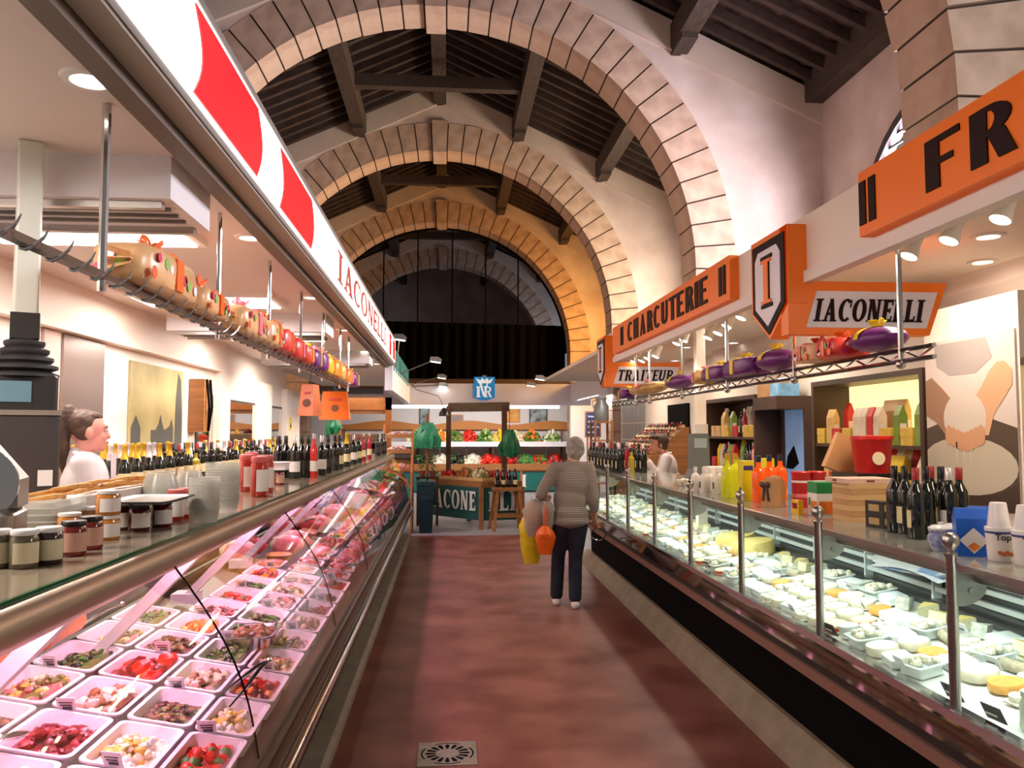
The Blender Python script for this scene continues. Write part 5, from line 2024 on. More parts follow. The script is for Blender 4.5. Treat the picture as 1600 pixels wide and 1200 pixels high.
m_kraft = M('kraft_card', (186, 140, 92), .6, var=.08, nscale=10)
m_prk = M('pink_card', (214, 176, 158), .55)
for k in range(7):
    carton(1345, 800, 2.02, .20, .17, .026, m_kraft if k % 2 else M('kraft_light', (204, 164, 112), .6), 'flat brown cardboard carton, %s from the bottom of the stack' % ORD[k], .02 * (k % 3), 'flat_carton', TZ + .0265 * k)
carton(1345, 800, 2.03, .26, .20, .022, m_prk, 'pink-brown flat carton with oval mark on top of the stack', 0, 'flat_carton', TZ + .0265 * 7,
       [('oval_mark', (-.131, -.13, -.02, .02, .006, .016), M('oval_print', (140, 60, 30), .5)), ('end_mark', (-.02, .02, -.101, -.1, .006, .016), M('oval_print', (140, 60, 30)))])
m_blkbox = M('black_box_print', (34, 30, 28), .4)
for k in range(2):
    carton(1372, 800, 1.95, .05, .10, .06, m_blkbox, ['black printed food box at the foot of the cartons', 'black printed food box stacked on another'][k], .3, 'food_box', TZ + .0605 * k,
           [('label', (-.026, -.025, -.03, .03, .015, .045), M('box_print', (176, 150, 96), .5)), ('end_label', (-.015, .015, -.051, -.05, .015, .045), M('box_print', (176, 150, 96)))])
m_gbox = M('box_green', (32, 134, 74), .45)
carton(1284, 800, 1.95, .10, .11, .17, m_paperw, 'white box with green top and orange rolls printed on it', 0, 'food_box', TZ,
       [('green_top', (-.0505, .0505, -.0555, .0555, .115, .172), m_gbox), ('print', (-.053, -.0505, -.05, .01, .01, .075), w_orange), ('print_stamp', (-.053, -.0505, .02, .04, .05, .09), m_gbox), ('front_print', (-.04, .045, -.058, -.0555, .01, .075), w_orange)])
tin = MB().lathe([(0, 0), (.05, 0), (.052, .004), (.052, .19), (.055, .194), (.055, .205), (.05, .21), (0, .212)], 18).mesh('tin', M('tin_red', (196, 30, 34), .3), True)
tb = MB().lathe([(.0523, .145), (.0527, .146), (.0527, .157), (.0523, .158)], 18).mesh('band', m_paperw, True)
tb2 = MB().lathe([(.0523, .06), (.0527, .061), (.0527, .08), (.0523, .081)], 18).mesh('lower_band', M('tin_pink', (226, 120, 120), .4), True)
for k, (px, xx) in enumerate(((1252, 2.03), (1277, 2.14))):
    q = onX(px, 790, xx)
    place([('tin', tin), ('band', tb), ('lower_band', tb2)], 'red_tin', ['tall red tin with white band beside the paper bags', 'tall red tin behind the green-topped box'][k], 'tin', (xx, q.y, TZ), 0, None, .98)
carton(1246, 798, 1.84, .03, .06, .075, M('yellow_box', (232, 186, 40), .45), 'small yellow box in front of a red tin', .2, 'food_box', TZ, [('red_flash', (-.016, -.015, -.02, .02, .03, .06), c_red)])
# kraft gift bags with dark bow
for k, (px, xx) in enumerate(((1205, 1.86), (1213, 1.97))):
    q = onX(px, 790, xx)
    t = thing('kraft_bag', ['kraft gift bag with big brown bow in front of orange bottles', 'kraft gift bag standing behind the bowed bag'][k], 'bag', (xx, q.y, TZ), .15)
    MB().add([(-.03, -.05, 0), (.03, -.05, 0), (.03, .05, 0), (-.03, .05, 0), (-.032, -.05, .13), (.032, -.05, .13), (.032, .05, .13), (-.032, .05, .13), (-.004, -.05, .17), (.004, -.05, .17), (.004, .05, .17), (-.004, .05, .17)],
             [(0, 3, 2, 1), (0, 1, 5, 4), (1, 2, 6, 5), (2, 3, 7, 6), (3, 0, 4, 7), (4, 5, 9, 8), (5, 6, 10, 9), (6, 7, 11, 10), (7, 4, 8, 11), (8, 9, 10, 11)]).build('bag', m_kraft, t)
    b = MB()
    for s_ in (-1, 1):
        b.sph((-.04, s_ * .028, .13), (.012, .028, .018), 8, 5, 0, (s_ * .4, 0, 0))
        b.obox((-.036, s_ * .02, .08), (.003, .02, .09), (s_ * .25, 0, 0))
    b.sph((-.042, 0, .128), .012, 8, 5)
    b.build('bow', M('brown_satin', (64, 40, 34), .35), t, True)
# orange aperitif bottles, lemon liqueur, yellow cartons
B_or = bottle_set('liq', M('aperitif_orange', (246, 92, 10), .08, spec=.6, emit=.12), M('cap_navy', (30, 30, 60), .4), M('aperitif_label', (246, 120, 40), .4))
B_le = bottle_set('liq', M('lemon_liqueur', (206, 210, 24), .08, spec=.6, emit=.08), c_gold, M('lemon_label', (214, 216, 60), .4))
B_wl = bottle_set('liq', M('white_bottle', (228, 222, 214), .25), M('cap_white', (230, 226, 220), .4), M('oval_dark_label', (60, 66, 60), .5))
for k, (px, xx) in enumerate(((1186, 1.93), (1203, 2.06), (1220, 2.16))):
    q = onX(px, 780, xx)
    place(B_or, 'bottle', ['bright orange aperitif bottle beside the tall yellow cartons', 'bright orange aperitif bottle between its two twins', 'bright orange aperitif bottle behind the kraft bags'][k], 'bottle', (xx, q.y, TZ), PI, 'orange aperitif bottles', 1.0)
for k, (px, xx) in enumerate(((1137, 1.86), (1150, 1.97))):
    q = onX(px, 775, xx)
    place(B_le, 'bottle', ['lemon yellow liqueur bottle beside small white bottles', 'lemon yellow liqueur bottle beside the yellow carton'][k], 'bottle', (xx, q.y, TZ), PI, 'lemon liqueur bottles', 1.0)
m_ylb = M('yellow_carton', (222, 212, 30), .4)
carton(1166, 775, 1.90, .075, .085, .25, m_ylb, 'tall yellow bottle carton with blue seal beside lemon liqueur', 0, 'bottle_carton', TZ,
       [('blue_seal', (-.0385, -.0375, -.02, .02, .05, .08), M('seal_blue', (40, 60, 120), .4)), ('oval', (-.03, .03, -.0435, -.0425, .19, .22), M('seal_blue', (40, 60, 120)))])
carton(1199, 775, 2.22, .075, .085, .25, m_ylb, 'tall yellow bottle carton standing behind the orange bottles', 0, 'bottle_carton', TZ)
for k, (px, xx) in enumerate(((1087, 1.82), (1100, 1.84), (1110, 1.90), (1121, 1.90), (1128, 2.0))):
    q = onX(px, 770, xx)
    place(B_wl, 'bottle', 'small white bottle with dark oval label, %s from the scale' % ORD[k], 'bottle', (xx, q.y, TZ), PI, 'small white bottles', (.8, .8, .62))
q = onX(1120, 735, 2.2)
t = thing('white_carton', 'white carton behind the lemon liqueur bottles', 'box', (2.2, q.y, TZ))
MB().box(-.09, .09, -.08, .08, 0, .15).build('box', m_paperw, t)
# shallow bowl of wrapped sweets
q = onX(1071, 752, 1.9)
t = thing('glass_bowl', 'shallow glass bowl of wrapped sweets by the small white bottles', 'bowl', (1.9, q.y, TZ))
MB().lathe([(0, 0), (.04, 0), (.085, .05), (.08, .05), (.038, .006), (0, .006)], 18).build('bowl', m_clear, t, True)
o = inst(pile_mesh('sweets', .11, .11, .05, 30, .014, [f_yel, f_brn, f_wht], 77, base=False), 'sweets', None, (1.9, q.y, TZ + .012))
tag(o, 'wrapped sweets heaped in the glass bowl', 'sweets', None, 'stuff')
# far bottles on the shelf
fk = [B_ws, B_wb, B_wc, B_oil, B_wr, B_slr]
nn = 0
for r_ in range(3):
    for k in range(9):
        y = 8.35 + .21 * k
        x = 1.80 + .13 * r_
        bset = fk[(k * 2 + r_ * 3) % 6]
        nn += 1
        place(bset, 'bottle', '%s, %s row by the spectacles, %s from the bending person' % (kinds.get(id(bset), 'bottle').replace('and silver capsule', ''), ORD[r_], ORD[k]), 'bottle', (x, y, TZ), PI, 'bottles at the far end of the cheese counter')
# tall grey scale head behind the counter
q = onX(1092, 690, 2.14)
t = thing('scale_tower', 'grey scale tower on a foot behind the cheese counter', 'scale', (2.14, q.y, TZ))
MB().prism([(-.11, .0), (.11, .0), (.12, .03), (.075, .12), (.07, .42), (-.07, .42), (-.075, .12), (-.12, .03)], 'y', -.06, .08).build('body', M('scale_grey', (106, 112, 110), .4), t)
MB().box(-.06, .05, -.062, -.06, .3, .38).build('screen', M('lcd_grey', (150, 164, 166), .3, emit=.1), t)
MB().box(-.05, .06, -.064, .05, .42, .5).build('printer', m_white, t)

# ================================================================== RIGHT WALL
def wy(px):
    return onX(px, 640, WR).y


# poster of cupped hands pouring milk, on the wall near the end of the shop
y0, y1 = onX(1588, 640, WR - .34).y, onX(1447, 640, WR - .34).y
struct('trim_20', MB().box(WR - .325, WR, y0 - .02, y1 + .02, 0, 2.40), m_whitew, label='white wall block carrying the milk poster')
t = thing('milk_poster', 'large photo poster of cupped hands lifting curd from a vat', 'poster', (WR - .337, (y0 + y1) / 2, 1.22))
w2 = (y1 - y0) / 2
hh = .98
MB().box(0, .01, -w2, w2, 0, hh).build('sheet', M('poster_pale', (206, 198, 190), .5), t)


def pp_(poly, col, nm, d):
    MB().prism([(w2 - 2 * w2 * u, hh * v) for u, v in poly], 'x', -.0004 - .0006 * d, -.0006 * (d - 1) if d > 1 else 0).build(nm, M('poster_' + nm, col, .5), t)


def ell(cx, cy, rx, ry, n=24, a0=0, a1=360):
    return [(cx + rx * math.cos(math.radians(a0 + (a1 - a0) * i / n)), cy + ry * math.sin(math.radians(a0 + (a1 - a0) * i / n))) for i in range(n + (0 if a1 - a0 == 360 else 1))]


pp_([(0, 0), (1, 0), (1, .46), (.72, .52), (.3, .52), (0, .46)], (74, 60, 46), 'vat_wall', 1)
pp_(ell(.46, .24, .52, .17)[:], (186, 180, 160), 'curd_surface', 2) if False else pp_([(max(0, min(1, u)), v) for u, v in ell(.46, .24, .54, .17)], (186, 180, 160), 'curd_surface', 2)
pp_([(.12, .98), (.72, .98), (.78, .86), (.6, .78), (.3, .78), (.15, .84)], (164, 156, 152), 'sleeve_shadow', 1)
pp_([(.0, .76), (.08, .78), (.22, .70), (.34, .62), (.38, .46), (.24, .42), (.12, .50), (0, .54)], (150, 116, 88), 'left_arm', 2)
pp_([(.56, .62), (.66, .70), (.74, .78), (.82, .83), (.9, .83), (.97, .78), (.97, .70), (.88, .62), (.78, .54), (.72, .42), (.58, .42)], (206, 164, 126), 'right_arm', 3)
pp_(ell(.46, .52, .24, .16), (204, 198, 186), 'curd_lump', 4)
for k in range(4):
    pp_(ell(.28 + .05 * k, .42 - .012 * k, .045, .06), (196, 150, 112), 'finger', 5 + .1 * k)
    pp_(ell(.64 - .05 * k, .42 - .012 * k, .045, .06), (206, 160, 122), 'finger', 5.5 + .1 * k)
for k in range(3):
    pp_([(.36 + .08 * k, .38), (.375 + .08 * k, .38), (.37 + .08 * k, .26 - .03 * (k % 2)), (.365 + .08 * k, .26)], (214, 208, 196), 'drip', 5.2)
pp_([(0, 0), (1, 0), (1, .16), (.8, .09), (.46, .06), (.1, .10), (0, .15)], (64, 48, 36), 'vat_front', 3)

# shelf cabinets -----------------------------------------------------
m_glow = M('backlit_yellow', (255, 236, 150), .4, emit=1.6, ecol=(255, 232, 150))


def packet_meshes():
    out = []
    b = MB().add([(-.04, -.03, 0), (.04, -.03, 0), (.04, .03, 0), (-.04, .03, 0), (-.04, -.028, .15), (.04, -.028, .15), (.04, .028, .15), (-.04, .028, .15), (-.04, -.003, .2), (.04, -.003, .2), (.04, .003, .2), (-.04, .003, .2)],
                 [(0, 3, 2, 1), (0, 1, 5, 4), (1, 2, 6, 5), (2, 3, 7, 6), (3, 0, 4, 7), (4, 5, 9, 8), (5, 6, 10, 9), (6, 7, 11, 10), (7, 4, 8, 11), (8, 9, 10, 11)])
    for nm, col in (('yellow', (226, 196, 40)), ('red', (206, 44, 40)), ('straw', (210, 176, 110)), ('cream', (226, 214, 190)), ('green', (120, 150, 60))):
        out.append((nm, b.mesh('packet', M('packet_' + nm, col, .35, var=.15, nscale=12))))
    return out


PK = packet_meshes()
bxm = MB().rbox(-.045, .045, -.07, .07, 0, .06, .008)
BX = [(nm, bxm.mesh('box', M('boxpack_' + nm, col, .45, var=.1, nscale=15))) for nm, col in (('golden', (214, 180, 70)), ('red', (190, 40, 44)), ('tan', (196, 160, 110)))]
lbm = MB().box(-.0405, -.04, -.02, .02, .05, .11).box(-.02, .02, -.0305, -.03, .05, .11).mesh('packet_label', m_paperw)


def cabinet(px0, px1, zs, ztop_, label, glow, what, stock, ys_=None):
    y0, y1 = ys_ or (onX(px1, 640, WR - .32).y, onX(px0, 640, WR - .32).y)
    t = thing('shelf_cabinet', label, 'shelf unit', (WR - .002, 0, 0))
    D = .32
    for y in (y0, y1):
        MB().box(-D, 0, y - .02, y + .02, 0, ztop_).build('side_panel', m_dwood, t)
    MB().box(-.012, 0, y0 + .02, y1 - .02, 0, ztop_).build('back_panel', m_glow if glow else m_dwood, t)
    MB().box(-D, 0, y0 - .02, y1 + .02, ztop_, ztop_ + .04).build('top_panel', m_dwood, t)
    for z in zs:
        MB().box(-D + .01, -.012, y0 + .02, y1 - .02, z - .025, z).build('shelf', m_dwood, t)
    r = random.Random(int(px0))
    lvl = ['lowest', 'second', 'third', 'fourth', 'fifth']
    for zi, z in enumerate(zs):
        for row in range(2):
            y = y0 + .09
            while y < y1 - .1:
                kk_ = r.choice(stock)
                x = WR - .26 + .12 * row
                if kk_ == 'packet':
                    nm, me = r.choice(PK)
                    o = thing('food_packet', '%s food packet in the %s, %s shelf, %s, %s along' % (nm, what, lvl[zi], ['front row', 'rear row'][row], ordw(int((y - y0) / .08))), 'packet', (x, y, z), PI / 2 + r.uniform(-.2, .2), 'food packets in the ' + what)
                    inst(me, 'packet', o)
                    o.scale = (1.05, 1.05, 1.35 + .25 * row)
                    inst(lbm, 'packet_label', o)
                    y += .095
                elif kk_ == 'box':
                    nm, me = r.choice(BX)
                    for j in range(2):
                        o = inst(me, 'food_box', None, (x, y + .03, z + .0605 * j), (0, 0, r.uniform(-.06, .06)))
                        tag(o, '%s box in %s, %s shelf, %s of %s pile, %s along' % (nm, what, lvl[zi], ['bottom', 'top'][j], ['front', 'rear'][row], ordw(int((y - y0) / .08))), 'box', 'food boxes in the ' + what)
                    y += .16
                else:
                    bset = r.choice([B_wb, B_wc, B_wr, B_oil, B_slr, B_ro])
                    place(bset, 'bottle', '%s, %s %s, %s along' % (kinds[id(bset)], lvl[zi], ['shelf front', 'shelf rear'][row], ordw(int((y - y0) / .08))), 'bottle', (x, y, z), PI, 'bottles in the ' + what, .9)
                    y += .085
    return t


cabinet(1270, 1440, (1.22, 1.56), 2.02, 'backlit dark wood shelf cabinet of yellow and red packets', True, 'backlit cabinet', ['packet', 'packet', 'packet', 'box'])
cabinet(1103, 1178, (1.25, 1.60), 1.98, 'dark wood shelf unit crowded with bottles and boxes', False, 'bottle shelf unit', ['bottle', 'bottle', 'box', 'packet'])
yf = onX(1592, 640, WR - .32).y
cabinet(1592, 1700, (.5, .9, 1.25, 1.6), 2.0, 'white-lit open chiller with packets at the shop end', True, 'open chiller', ['packet', 'box'], (yf - 1.3, yf))
# things in front of the backlit cabinet
q = onX(1385, 700, 2.5)
t = thing('red_bucket', 'big red tin bucket with round label before the backlit cabinet', 'bucket', (2.62, wy(1385) * .82, 1.40))
MB().lathe([(0, 0), (.10, 0), (.12, .2), (.125, .205), (.125, .225), (0, .23)], 20).build('bucket', M('bucket_red', (190, 22, 24), .3), t, True)
MB().cyl((-.02, -.112, .09), (-.02, -.118, .09), .04, n=14).build('label', m_paper, t)
MB().box(-.18, .18, -.16, .16, -.04, 0).build('stand_top', m_black, t)
MB().box(-.14, .14, -.12, .12, -1.4, -.04).build('stand', m_dwood, t)
t = thing('paper_sack', 'tilted brown paper sack leaning on the red bucket', 'bag', (2.50, wy(1355) * .82, 1.36))
b = MB()
b.add([(-.09, -.03, 0), (.09, -.03, 0), (.09, .03, 0), (-.09, .03, 0), (-.085, -.025, .24), (.085, -.025, .24), (.085, .025, .24), (-.085, .025, .24)], [(0, 3, 2, 1), (4, 5, 6, 7), (0, 1, 5, 4), (1, 2, 6, 5), (2, 3, 7, 6), (3, 0, 4, 7)])
o = b.build('sack', m_kraft, t)
o.rotation_euler = (0, .4, 0)
o.location = (0, 0, .036)
MB().box(-.10, .12, -.10, .10, -1.36, .0).build('stand', m_dwood, t)
# blue notice door and dark frame
y0, y1 = wy(1268), wy(1234)
t = thing('blue_door', 'pale blue glazed fridge door in dark wooden frame', 'door', (WR - .002, (y0 + y1) / 2, 0))
w2 = (y1 - y0) / 2
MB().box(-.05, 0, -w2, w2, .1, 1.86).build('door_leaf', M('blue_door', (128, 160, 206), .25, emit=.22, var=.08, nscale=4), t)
for s_ in (-1, 1):
    MB().box(-.08, 0, s_ * w2 - .015 + .015 * s_, s_ * w2 + .015 + .015 * s_, 0, 1.86).build('jamb', m_dwood, t)
MB().box(-.34, 0, -w2 - .03, w2 + .03, 1.86, 1.98).build('lintel', m_dwood, t)
MB().box(-.06, -.05, -w2 + .03, -w2 + .05, .9, 1.2).build('handle', m_steel, t)
b = MB().prism([(-w2 + .3 - w2 * .0, 1.3), (w2 - .02, 1.3), (w2 - .06, 1.42), (w2 - .2, 1.52), (w2 - .3, 1.36)], 'x', -.056, -.05)
b.build('strap_print', m_blackm, t)
o = MB().box(WR - .34, WR - .1, wy(1250), wy(1237), 1.981, 2.14).build('parcel_box', m_kraft)
tag(o, 'brown cardboard box on top of the blue door frame', 'box')
q = MB().box(WR - .30, WR - .1, wy(1266), wy(1252), 1.981, 2.10).build('blue_carton', M('milk_carton', (120, 176, 216), .4, var=.3, nscale=9))
tag(q, 'pale blue and white carton on top of the blue door frame', 'box')
# wooden rack with milk can and dark doorway further along
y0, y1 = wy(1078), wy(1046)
o = MB().box(WR - .03, WR - .002, y0, y1, 0, 2.05).build('doorway', m_blackm)  # flat black slab, the darkness of the opening put into its colour
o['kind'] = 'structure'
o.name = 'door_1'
o['label'] = 'black panel painted as the dark of a doorway in the right shop wall'
tile = MB().box(0, .012, 0, .285, 0, .285)
TM = tile.mesh('wall_tile', M('grey_wall_tile', (136, 138, 134), .35, var=.05, nscale=3))
ws = [o for o in C.objects if o.name == 'wall_right'][0]
y = wy(1008)
while y < 15.0:
    for k in range(8):
        inst(TM, 'wall_tile', ws, (WR - .012, y, .02 + .3 * k))
    y += .30
t = thing('plank_rack', 'tall open wooden rack with a grey milk can on top', 'rack', (2.55, 13.2, 0))
for x in (-.14, .14):
    for y in (-.2, .2):
        MB().box(x - .018, x + .018, y - .018, y + .018, 0, 1.85).build('upright', m_oak, t)
for z in (.4, .8, 1.2, 1.5, 1.8):
    MB().box(-.16, .16, -.22, .22, z, z + .02).build('shelf', m_oak, t)
t = thing('milk_can', 'grey metal milk can standing on the wooden rack', 'milk can', (2.55, 13.2, 1.82))
MB().lathe([(0, 0), (.12, 0), (.125, .01), (.125, .26), (.08, .33), (.08, .37), (.095, .38), (.095, .41), (0, .41)], 18).build('can', M('can_zinc', (122, 128, 134), .45, metal=.5), t, True)
MB().tube([(-.08, 0, .36), (-.15, 0, .34), (-.14, 0, .25), (-.12, 0, .24)], .01, 6).build('handle', m_steel, t)
for k in range(8):
    place(B_oil if k % 2 else B_wr, 'bottle', '%s standing on the wooden rack, %s from its edge' % ('golden oil bottle' if k % 2 else 'dark bottle with red capsule', ORD[k // 2]), 'bottle', (2.45 + .13 * (k % 2), 13.05 + .1 * (k // 2), 1.22), 0, 'bottles on the wooden rack', .85)
# sloped wine rack
t = thing('wine_rack', 'sloped wooden wine rack against the grey tiles', 'rack', (2.95, 11.6, 0))
MB().prism([(-.3, 0), (.33, 0), (.33, 1.72), (.27, 1.72), (-.3, 1.25)], 'y', -.9, .9).build('stand', m_oak, t)
for k in range(5):
    u = k / 4
    MB().box(-.31 + .56 * u - .02, -.31 + .56 * u + .02, -.9, .9, 1.265 + .46 * u - .02, 1.29 + .46 * u).build('ledge', m_pine, t)
for k in range(4):
    for j in range(12):
        u = (k + .5) / 4
        o = place(B_wr if (k + j) % 3 else B_slr, 'bottle', '%s on sloped rack, %s ledge up, %s from the doorway' % ('dark bottle with red capsule' if (k + j) % 3 else 'slim crimson liqueur bottle', ORD[k], ORD[j]), 'bottle', (2.95 - .35 + .56 * u - .02, 10.78 + .148 * j, 1.28 + .46 * u - .02), 0, 'bottles lying on the sloped rack', .55)
        o.rotation_euler = (0, .8, 0)
# ================================================================== PRODUCE STALL
m_teal = M('teal_cloth', (18, 84, 84), .7, var=.12, nscale=6)
m_tealp = M('teal_panel', (16, 100, 96), .5)
m_lw = M('stall_letter_white', (224, 226, 226), .5)
A, B_, Cc = Vector((.57, 13.75, 0)), Vector((-.32, 14.85, 0)), Vector((1.29, 13.95, 0))
D_ = B_ + Cc - A
st = thing('market_table', 'corner market table with teal cloth lettered IACONELLI and wooden posts', 'table', (0, 0, 0))
MB().prism([(p.x, p.y) for p in (A, Cc, D_, B_)], 'z', .70, .80).build('table_top', m_oak, st)


def cloth(P0, P1, z0, z1, txt, fs, wd, margin):
    d = P1 - P0
    L = d.length
    ang = math.atan2(d.y, d.x)
    b = MB()
    n = 20
    rows = []
    for i in range(n + 1):
        u = L * i / n
        f = .012 * math.sin(i * 1.1)
        rows.append([(u, f - .01, z0), (u, f * .4 - .01, (z0 + z1) / 2), (u, -.012, z1)])
    b.grid(rows)
    o = b.build('cloth', m_teal, st, True, False)
    o.location = P0
    o.rotation_euler = (0, 0, ang)
    ls, tw = lettering(txt, fs, width=wd, st=.22)
    for ch, mb in ls:
        o = mb.build('letter', m_lw, st)
        o.location = P0 + Vector((math.cos(ang) * margin + math.sin(ang) * .03, math.sin(ang) * margin - math.cos(ang) * .03, z0 + .16))
        o.rotation_euler = (0, 0, ang)


cloth(B_, A, .14, .70, 'IACONE', .33, 1.25, .05)
cloth(A, Cc, .14, .70, 'LLI', .33, .5, .12)
for p in (A, B_, Cc, D_):
    MB().box(p.x - .04, p.x + .04, p.y - .04, p.y + .04, 0, .70).build('leg', m_oak, st)
for px, yy_ in ((701, 14.75), (788, 14.35)):
    q = onY(px, 650, yy_)
    MB().box(q.x - .045, q.x + .045, yy_ - .045, yy_ + .045, .80, 2.12).build('post', M('post_brown', (92, 58, 38), .6, var=.2, nscale=6), st)
q0, q1 = onY(701, 640, 14.75), onY(792, 640, 14.3)
b = MB().add([(q0.x - .05, q0.y, 2.02), (q1.x + .05, q1.y, 2.02), (q1.x + .05, q1.y, 2.17), (q0.x + .0, q0.y, 2.17), (q0.x - .05, q0.y + .12, 2.06), (q1.x + .05, q1.y + .12, 2.06), (q1.x + .05, q1.y + .12, 2.19), (q0.x, q0.y + .12, 2.19)],
            [(0, 1, 2, 3), (4, 7, 6, 5), (0, 4, 5, 1), (3, 2, 6, 7), (0, 3, 7, 4), (1, 5, 6, 2)])
b.build('header_board', M('thatch_brown', (96, 78, 54), .7, var=.2, nscale=10), st)
# crates of produce on the table
crt = MB()
W_, L_, Hh = .36, .28, .055
crt.box(-W_ / 2, W_ / 2, -L_ / 2, L_ / 2, 0, .01)
crt.box(-W_ / 2, W_ / 2, -L_ / 2, -L_ / 2 + .012, .01, Hh)
crt.box(-W_ / 2, W_ / 2, L_ / 2 - .012, L_ / 2, .01, Hh)
crt.box(-W_ / 2, -W_ / 2 + .012, -L_ / 2 + .012, L_ / 2 - .012, .01, Hh)
crt.box(W_ / 2 - .012, W_ / 2, -L_ / 2 + .012, L_ / 2 - .012, .01, Hh)
CRT = crt.mesh('crate', m_pine)
ex, ey_ = (A - B_).normalized(), (Cc - A).normalized()
angt = math.atan2((A - B_).y, (A - B_).x)
prod = [('red radishes', [f_red, f_dred], .022), ('green beans', [f_grn, f_olv], .018), ('brown onions', [f_brn, f_orange], .03), ('purple aubergines', [f_blk, f_dred], .034),
        ('pale artichokes', [f_olv, f_crm], .03), ('red chillies', [f_red, f_meat], .02), ('potatoes', [f_crm, f_brn], .03), ('leafy herbs', [f_grn, f_grn, f_olv], .028)]
PMs = [pile_mesh('produce', .31, .23, .08, 70 if s_ < .025 else 46, s_, c_, 300 + i) for i, (n_, c_, s_) in enumerate(prod)]
i = 0
for u in range(3):
    for v in range(2):
        p = B_ + ex * (.24 + .42 * u) + ey_ * (.2 + .34 * v)
        o = inst(CRT, 'produce_crate', None, (p.x, p.y, .801), (0, 0, angt + .15), (1, .95, 1))
        nm = prod[i % 8][0]
        tag(o, 'shallow pale wood crate of %s on the market table' % nm, 'crate', 'crates on the market table')
        o = inst(PMs[i % 8], 'produce', None, (p.x, p.y, .801 + .02), (0, 0, angt + .15), (1.05, 1, 2.0))
        tag(o, '%s heaped in a crate on the market table' % nm, 'vegetables', None, 'stuff')
        i += 1
# potted herbs at the left end of the table
def herb(loc, label, h=.32):
    t = thing('potted_herb', label, 'plant', loc, 0, 'potted herbs by the market table')
    MB().lathe([(0, 0), (.05, 0), (.065, .1), (.06, .1), (.05, .09), (0, .09)], 12).build('pot', M('terracotta', (140, 78, 50), .7), t, True)
    r = random.Random(int(loc[0] * 1000))
    b = MB()
    for k in range(60):
        a, rr, z = r.uniform(0, 6.28), r.uniform(.0, .085), .1 + r.uniform(0, h)
        b.obox((rr * math.cos(a), rr * math.sin(a), z), (.035, .018, .002), (r.uniform(-.8, .8), r.uniform(-.8, .8), a))
    b.tube([(0, 0, .08), (0, 0, .08 + h * .9)], .006, 5)
    o = b.build('leaves', f_grn, t)
    o['kind'] = 'stuff'


q = onY(668, 740, 14.3)
t = thing('herb_stand', 'narrow dark wooden stand carrying potted herbs', 'stand', (q.x - .0, 14.4, 0))
MB().box(-.2, .2, -.12, .12, .82, .86).build('top', m_dwood, t)
for x in (-.17, .17):
    for y in (-.09, .09):
        MB().box(x - .02, x + .02, y - .02, y + .02, 0, .82).build('leg', m_dwood, t)
herb((q.x - .1, 14.4, .861), 'bushy potted herb under the hanging teal bags', .34)
herb((q.x + .09, 14.42, .861), 'upright potted herb next to the stall post', .30)
# green carrier bags hung in bundles


def bag_bundle(px, py0, py1, yy_, wpx, label, mat, top):
    q0, q1 = onY(px, py0, yy_), onY(px, py1, yy_)
    h_ = q0.z - q1.z
    w_ = wpx * yy_ / F
    t = thing('bag_bundle', label, 'bags', (q0.x, yy_, q1.z))
    r = random.Random(px)
    for k in range(4):
        b = MB()
        n = 14
        rows = []
        for j in range(5):
            z = h_ * j / 4
            f = (1 - .75 * (j / 4) ** 1.5)
            fold = [1 + .38 * math.cos(i * PI * (1 if j < 3 else .5) + k) * (1 - j / 5) for i in range(n)]
            f = [.8, 1.05, .8, .62, .18][j]
            rows.append([(w_ / 2 * f * math.cos(2 * PI * i / n) * fold[i] * r.uniform(.8, 1.15), -.03 * k + .08 * f * math.sin(2 * PI * i / n) * fold[i] * r.uniform(.7, 1.2), z + (r.uniform(-.09, .09) if j == 0 else r.uniform(-.02, .02))) for i in range(n)])
        b.grid(rows, close=True)
        o = b.build('bag', mat, t, True, False)
        o.location = ((k - 1.5) * w_ * .12, 0, 0)
    MB().tube([(0, -.03, h_ * .9), (0, 0, top - q1.z)], .006, 5).build('string', m_dark, t)


m_gbag = M('green_plastic', (40, 150, 110), .35, var=.2, nscale=12)
m_gbag2 = M('dark_green_plastic', (10, 110, 66), .35, var=.2, nscale=12)
t = thing('bag_pole', 'slim wooden pole holding the teal carrier bags', 'pole', (onY(668, 660, 14.62).x, 14.64, 0))
MB().cyl((0, 0, 0), (0, 0, 1.98), .03, n=8).build('pole', m_oak, t, True)
bag_bundle(668, 661, 696, 14.52, 30, 'bundle of teal green carrier bags on a pole above the herbs', m_gbag, 1.98)
bag_bundle(796, 672, 708, 14.18, 22, 'bundle of dark green carrier bags on the stall post', m_gbag2, 2.02)
# lamp on the stall header
q = onY(694, 645, 14.5)
t = thing('black_lamp', 'black dome lamp hanging beside the stall post', 'lamp', (q.x, 14.5, q.z))
MB().lathe([(0, .09), (.03, .09), (.09, .0), (.095, -.06), (.085, -.06), (.08, 0), (0, .07)], 14).build('shade', m_black, t, True)
MB().sph((0, 0, -.03), .03, 8, 6).build('bulb', mb_l, t)
MB().tube([(0, 0, .09), (-.1, 0, .3), (-.5, .1, .42), (-.8, .3, .75)], .006, 5).build('cable', m_black, t)

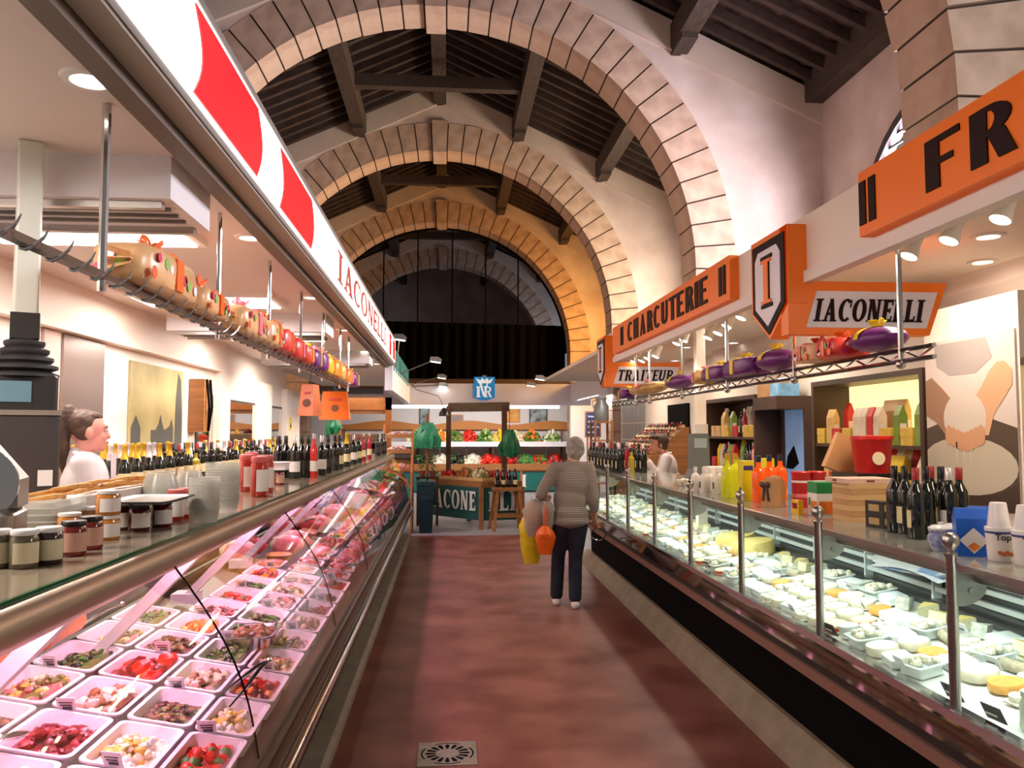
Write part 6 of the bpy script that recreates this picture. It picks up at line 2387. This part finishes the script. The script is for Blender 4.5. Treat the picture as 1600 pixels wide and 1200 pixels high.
# stool with bottles
q = onZ(790, 828, 0)
t = thing('wooden_stool', 'tall wooden stool with splayed legs carrying wine bottles', 'stool', (q.x + .02, q.y + .02, 0), .15)
MB().rbox(-.24, .24, -.16, .16, .66, .72, .02).build('seat', m_oak, t)
for sx in (-1, 1):
    for sy in (-1, 1):
        b = MB()
        b.add([(sx * .26 - .025, sy * .19 - .025, 0), (sx * .26 + .025, sy * .19 - .025, 0), (sx * .26 + .025, sy * .19 + .025, 0), (sx * .26 - .025, sy * .19 + .025, 0),
               (sx * .18 - .025, sy * .11 - .025, .66), (sx * .18 + .025, sy * .11 - .025, .66), (sx * .18 + .025, sy * .11 + .025, .66), (sx * .18 - .025, sy * .11 + .025, .66)],
              [(0, 3, 2, 1), (4, 5, 6, 7), (0, 1, 5, 4), (1, 2, 6, 5), (2, 3, 7, 6), (3, 0, 4, 7)])
        b.build('leg', m_oak, t)
for sy in (-1, 1):
    MB().box(-.22, .22, sy * .165 - .015, sy * .165 + .015, .22, .26).build('stretcher', m_oak, t)
for k in range(8):
    place([B_wb, B_ws, B_wc, B_wb][k % 4], 'bottle', '%s on the stool, %s from the stall post' % (kinds[id([B_wb, B_ws, B_wc, B_wb][k % 4])], ORD[k // 2]), 'bottle',
          (q.x - .14 + .10 * (k // 2), q.y - .06 + .14 * (k % 2), .72), 0, 'bottles on the wooden stool')

# teal bin and garlic rack beyond the meat counter
q = onZ(664, 834, 0)
t = thing('waste_bin', 'tall dark teal plastic bin standing at the counter end', 'bin', (q.x + .01, q.y + .15, 0))
MB().add([(-.10, -.10, 0), (.10, -.10, 0), (.10, .10, 0), (-.10, .10, 0), (-.14, -.14, .78), (.14, -.14, .78), (.14, .14, .78), (-.14, .14, .78)], [(0, 3, 2, 1), (4, 5, 6, 7), (0, 1, 5, 4), (1, 2, 6, 5), (2, 3, 7, 6), (3, 0, 4, 7)]).build('body', M('bin_teal', (10, 46, 52), .4), t)
MB().box(-.15, .15, -.15, .15, .78, .84).build('lid', M('bin_teal', (18, 66, 76)), t)
MB().box(-.08, .08, -.152, -.145, .55, .6).build('grip', M('bin_dark', (10, 44, 52), .5), t)
t = thing('garlic_rack', 'stepped wooden rack of garlic at the end of the meat counter', 'rack', (-.83, 13.45, 0))
for x in (-.24, .24):
    MB().prism([(-.28, 0), (.28, 0), (.28, 1.72), (.18, 1.78), (-.05, 1.3), (-.28, 1.0)], 'x', x - .015, x + .015).build('side_panel', M('rack_orange_wood', (176, 104, 44), .5, var=.15, nscale=5), t)
steps = [(.35, -.2), (.72, -.18), (1.02, -.16), (1.30, .02), (1.55, .14)]
for z, y in steps:
    MB().box(-.225, .225, y - .08, .26, z, z + .02).build('shelf', M('rack_orange_wood', (176, 104, 44)), t)
    MB().box(-.225, .225, y - .09, y - .08, z, z + .06).build('lip', m_oak, t)
GARL = pile_mesh('garlic', .40, .16, .10, 44, .03, [fm('garlic_skin', (216, 190, 182), .5), fm('garlic_pink', (190, 130, 128), .5)], 61)
for k, (z, y) in enumerate(steps):
    o = inst(GARL, 'garlic', None, (-.83, 13.45 + y + .02, z + .021))
    tag(o, 'pink garlic bulbs heaped on the %s step of the rack' % ORD[k], 'garlic', None, 'stuff')

# long shelf stall along the back ------------------------------------
bk = thing('produce_shelves', 'two-tier produce shelving with teal panels along the back wall', 'shelving', (0, 0, 0))
X0, X1 = -3.2, 3.5
MB().prism([(22.0, .62), (23.2, .9), (23.2, .84), (22.0, .56)], 'x', X0, X1).build('lower_tier', m_oak, bk)
MB().box(X0, X1, 21.96, 22.02, .6, .78).build('wood_rail', m_oak, bk)
MB().box(X0, X1, 22.5, 23.4, 1.22, 1.26).build('upper_tier', m_dwood, bk)
MB().box(X0, X1, 22.44, 22.5, 1.24, 1.38).build('white_ledge', M('ledge_white', (226, 222, 230), .4), bk)
MB().box(X0, X1, 22.1, 23.4, .02, .56).build('plinth', m_dark, bk)
npn = 9
for k in range(npn):
    xa = X0 + (X1 - X0) * k / npn
    xb = X0 + (X1 - X0) * (k + 1) / npn
    MB().box(xa + .03, xb - .03, 22.02, 22.08, .04, .60).build('teal_panel', m_tealp, bk)
    MB().box(xa - .03, xa + .03, 21.98, 22.1, 0, .60).build('divider', m_oak, bk)
    MB().box(xa - .02, xa + .02, 22.5, 22.56, .8, 1.22).build('bracket_post', m_dwood, bk)
for px, ch in ((820, 'I'), (776, 'L')):
    q = onY(px, 740, 22.0)
    put_letters(ch, .34, m_lw, bk, (q.x - .1, 22.018, .14), 0, st=.3)
b = MB()
n = 60
pts = []
for i in range(n + 1):
    x = X0 + (X1 - X0) * i / n
    pts.append((x, 1.92 + .06 * math.sin(x * 2.6)))
b.prism([(X0, 1.72)] + [(X1, 1.72)] + pts[::-1], 'y', 23.3, 23.36)
b.build('wavy_board', M('wavy_orange_board', (206, 132, 58), .5), bk)
MB().box(X0, X1, 23.2, 23.42, .84, .90).build('rear_support', m_oak, bk)
for k in range(4):
    x = X0 + .2 + 2.1 * k
    MB().box(x, x + .05, 23.36, 23.42, 0, 1.8).build('rear_post', m_oak, bk)
crt2 = MB()
crt2.box(-.24, .24, -.2, .2, 0, .012)
for y in (-.2, .188):
    crt2.box(-.24, .24, y, y + .012, .012, .14)
for x in (-.24, .228):
    crt2.box(x, x + .012, -.188, .188, .012, .14)
CR2 = crt2.mesh('crate', m_pine)
up = [('pale lettuces', [fm('lettuce', (176, 196, 120), .5), f_crm]), ('dark aubergines', [f_blk, f_dred]), ('orange carrots', [f_orange, f_yel]), ('green peppers', [f_grn, f_olv]), ('ripe red tomatoes', [f_red, f_red]),
      ('green salads', [f_grn, fm('lettuce', (176, 196, 120))]), ('yellow peppers', [fm('pepper_yellow', (240, 200, 20), .25), f_yel]), ('pale cauliflower', [f_crm, fm('lettuce', (176, 196, 120))]), ('bunched carrots', [f_grn, f_orange]), ('leafy fennel', [fm('lettuce', (176, 196, 120)), f_wht, f_grn])]
UPM = [pile_mesh('produce', .44, .36, .24, 60, .055, c_, 500 + i) for i, (n_, c_) in enumerate(up)]
lo = [('dark cabbages', [f_blk, f_grn]), ('white onions', [f_wht, f_crm]), ('bright red tomatoes', [f_red, f_red]), ('plum tomatoes', [f_red, f_dred]), ('green cucumbers', [fm('cucumber', (70, 130, 80), .35), f_grn]), ('cluster tomatoes', [f_red, f_red, f_grn]), ('red peppers', [f_red, f_dred])]
LOM = [pile_mesh('produce', .44, .36, .18, 60, .05, c_, 600 + i) for i, (n_, c_) in enumerate(lo)]
pu = [650, 672, 690, 712, 734, 758, 781, 806, 831, 862]
for i, px in enumerate(pu):
    q = onY(px, 680, 22.75)
    MB().box(q.x - .2, q.x + .2, 22.6, 22.92, 1.26, 1.33).build('riser', m_dwood, bk)
    o = inst(CR2, 'produce_crate', None, (q.x, 22.76, 1.331), (-.0, 0, 0), (.85, 1, .7))
    tag(o, 'pale wood crate of %s on the upper shelf' % up[i][0], 'crate', 'crates on the upper produce shelf')
    o = inst(UPM[i], 'produce', None, (q.x, 22.76, 1.345), (.25, 0, 0), (1.08, 1.1, 1.5))
    tag(o, '%s piled in a crate on the upper shelf' % up[i][0], 'vegetables', None, 'stuff')
pl = [660, 690, 712, 738, 765, 797, 821, 845, 864]
li = [0, 1, 0, 1, 2, 3, 4, 5, 6]
for i, px in enumerate(pl):
    q = onY(px, 715, 22.3)
    z = .64 + .23 * (.36 / 1.2) + .012
    o = inst(CR2, 'produce_crate', None, (q.x, 22.32, .665), (.23, 0, 0), (.95, 1, 1))
    nm = lo[li[i]][0]
    tag(o, 'pale crate of %s on the lower shelf, %s from the garlic rack' % (nm, ORD[i]), 'crate', 'crates on the lower produce shelf')
    o = inst(LOM[li[i]], 'produce', None, (q.x, 22.32, .69), (.3, 0, 0), (1.1, 1.05, 1.5))
    tag(o, '%s piled on the lower shelf, %s crate' % (nm, ORD[i]), 'vegetables', None, 'stuff')
    q = onY(px, 708, 22.8)
    o = inst(LOM[li[i]], 'produce', None, (q.x, 22.82, .80), (.25, 0, 0), (1.25, 1.1, 1.2))
    tag(o, '%s piled loose behind the lower crates, %s heap' % (nm, ORD[i]), 'vegetables', None, 'stuff')
# pictures on the back wall
for k, (px0, px1, py0, py1, col, col2, lab) in enumerate(((655, 671, 632, 666, (60, 84, 86), (176, 196, 200), 'dark framed poster of still life on the stall wall'), (827, 855, 636, 671, (48, 70, 70), (190, 200, 204), 'dark framed poster of vegetables on the bright wall'),
                                                            (784, 812, 636, 660, (240, 130, 24), (250, 200, 60), 'orange poster of sliced fruit on the stall wall'), (705, 724, 648, 664, (206, 140, 80), (90, 140, 170), 'small orange and blue picture on the stall wall'))):
    a, c_ = onY(px0, py1, 23.48), onY(px1, py0, 23.48)
    t = thing('wall_poster', lab, 'poster', ((a.x + c_.x) / 2, 23.495, a.z))
    w2, hh = (c_.x - a.x) / 2, c_.z - a.z
    MB().box(-w2, w2, -.03, 0, 0, hh).build('frame', m_dwood if k < 2 else M('poster_plain_%d' % k, col, .5), t)
    MB().box(-w2 + .03, w2 - .03, -.034, -.03, .03, hh - .03).build('print', M('print_%d' % k, col, .4, var=.2, nscale=5, col2=col2), t)
q0, q1 = onX(897, 668, 4.59), onX(921, 634, 4.59)
t = thing('chalkboard', 'dark blue chalkboard with white handwriting in a wooden frame', 'chalkboard', (3.30, 19.0, 1.55))
MB().box(-.03, .36, -.02, .02, -.03, .6).build('frame', m_oak, t)
MB().box(0, .33, -.024, -.02, 0, .57).build('board', M('slate_blue', (38, 42, 84), .6), t)
for k, wd in enumerate((.26, .22, .27, .18)):
    b = MB()
    pts = [(.035 + wd * i / 18, -.026, .47 - .125 * k + .025 * math.sin(i * 1.9 + k)) for i in range(19)]
    b.tube(pts, .007, 4)
    b.build('chalk_writing', M('chalk_white', (226, 226, 230), .7), t)
for x in (.03, .30):
    MB().box(x - .02, x + .02, -.015, .015, -1.55, -.03).build('easel_leg', m_oak, t)
# wooden shop front beyond the left wall
t = thing('wooden_shopfront', 'wooden frame of a small shop beyond the meat counter', 'shop front', (0, 16.6, 0))
for x in (-2.25, -1.22):
    MB().box(x - .06, x + .06, -.06, .06, 0, 2.36).build('post', M('rack_orange_wood', (176, 104, 44)), t)
MB().box(-2.3, -1.16, -.06, .06, 2.1, 2.36).build('header', M('rack_orange_wood', (176, 104, 44)), t)
MB().box(-2.19, -1.28, -.03, .03, 2.02, 2.1).build('rail', m_oak, t)
MB().box(-2.19, -1.28, -.1, .3, .6, 1.3).build('counter', m_dwood, t)
MB().box(-2.1, -1.4, .1, .3, 1.3, 1.42).build('dark_crate', m_blackm, t)
bag_bundle(522, 652, 674, 14.0, 18, 'bundle of green carrier bags below the wide orange carton', m_gbag2, 2.8)
o = MB().rbox(-2.05, -1.45, 16.62, 16.82, 1.425, 1.62, .03).build('wicker_box', M('wicker', (128, 100, 70), .7, var=.2, nscale=20))
tag(o, 'low wicker box on the counter of the wooden shop front', 'box')
# ================================================================== PEOPLE
def blob(name, prims, mat, voxel=.012, smooth=4, parent=None):
    """one continuous surface from overlapping tapered capsules and ellipsoids"""
    b = MB()
    for p in prims:
        if p[0] == 'c':
            _, p0, r0, p1, r1 = p
            p0, p1 = Vector(p0), Vector(p1)
            n = max(2, int((p1 - p0).length / (min(r0, r1) * .5)))
            b.cyl(p0, p1, r0, r1, n=14)
            b.sph(p0, r0, 14, 10)
            b.sph(p1, r1, 14, 10)
        else:
            _, c, r, rot = p
            b.sph(c, r, 18, 12, 0, rot)
    me = b.mesh(name, mat)
    o = bpy.data.objects.new(name, me)
    C.objects.link(o)
    md = o.modifiers.new('r', 'REMESH')
    md.mode = 'VOXEL'
    md.voxel_size = voxel
    ms = o.modifiers.new('s', 'SMOOTH')
    ms.factor = .5
    ms.iterations = smooth
    dg = bpy.context.evaluated_depsgraph_get()
    me2 = bpy.data.meshes.new_from_object(o.evaluated_get(dg))
    bpy.data.objects.remove(o)
    me2.name = name
    me2.materials.clear()
    me2.materials.append(mat)
    for p in me2.polygons:
        p.use_smooth = True
    o = bpy.data.objects.new(name, me2)
    C.objects.link(o)
    o.parent = parent
    return o


def hand(prims, wrist, d, lat, curl=.5, s=1.0):
    """palm and five fingers; d = pointing direction, lat = towards the thumb"""
    w0, d, lat = Vector(wrist), Vector(d).normalized(), Vector(lat)
    lat = (lat - d * lat.dot(d)).normalized()
    nrm = d.cross(lat).normalized()
    prims.append(('c', w0, .024 * s, w0 + d * .03 * s, .026 * s))
    for k, (off, ln) in enumerate(((.030, .062), (.010, .072), (-.010, .068), (-.030, .054))):
        k0 = w0 + d * .085 * s + lat * off * s
        prims.append(('c', w0 + d * .02 * s + lat * off * .6 * s, .015 * s, k0, .0115 * s))
        k1 = k0 + (d * math.cos(curl) + nrm * math.sin(curl)) * ln * .55 * s
        k2 = k1 + (d * math.cos(curl * 2.2) + nrm * math.sin(curl * 2.2)) * ln * .5 * s
        prims.append(('c', k0, .0105 * s, k1, .0095 * s))
        prims.append(('c', k1, .0095 * s, k2, .008 * s))
    t0 = w0 + d * .025 * s + lat * .025 * s
    t1 = t0 + (d * .7 + lat * .7 + nrm * .3).normalized() * .042 * s
    t2 = t1 + (d * .9 + lat * .1 + nrm * .5).normalized() * .032 * s
    prims.append(('c', t0, .0135 * s, t1, .0115 * s))
    prims.append(('c', t1, .011 * s, t2, .009 * s))


def head_prims(hc, f, s=1.0):
    """hc centre of head; f = yaw of face in local frame (0 = +y)"""
    R_ = Matrix.Rotation(f, 3, 'Z')

    def L(x, y, z):
        return Vector(hc) + R_ @ Vector((x * s, y * s, z * s))
    rot = (0, 0, f)
    P = [('e', L(0, -.012, .022), (.074 * s, .094 * s, .088 * s), rot), ('e', L(0, .022, -.045), (.055 * s, .062 * s, .066 * s), rot), ('e', L(0, .062, -.088), (.026 * s, .022 * s, .02 * s), rot),
         ('c', L(0, .082, .008), .009 * s, L(0, .097, -.030), .0125 * s), ('e', L(0, .078, .028), (.045 * s, .014 * s, .012 * s), rot),
         ('e', L(.03, .068, -.03), (.02 * s, .016 * s, .02 * s), rot), ('e', L(-.03, .068, -.03), (.02 * s, .016 * s, .02 * s), rot), ('e', L(0, .083, -.062), (.021 * s, .008 * s, .010 * s), rot)]
    for sx in (-1, 1):
        P.append(('e', L(sx * .076, -.008, -.012), (.011 * s, .02 * s, .031 * s), rot))
    return P, L


def face(t, L, f, s=1.0):
    for sx in (-1, 1):
        MB().sph(L(sx * .03, .078, .006), (.012 * s, .007 * s, .006 * s), 10, 6, 0, (0, 0, f)).build('eye', M('eye_white', (206, 196, 190), .3), t, True)
        MB().sph(L(sx * .03, .0845, .006), (.0055 * s, .003 * s, .0055 * s), 8, 5, 0, (0, 0, f)).build('iris', M('iris_dark', (40, 28, 22), .2), t, True)
        MB().sph(L(sx * .03, .085, .026), (.018 * s, .004 * s, .004 * s), 8, 5, 0, (0, 0, f)).build('eyebrow', M('brow_brown', (70, 46, 34), .7), t, True)
    MB().sph(L(0, .0915, -.062), (.021 * s, .006 * s, .0065 * s), 10, 5, 0, (0, 0, f)).build('lips', M('lips_rose', (170, 82, 78), .4), t, True)


skin1 = M('skin_light', (214, 158, 132), .5)
skin2 = M('skin_rosy', (220, 150, 134), .5)
skin3 = M('skin_warm', (196, 134, 106), .5)


def stripes(name, c1, c2, scale):
    m = bpy.data.materials.new(name)
    m.use_nodes = True
    nt = m.node_tree
    bs_ = nt.nodes['Principled BSDF']
    tc = nt.nodes.new('ShaderNodeTexCoord')
    wv = nt.nodes.new('ShaderNodeTexWave')
    wv.bands_direction = 'Z'
    wv.inputs['Scale'].default_value = scale
    wv.inputs['Distortion'].default_value = .6
    wv.inputs['Detail'].default_value = 0
    r = nt.nodes.new('ShaderNodeValToRGB')
    r.color_ramp.elements[0].position = .45
    r.color_ramp.elements[1].position = .62
    r.color_ramp.elements[0].color = (*s2l(c1), 1)
    r.color_ramp.elements[1].color = (*s2l(c2), 1)
    nt.links.new(tc.outputs['Object'], wv.inputs['Vector'])
    nt.links.new(wv.outputs['Fac'], r.inputs[0])
    nt.links.new(r.outputs[0], bs_.inputs['Base Color'])
    bs_.inputs['Roughness'].default_value = .85
    return m


# ---- shopper seen from behind
pf = onZ(888, 948, 0)
t = thing('person', 'person in striped grey sweater and navy trousers walking with shopping bags', 'person', (pf.x, pf.y, .004))
J = dict(head=(.075, .02, 1.475), neck=(.05, -.02, 1.36), shL=(-.125, -.01, 1.30), shR=(.20, -.01, 1.30), elL=(-.265, -.04, 1.06), wrL=(-.215, .16, 1.02), elR=(.245, -.03, 1.02), wrR=(.275, .10, .80),
         chest=(.04, .01, 1.18), waist=(.025, .015, 1.0), pel=(.02, .0, .87), hipL=(-.075, .0, .84), hipR=(.11, .0, .84), knL=(-.085, .07, .47), knR=(.07, .0, .46), anL=(-.10, .10, .09), anR=(.055, -.06, .085))
bp_, L = head_prims(J['head'], -.12)
bp_ += [('c', J['neck'], .05, (.065, .0, 1.43), .048), ('e', J['chest'], (.15, .095, .17), None), ('c', J['shL'], .045, J['shR'], .045), ('e', J['waist'], (.125, .085, .15), None), ('e', J['pel'], (.15, .10, .11), None),
        ('c', (.04, -.01, 1.3), .05, J['neck'], .05)]
for s_ in 'LR':
    bp_ += [('c', J['sh' + s_], .046, J['el' + s_], .037), ('c', J['el' + s_], .036, J['wr' + s_], .024), ('c', J['hip' + s_], .078, J['kn' + s_], .052), ('c', J['kn' + s_], .05, J['an' + s_], .034)]
    a = Vector(J['an' + s_])
    bp_ += [('c', a, .034, a + Vector((0, .12, -.05)), .026)]
dR = Vector(J['wrR']) - Vector(J['elR'])
hand(bp_, J['wrR'], dR, (-.6, .6, 0), .65)
dL = Vector(J['wrL']) - Vector(J['elL'])
hand(bp_, J['wrL'], dL, (.2, .2, 1), .7)
blob('body', bp_, skin1, .008, 3, t)
face(t, L, -.12)
# grey short hair
hp = [('e', L(0, -.022, .035), (.088, .102, .095), None), ('e', L(0, -.06, -.03), (.072, .06, .065), None), ('e', L(.06, -.03, .0), (.03, .055, .055), None), ('e', L(-.06, -.03, .0), (.03, .055, .055), None), ('e', L(0, .03, .085), (.07, .07, .04), None)]
blob('hair', hp, M('grey_hair', (150, 142, 136), .7, var=.25, nscale=30, bump=.6), .008, 2, t)
sw = [('c', (.04, -.01, 1.30), .066, (.05, -.015, 1.35), .058), ('e', J['chest'], (.178, .122, .20), None), ('c', J['shL'], .066, J['shR'], .066), ('e', J['waist'], (.165, .12, .20), None), ('e', (.022, -.005, .86), (.178, .13, .12), None), ('e', (.02, -.01, .80), (.188, .14, .075), None),
      ('c', J['shL'], .066, J['elL'], .056), ('c', J['elL'], .055, (-.235, .10, 1.03), .048), ('c', J['shR'], .066, J['elR'], .056), ('c', J['elR'], .056, (.258, .03, .92), .05)]
blob('sweater', sw, stripes('striped_knit', (112, 102, 98), (178, 166, 158), 19), .012, 3, t)
tr = [('e', (.02, -.01, .82), (.158, .115, .09), None), ('c', (-.06, -.015, .80), .098, J['knL'], .068), ('c', J['knL'], .067, (-.10, .09, .10), .062), ('c', (.10, -.015, .80), .098, J['knR'], .068), ('c', J['knR'], .067, (.055, -.065, .10), .062)]
blob('trousers', tr, M('navy_denim', (30, 32, 50), .8, var=.2, nscale=14), .012, 3, t)
for s_ in 'LR':
    a = Vector(J['an' + s_])
    sh = [('c', a + Vector((0, -.03, -.045)), .042, a + Vector((.01, .09, -.052)), .036), ('c', a + Vector((.01, .09, -.052)), .036, a + Vector((.015, .15, -.055)), .03), ('c', a + Vector((0, 0, -.03)), .04, a, .042)]
    o = blob('shoe', sh, M('white_shoe', (226, 216, 206), .6), .008, 2, t)
    zmin = min(v.co.z for v in o.data.vertices)
    for v in o.data.vertices:
        v.co.z = max(v.co.z, zmin + .012)
    o.location.z = -(zmin + .012)
# bags on the left arm
hx, hy, hz = J['elL']


def soft_bag(name, label, cat, loc, w_, d_, h_, mat, seed, drop=None):
    r = random.Random(seed)
    tb_ = thing(name, label, cat, loc)
    b = MB()
    n = 16
    rows = []
    for j in range(8):
        u = j / 7
        f = (.75 + .5 * math.sin(u * PI * .62)) * (1 if u < .75 else 1 - (u - .75) * 2.6)
        rows.append([(w_ / 2 * f * math.cos(2 * PI * i / n) * r.uniform(.88, 1.1), d_ / 2 * f * math.sin(2 * PI * i / n) * r.uniform(.85, 1.12), h_ * u) for i in range(n)])
    b.grid(rows, close=True)
    b.add(rows[0], [tuple(range(n))])
    b.build('bag_body', mat, tb_, True, False)
    MB().tube([(-w_ * .12, 0, h_ * .92), (0, 0, h_ + (drop or .12)), (w_ * .12, 0, h_ * .92)], .008, 6).build('handle', mat, tb_, True)
    return tb_


bx_, by_ = pf.x, pf.y
soft_bag('shopping_bag', 'pale crumpled cloth bag hanging from the walking person\'s arm', 'bag', (bx_ - .30, by_ + .03, .66), .22, .16, .34, M('beige_cloth', (182, 160, 146), .8, var=.15, nscale=9), 1, .03)
soft_bag('shopping_bag', 'orange plastic bag under the pale cloth bag', 'bag', (bx_ - .235, by_ - .16, .52), .15, .12, .26, M('orange_bag', (240, 104, 30), .35, var=.12, nscale=9), 2, .26)
soft_bag('shopping_bag', 'yellow plastic bag hanging lowest on the walking person\'s arm', 'bag', (bx_ - .33, by_ + .20, .38), .19, .14, .50, M('yellow_bag', (232, 200, 40), .35, var=.12, nscale=9), 3, .15)
soft_bag('shopping_bag', 'small grey bag tucked between hip and pale bag', 'bag', (bx_ - .20, by_ - .08, .74), .10, .09, .26, M('grey_cloth', (160, 150, 142), .8, var=.15, nscale=9), 4, .05)
# spectacles held in the right hand
gx = Vector((bx_, by_, 0)) + Vector((.32, .14, .66))
t2 = thing('spectacles', 'dark looped spectacles held in the walking person\'s hand', 'glasses', gx)
b = MB()
b.tube([(.07 * math.cos(a), 0, .06 * math.sin(a)) for a in [2 * PI * i / 20 for i in range(21)]], .005, 6)
b.build('frame', m_black, t2, True)
MB().tube([(.07 * math.cos(a), -.002, .06 * math.sin(a)) for a in [PI * 1.15 + PI * .6 * i / 10 for i in range(11)]], .006, 6).build('lens_rim', m_chrome, t2, True)


# ---- staff behind the counters
def staff(label, loc, rz, skin, hairm, coat, lean, hair, faceyaw, arms, htop=1.62):
    t = thing('person', label, 'person', loc, rz)
    k = htop / 1.62
    ly = lean

    def V(x, y, z):
        return (x * k, y * k + ly * max(0, z - .9) * .9, z * k - abs(ly) * max(0, z - .9) * .12)
    hc = V(0, .02, 1.49)
    P, L = head_prims(hc, faceyaw, k)
    shL, shR = V(-.165, -.01, 1.32), V(.165, -.01, 1.32)
    P += [('c', V(0, -.015, 1.34), .048, V(0, .0, 1.42), .046), ('e', V(0, .01, 1.2), (.15, .09, .17), None), ('c', shL, .045, shR, .045), ('e', V(0, .01, 1.02), (.125, .085, .15), None), ('e', V(0, 0, .88), (.15, .10, .11), None)]
    C_ = [('e', V(0, .01, 1.19), (.185, .125, .20), None), ('c', shL, .066, shR, .066), ('e', V(0, .01, 1.0), (.165, .12, .2), None), ('e', V(0, 0, .8), (.18, .13, .16), None), ('c', V(-.08, 0, .8), .11, V(-.09, 0, .5), .12), ('c', V(.08, 0, .8), .11, V(.09, 0, .5), .12), ('c', V(0, -.03, 1.33), .062, V(0, -.03, 1.36), .055)]
    for sx, sh, (el, wr) in ((-1, shL, arms[0]), (1, shR, arms[1])):
        el, wr = V(*el), V(*wr)
        P += [('c', sh, .044, el, .036), ('c', el, .035, wr, .024)]
        hand(P, wr, Vector(wr) - Vector(el), (-sx, .2, .3), .5, k)
        mid = Vector(el).lerp(Vector(wr), .75)
        C_ += [('c', sh, .066, el, .055), ('c', el, .055, mid, .046)]
    for sx in (-1, 1):
        P += [('c', V(sx * .085, 0, .85), .078, V(sx * .09, .01, .47), .052), ('c', V(sx * .09, .01, .47), .05, V(sx * .09, -.01, .09), .034), ('c', V(sx * .09, -.01, .08), .034, V(sx * .09, .11, .035), .028)]
    blob('body', P, skin, .008, 3, t)
    face(t, L, faceyaw, k)
    blob('coat', C_, coat, .012, 3, t)
    T_ = []
    for sx in (-1, 1):
        T_ += [('c', V(sx * .088, 0, .78), .09, V(sx * .09, .01, .45), .066), ('c', V(sx * .09, .01, .45), .065, V(sx * .09, -.01, .1), .058)]
    blob('trousers', T_, M('dark_trousers', (40, 38, 42), .8), .014, 3, t)
    for sx in (-1, 1):
        o = blob('shoe', [('c', V(sx * .09, -.04, .05), .045, V(sx * .09, .13, .045), .036)], M('black_shoe', (30, 28, 28), .5), .01, 2, t)
    if not lean:
      MB().prism([(-.05 * k, 1.12 * k), (.05 * k, 1.12 * k), (.06 * k, 1.33 * k), (-.06 * k, 1.33 * k)], 'y', .118 * k, .139 * k).build('undershirt', M('dark_shirt', (36, 32, 40), .7), t)
    for sx in ((-1, 1) if not lean else ()):
        b = MB().prism([(sx * .03, 1.12 * k), (sx * .10, 1.16 * k), (sx * .075, 1.37 * k), (sx * .05, 1.37 * k)], 'y', .122 * k, .146 * k)
        b.build('lapel', coat, t)
    cl = []
    for i_ in range(9):
        a_ = math.radians(-60 + 300 * i_ / 8 + 90 - 60)
        cl.append(Vector(V(0, -.02, 1.365)) + Vector((.066 * k * math.cos(a_), .062 * k * math.sin(a_), -.02 * k * math.sin(a_))))
    blob('collar', [('c', cl[i_], .017, cl[i_ + 1], .017) for i_ in range(8)], coat, .008, 1, t)
    blob('hair', hair(L, k), hairm, .008, 2, t)
    return t


def pony(L, k):
    return [('e', L(0, -.032, .040), (.081 * k, .088 * k, .082 * k), None), ('e', L(0, .0, .080), (.062 * k, .068 * k, .030 * k), None), ('e', L(0, -.095, .085), (.038 * k, .038 * k, .045 * k), None), ('c', L(0, -.10, .11), .036 * k, L(0, -.135, .04), .044 * k), ('c', L(0, -.135, .04), .044 * k, L(0, -.125, -.12), .04 * k),
            ('c', L(0, -.125, -.12), .04 * k, L(0, -.11, -.22), .014 * k), ('e', L(.05, -.03, .0), (.034, .05, .05), None), ('e', L(-.05, -.03, .0), (.034, .05, .05), None)]


def crop(L, k):
    return [('e', L(0, -.025, .042), (.084 * k, .098 * k, .088 * k), None), ('e', L(0, .03, .085), (.07 * k, .068 * k, .036 * k), None), ('e', L(0, -.055, -.02), (.07 * k, .055 * k, .06 * k), None), ('e', L(.062, -.015, .005), (.024, .05, .055), None), ('e', L(-.062, -.015, .005), (.024, .05, .055), None)]


coatm = M('white_coat', (222, 212, 214), .8, var=.05, nscale=6)
gq = onX(133, 665, -1.98)
staff('person with brown ponytail in a white coat behind the meat counter', (-1.98, gq.y, .14), -1.05, skin2, M('brown_hair', (74, 50, 36), .6, var=.35, nscale=25, bump=.6), coatm, .0, pony, -.05, (((-.24, .06, 1.05), (-.16, .24, 1.02)), ((.24, .06, 1.05), (.16, .24, 1.02))), 1.645)
cq = onX(1047, 705, 2.62)
staff('person with short brown hair in a white coat bending over the cheese counter', (2.68, cq.y, .0), 1.35, skin3, M('dark_brown_hair', (66, 44, 34), .6, var=.35, nscale=25, bump=.6), coatm, .32, crop, .25, (((-.26, .14, 1.08), (-.22, .22, 1.33)), ((.26, .14, 1.08), (.22, .22, 1.33))), 1.66)
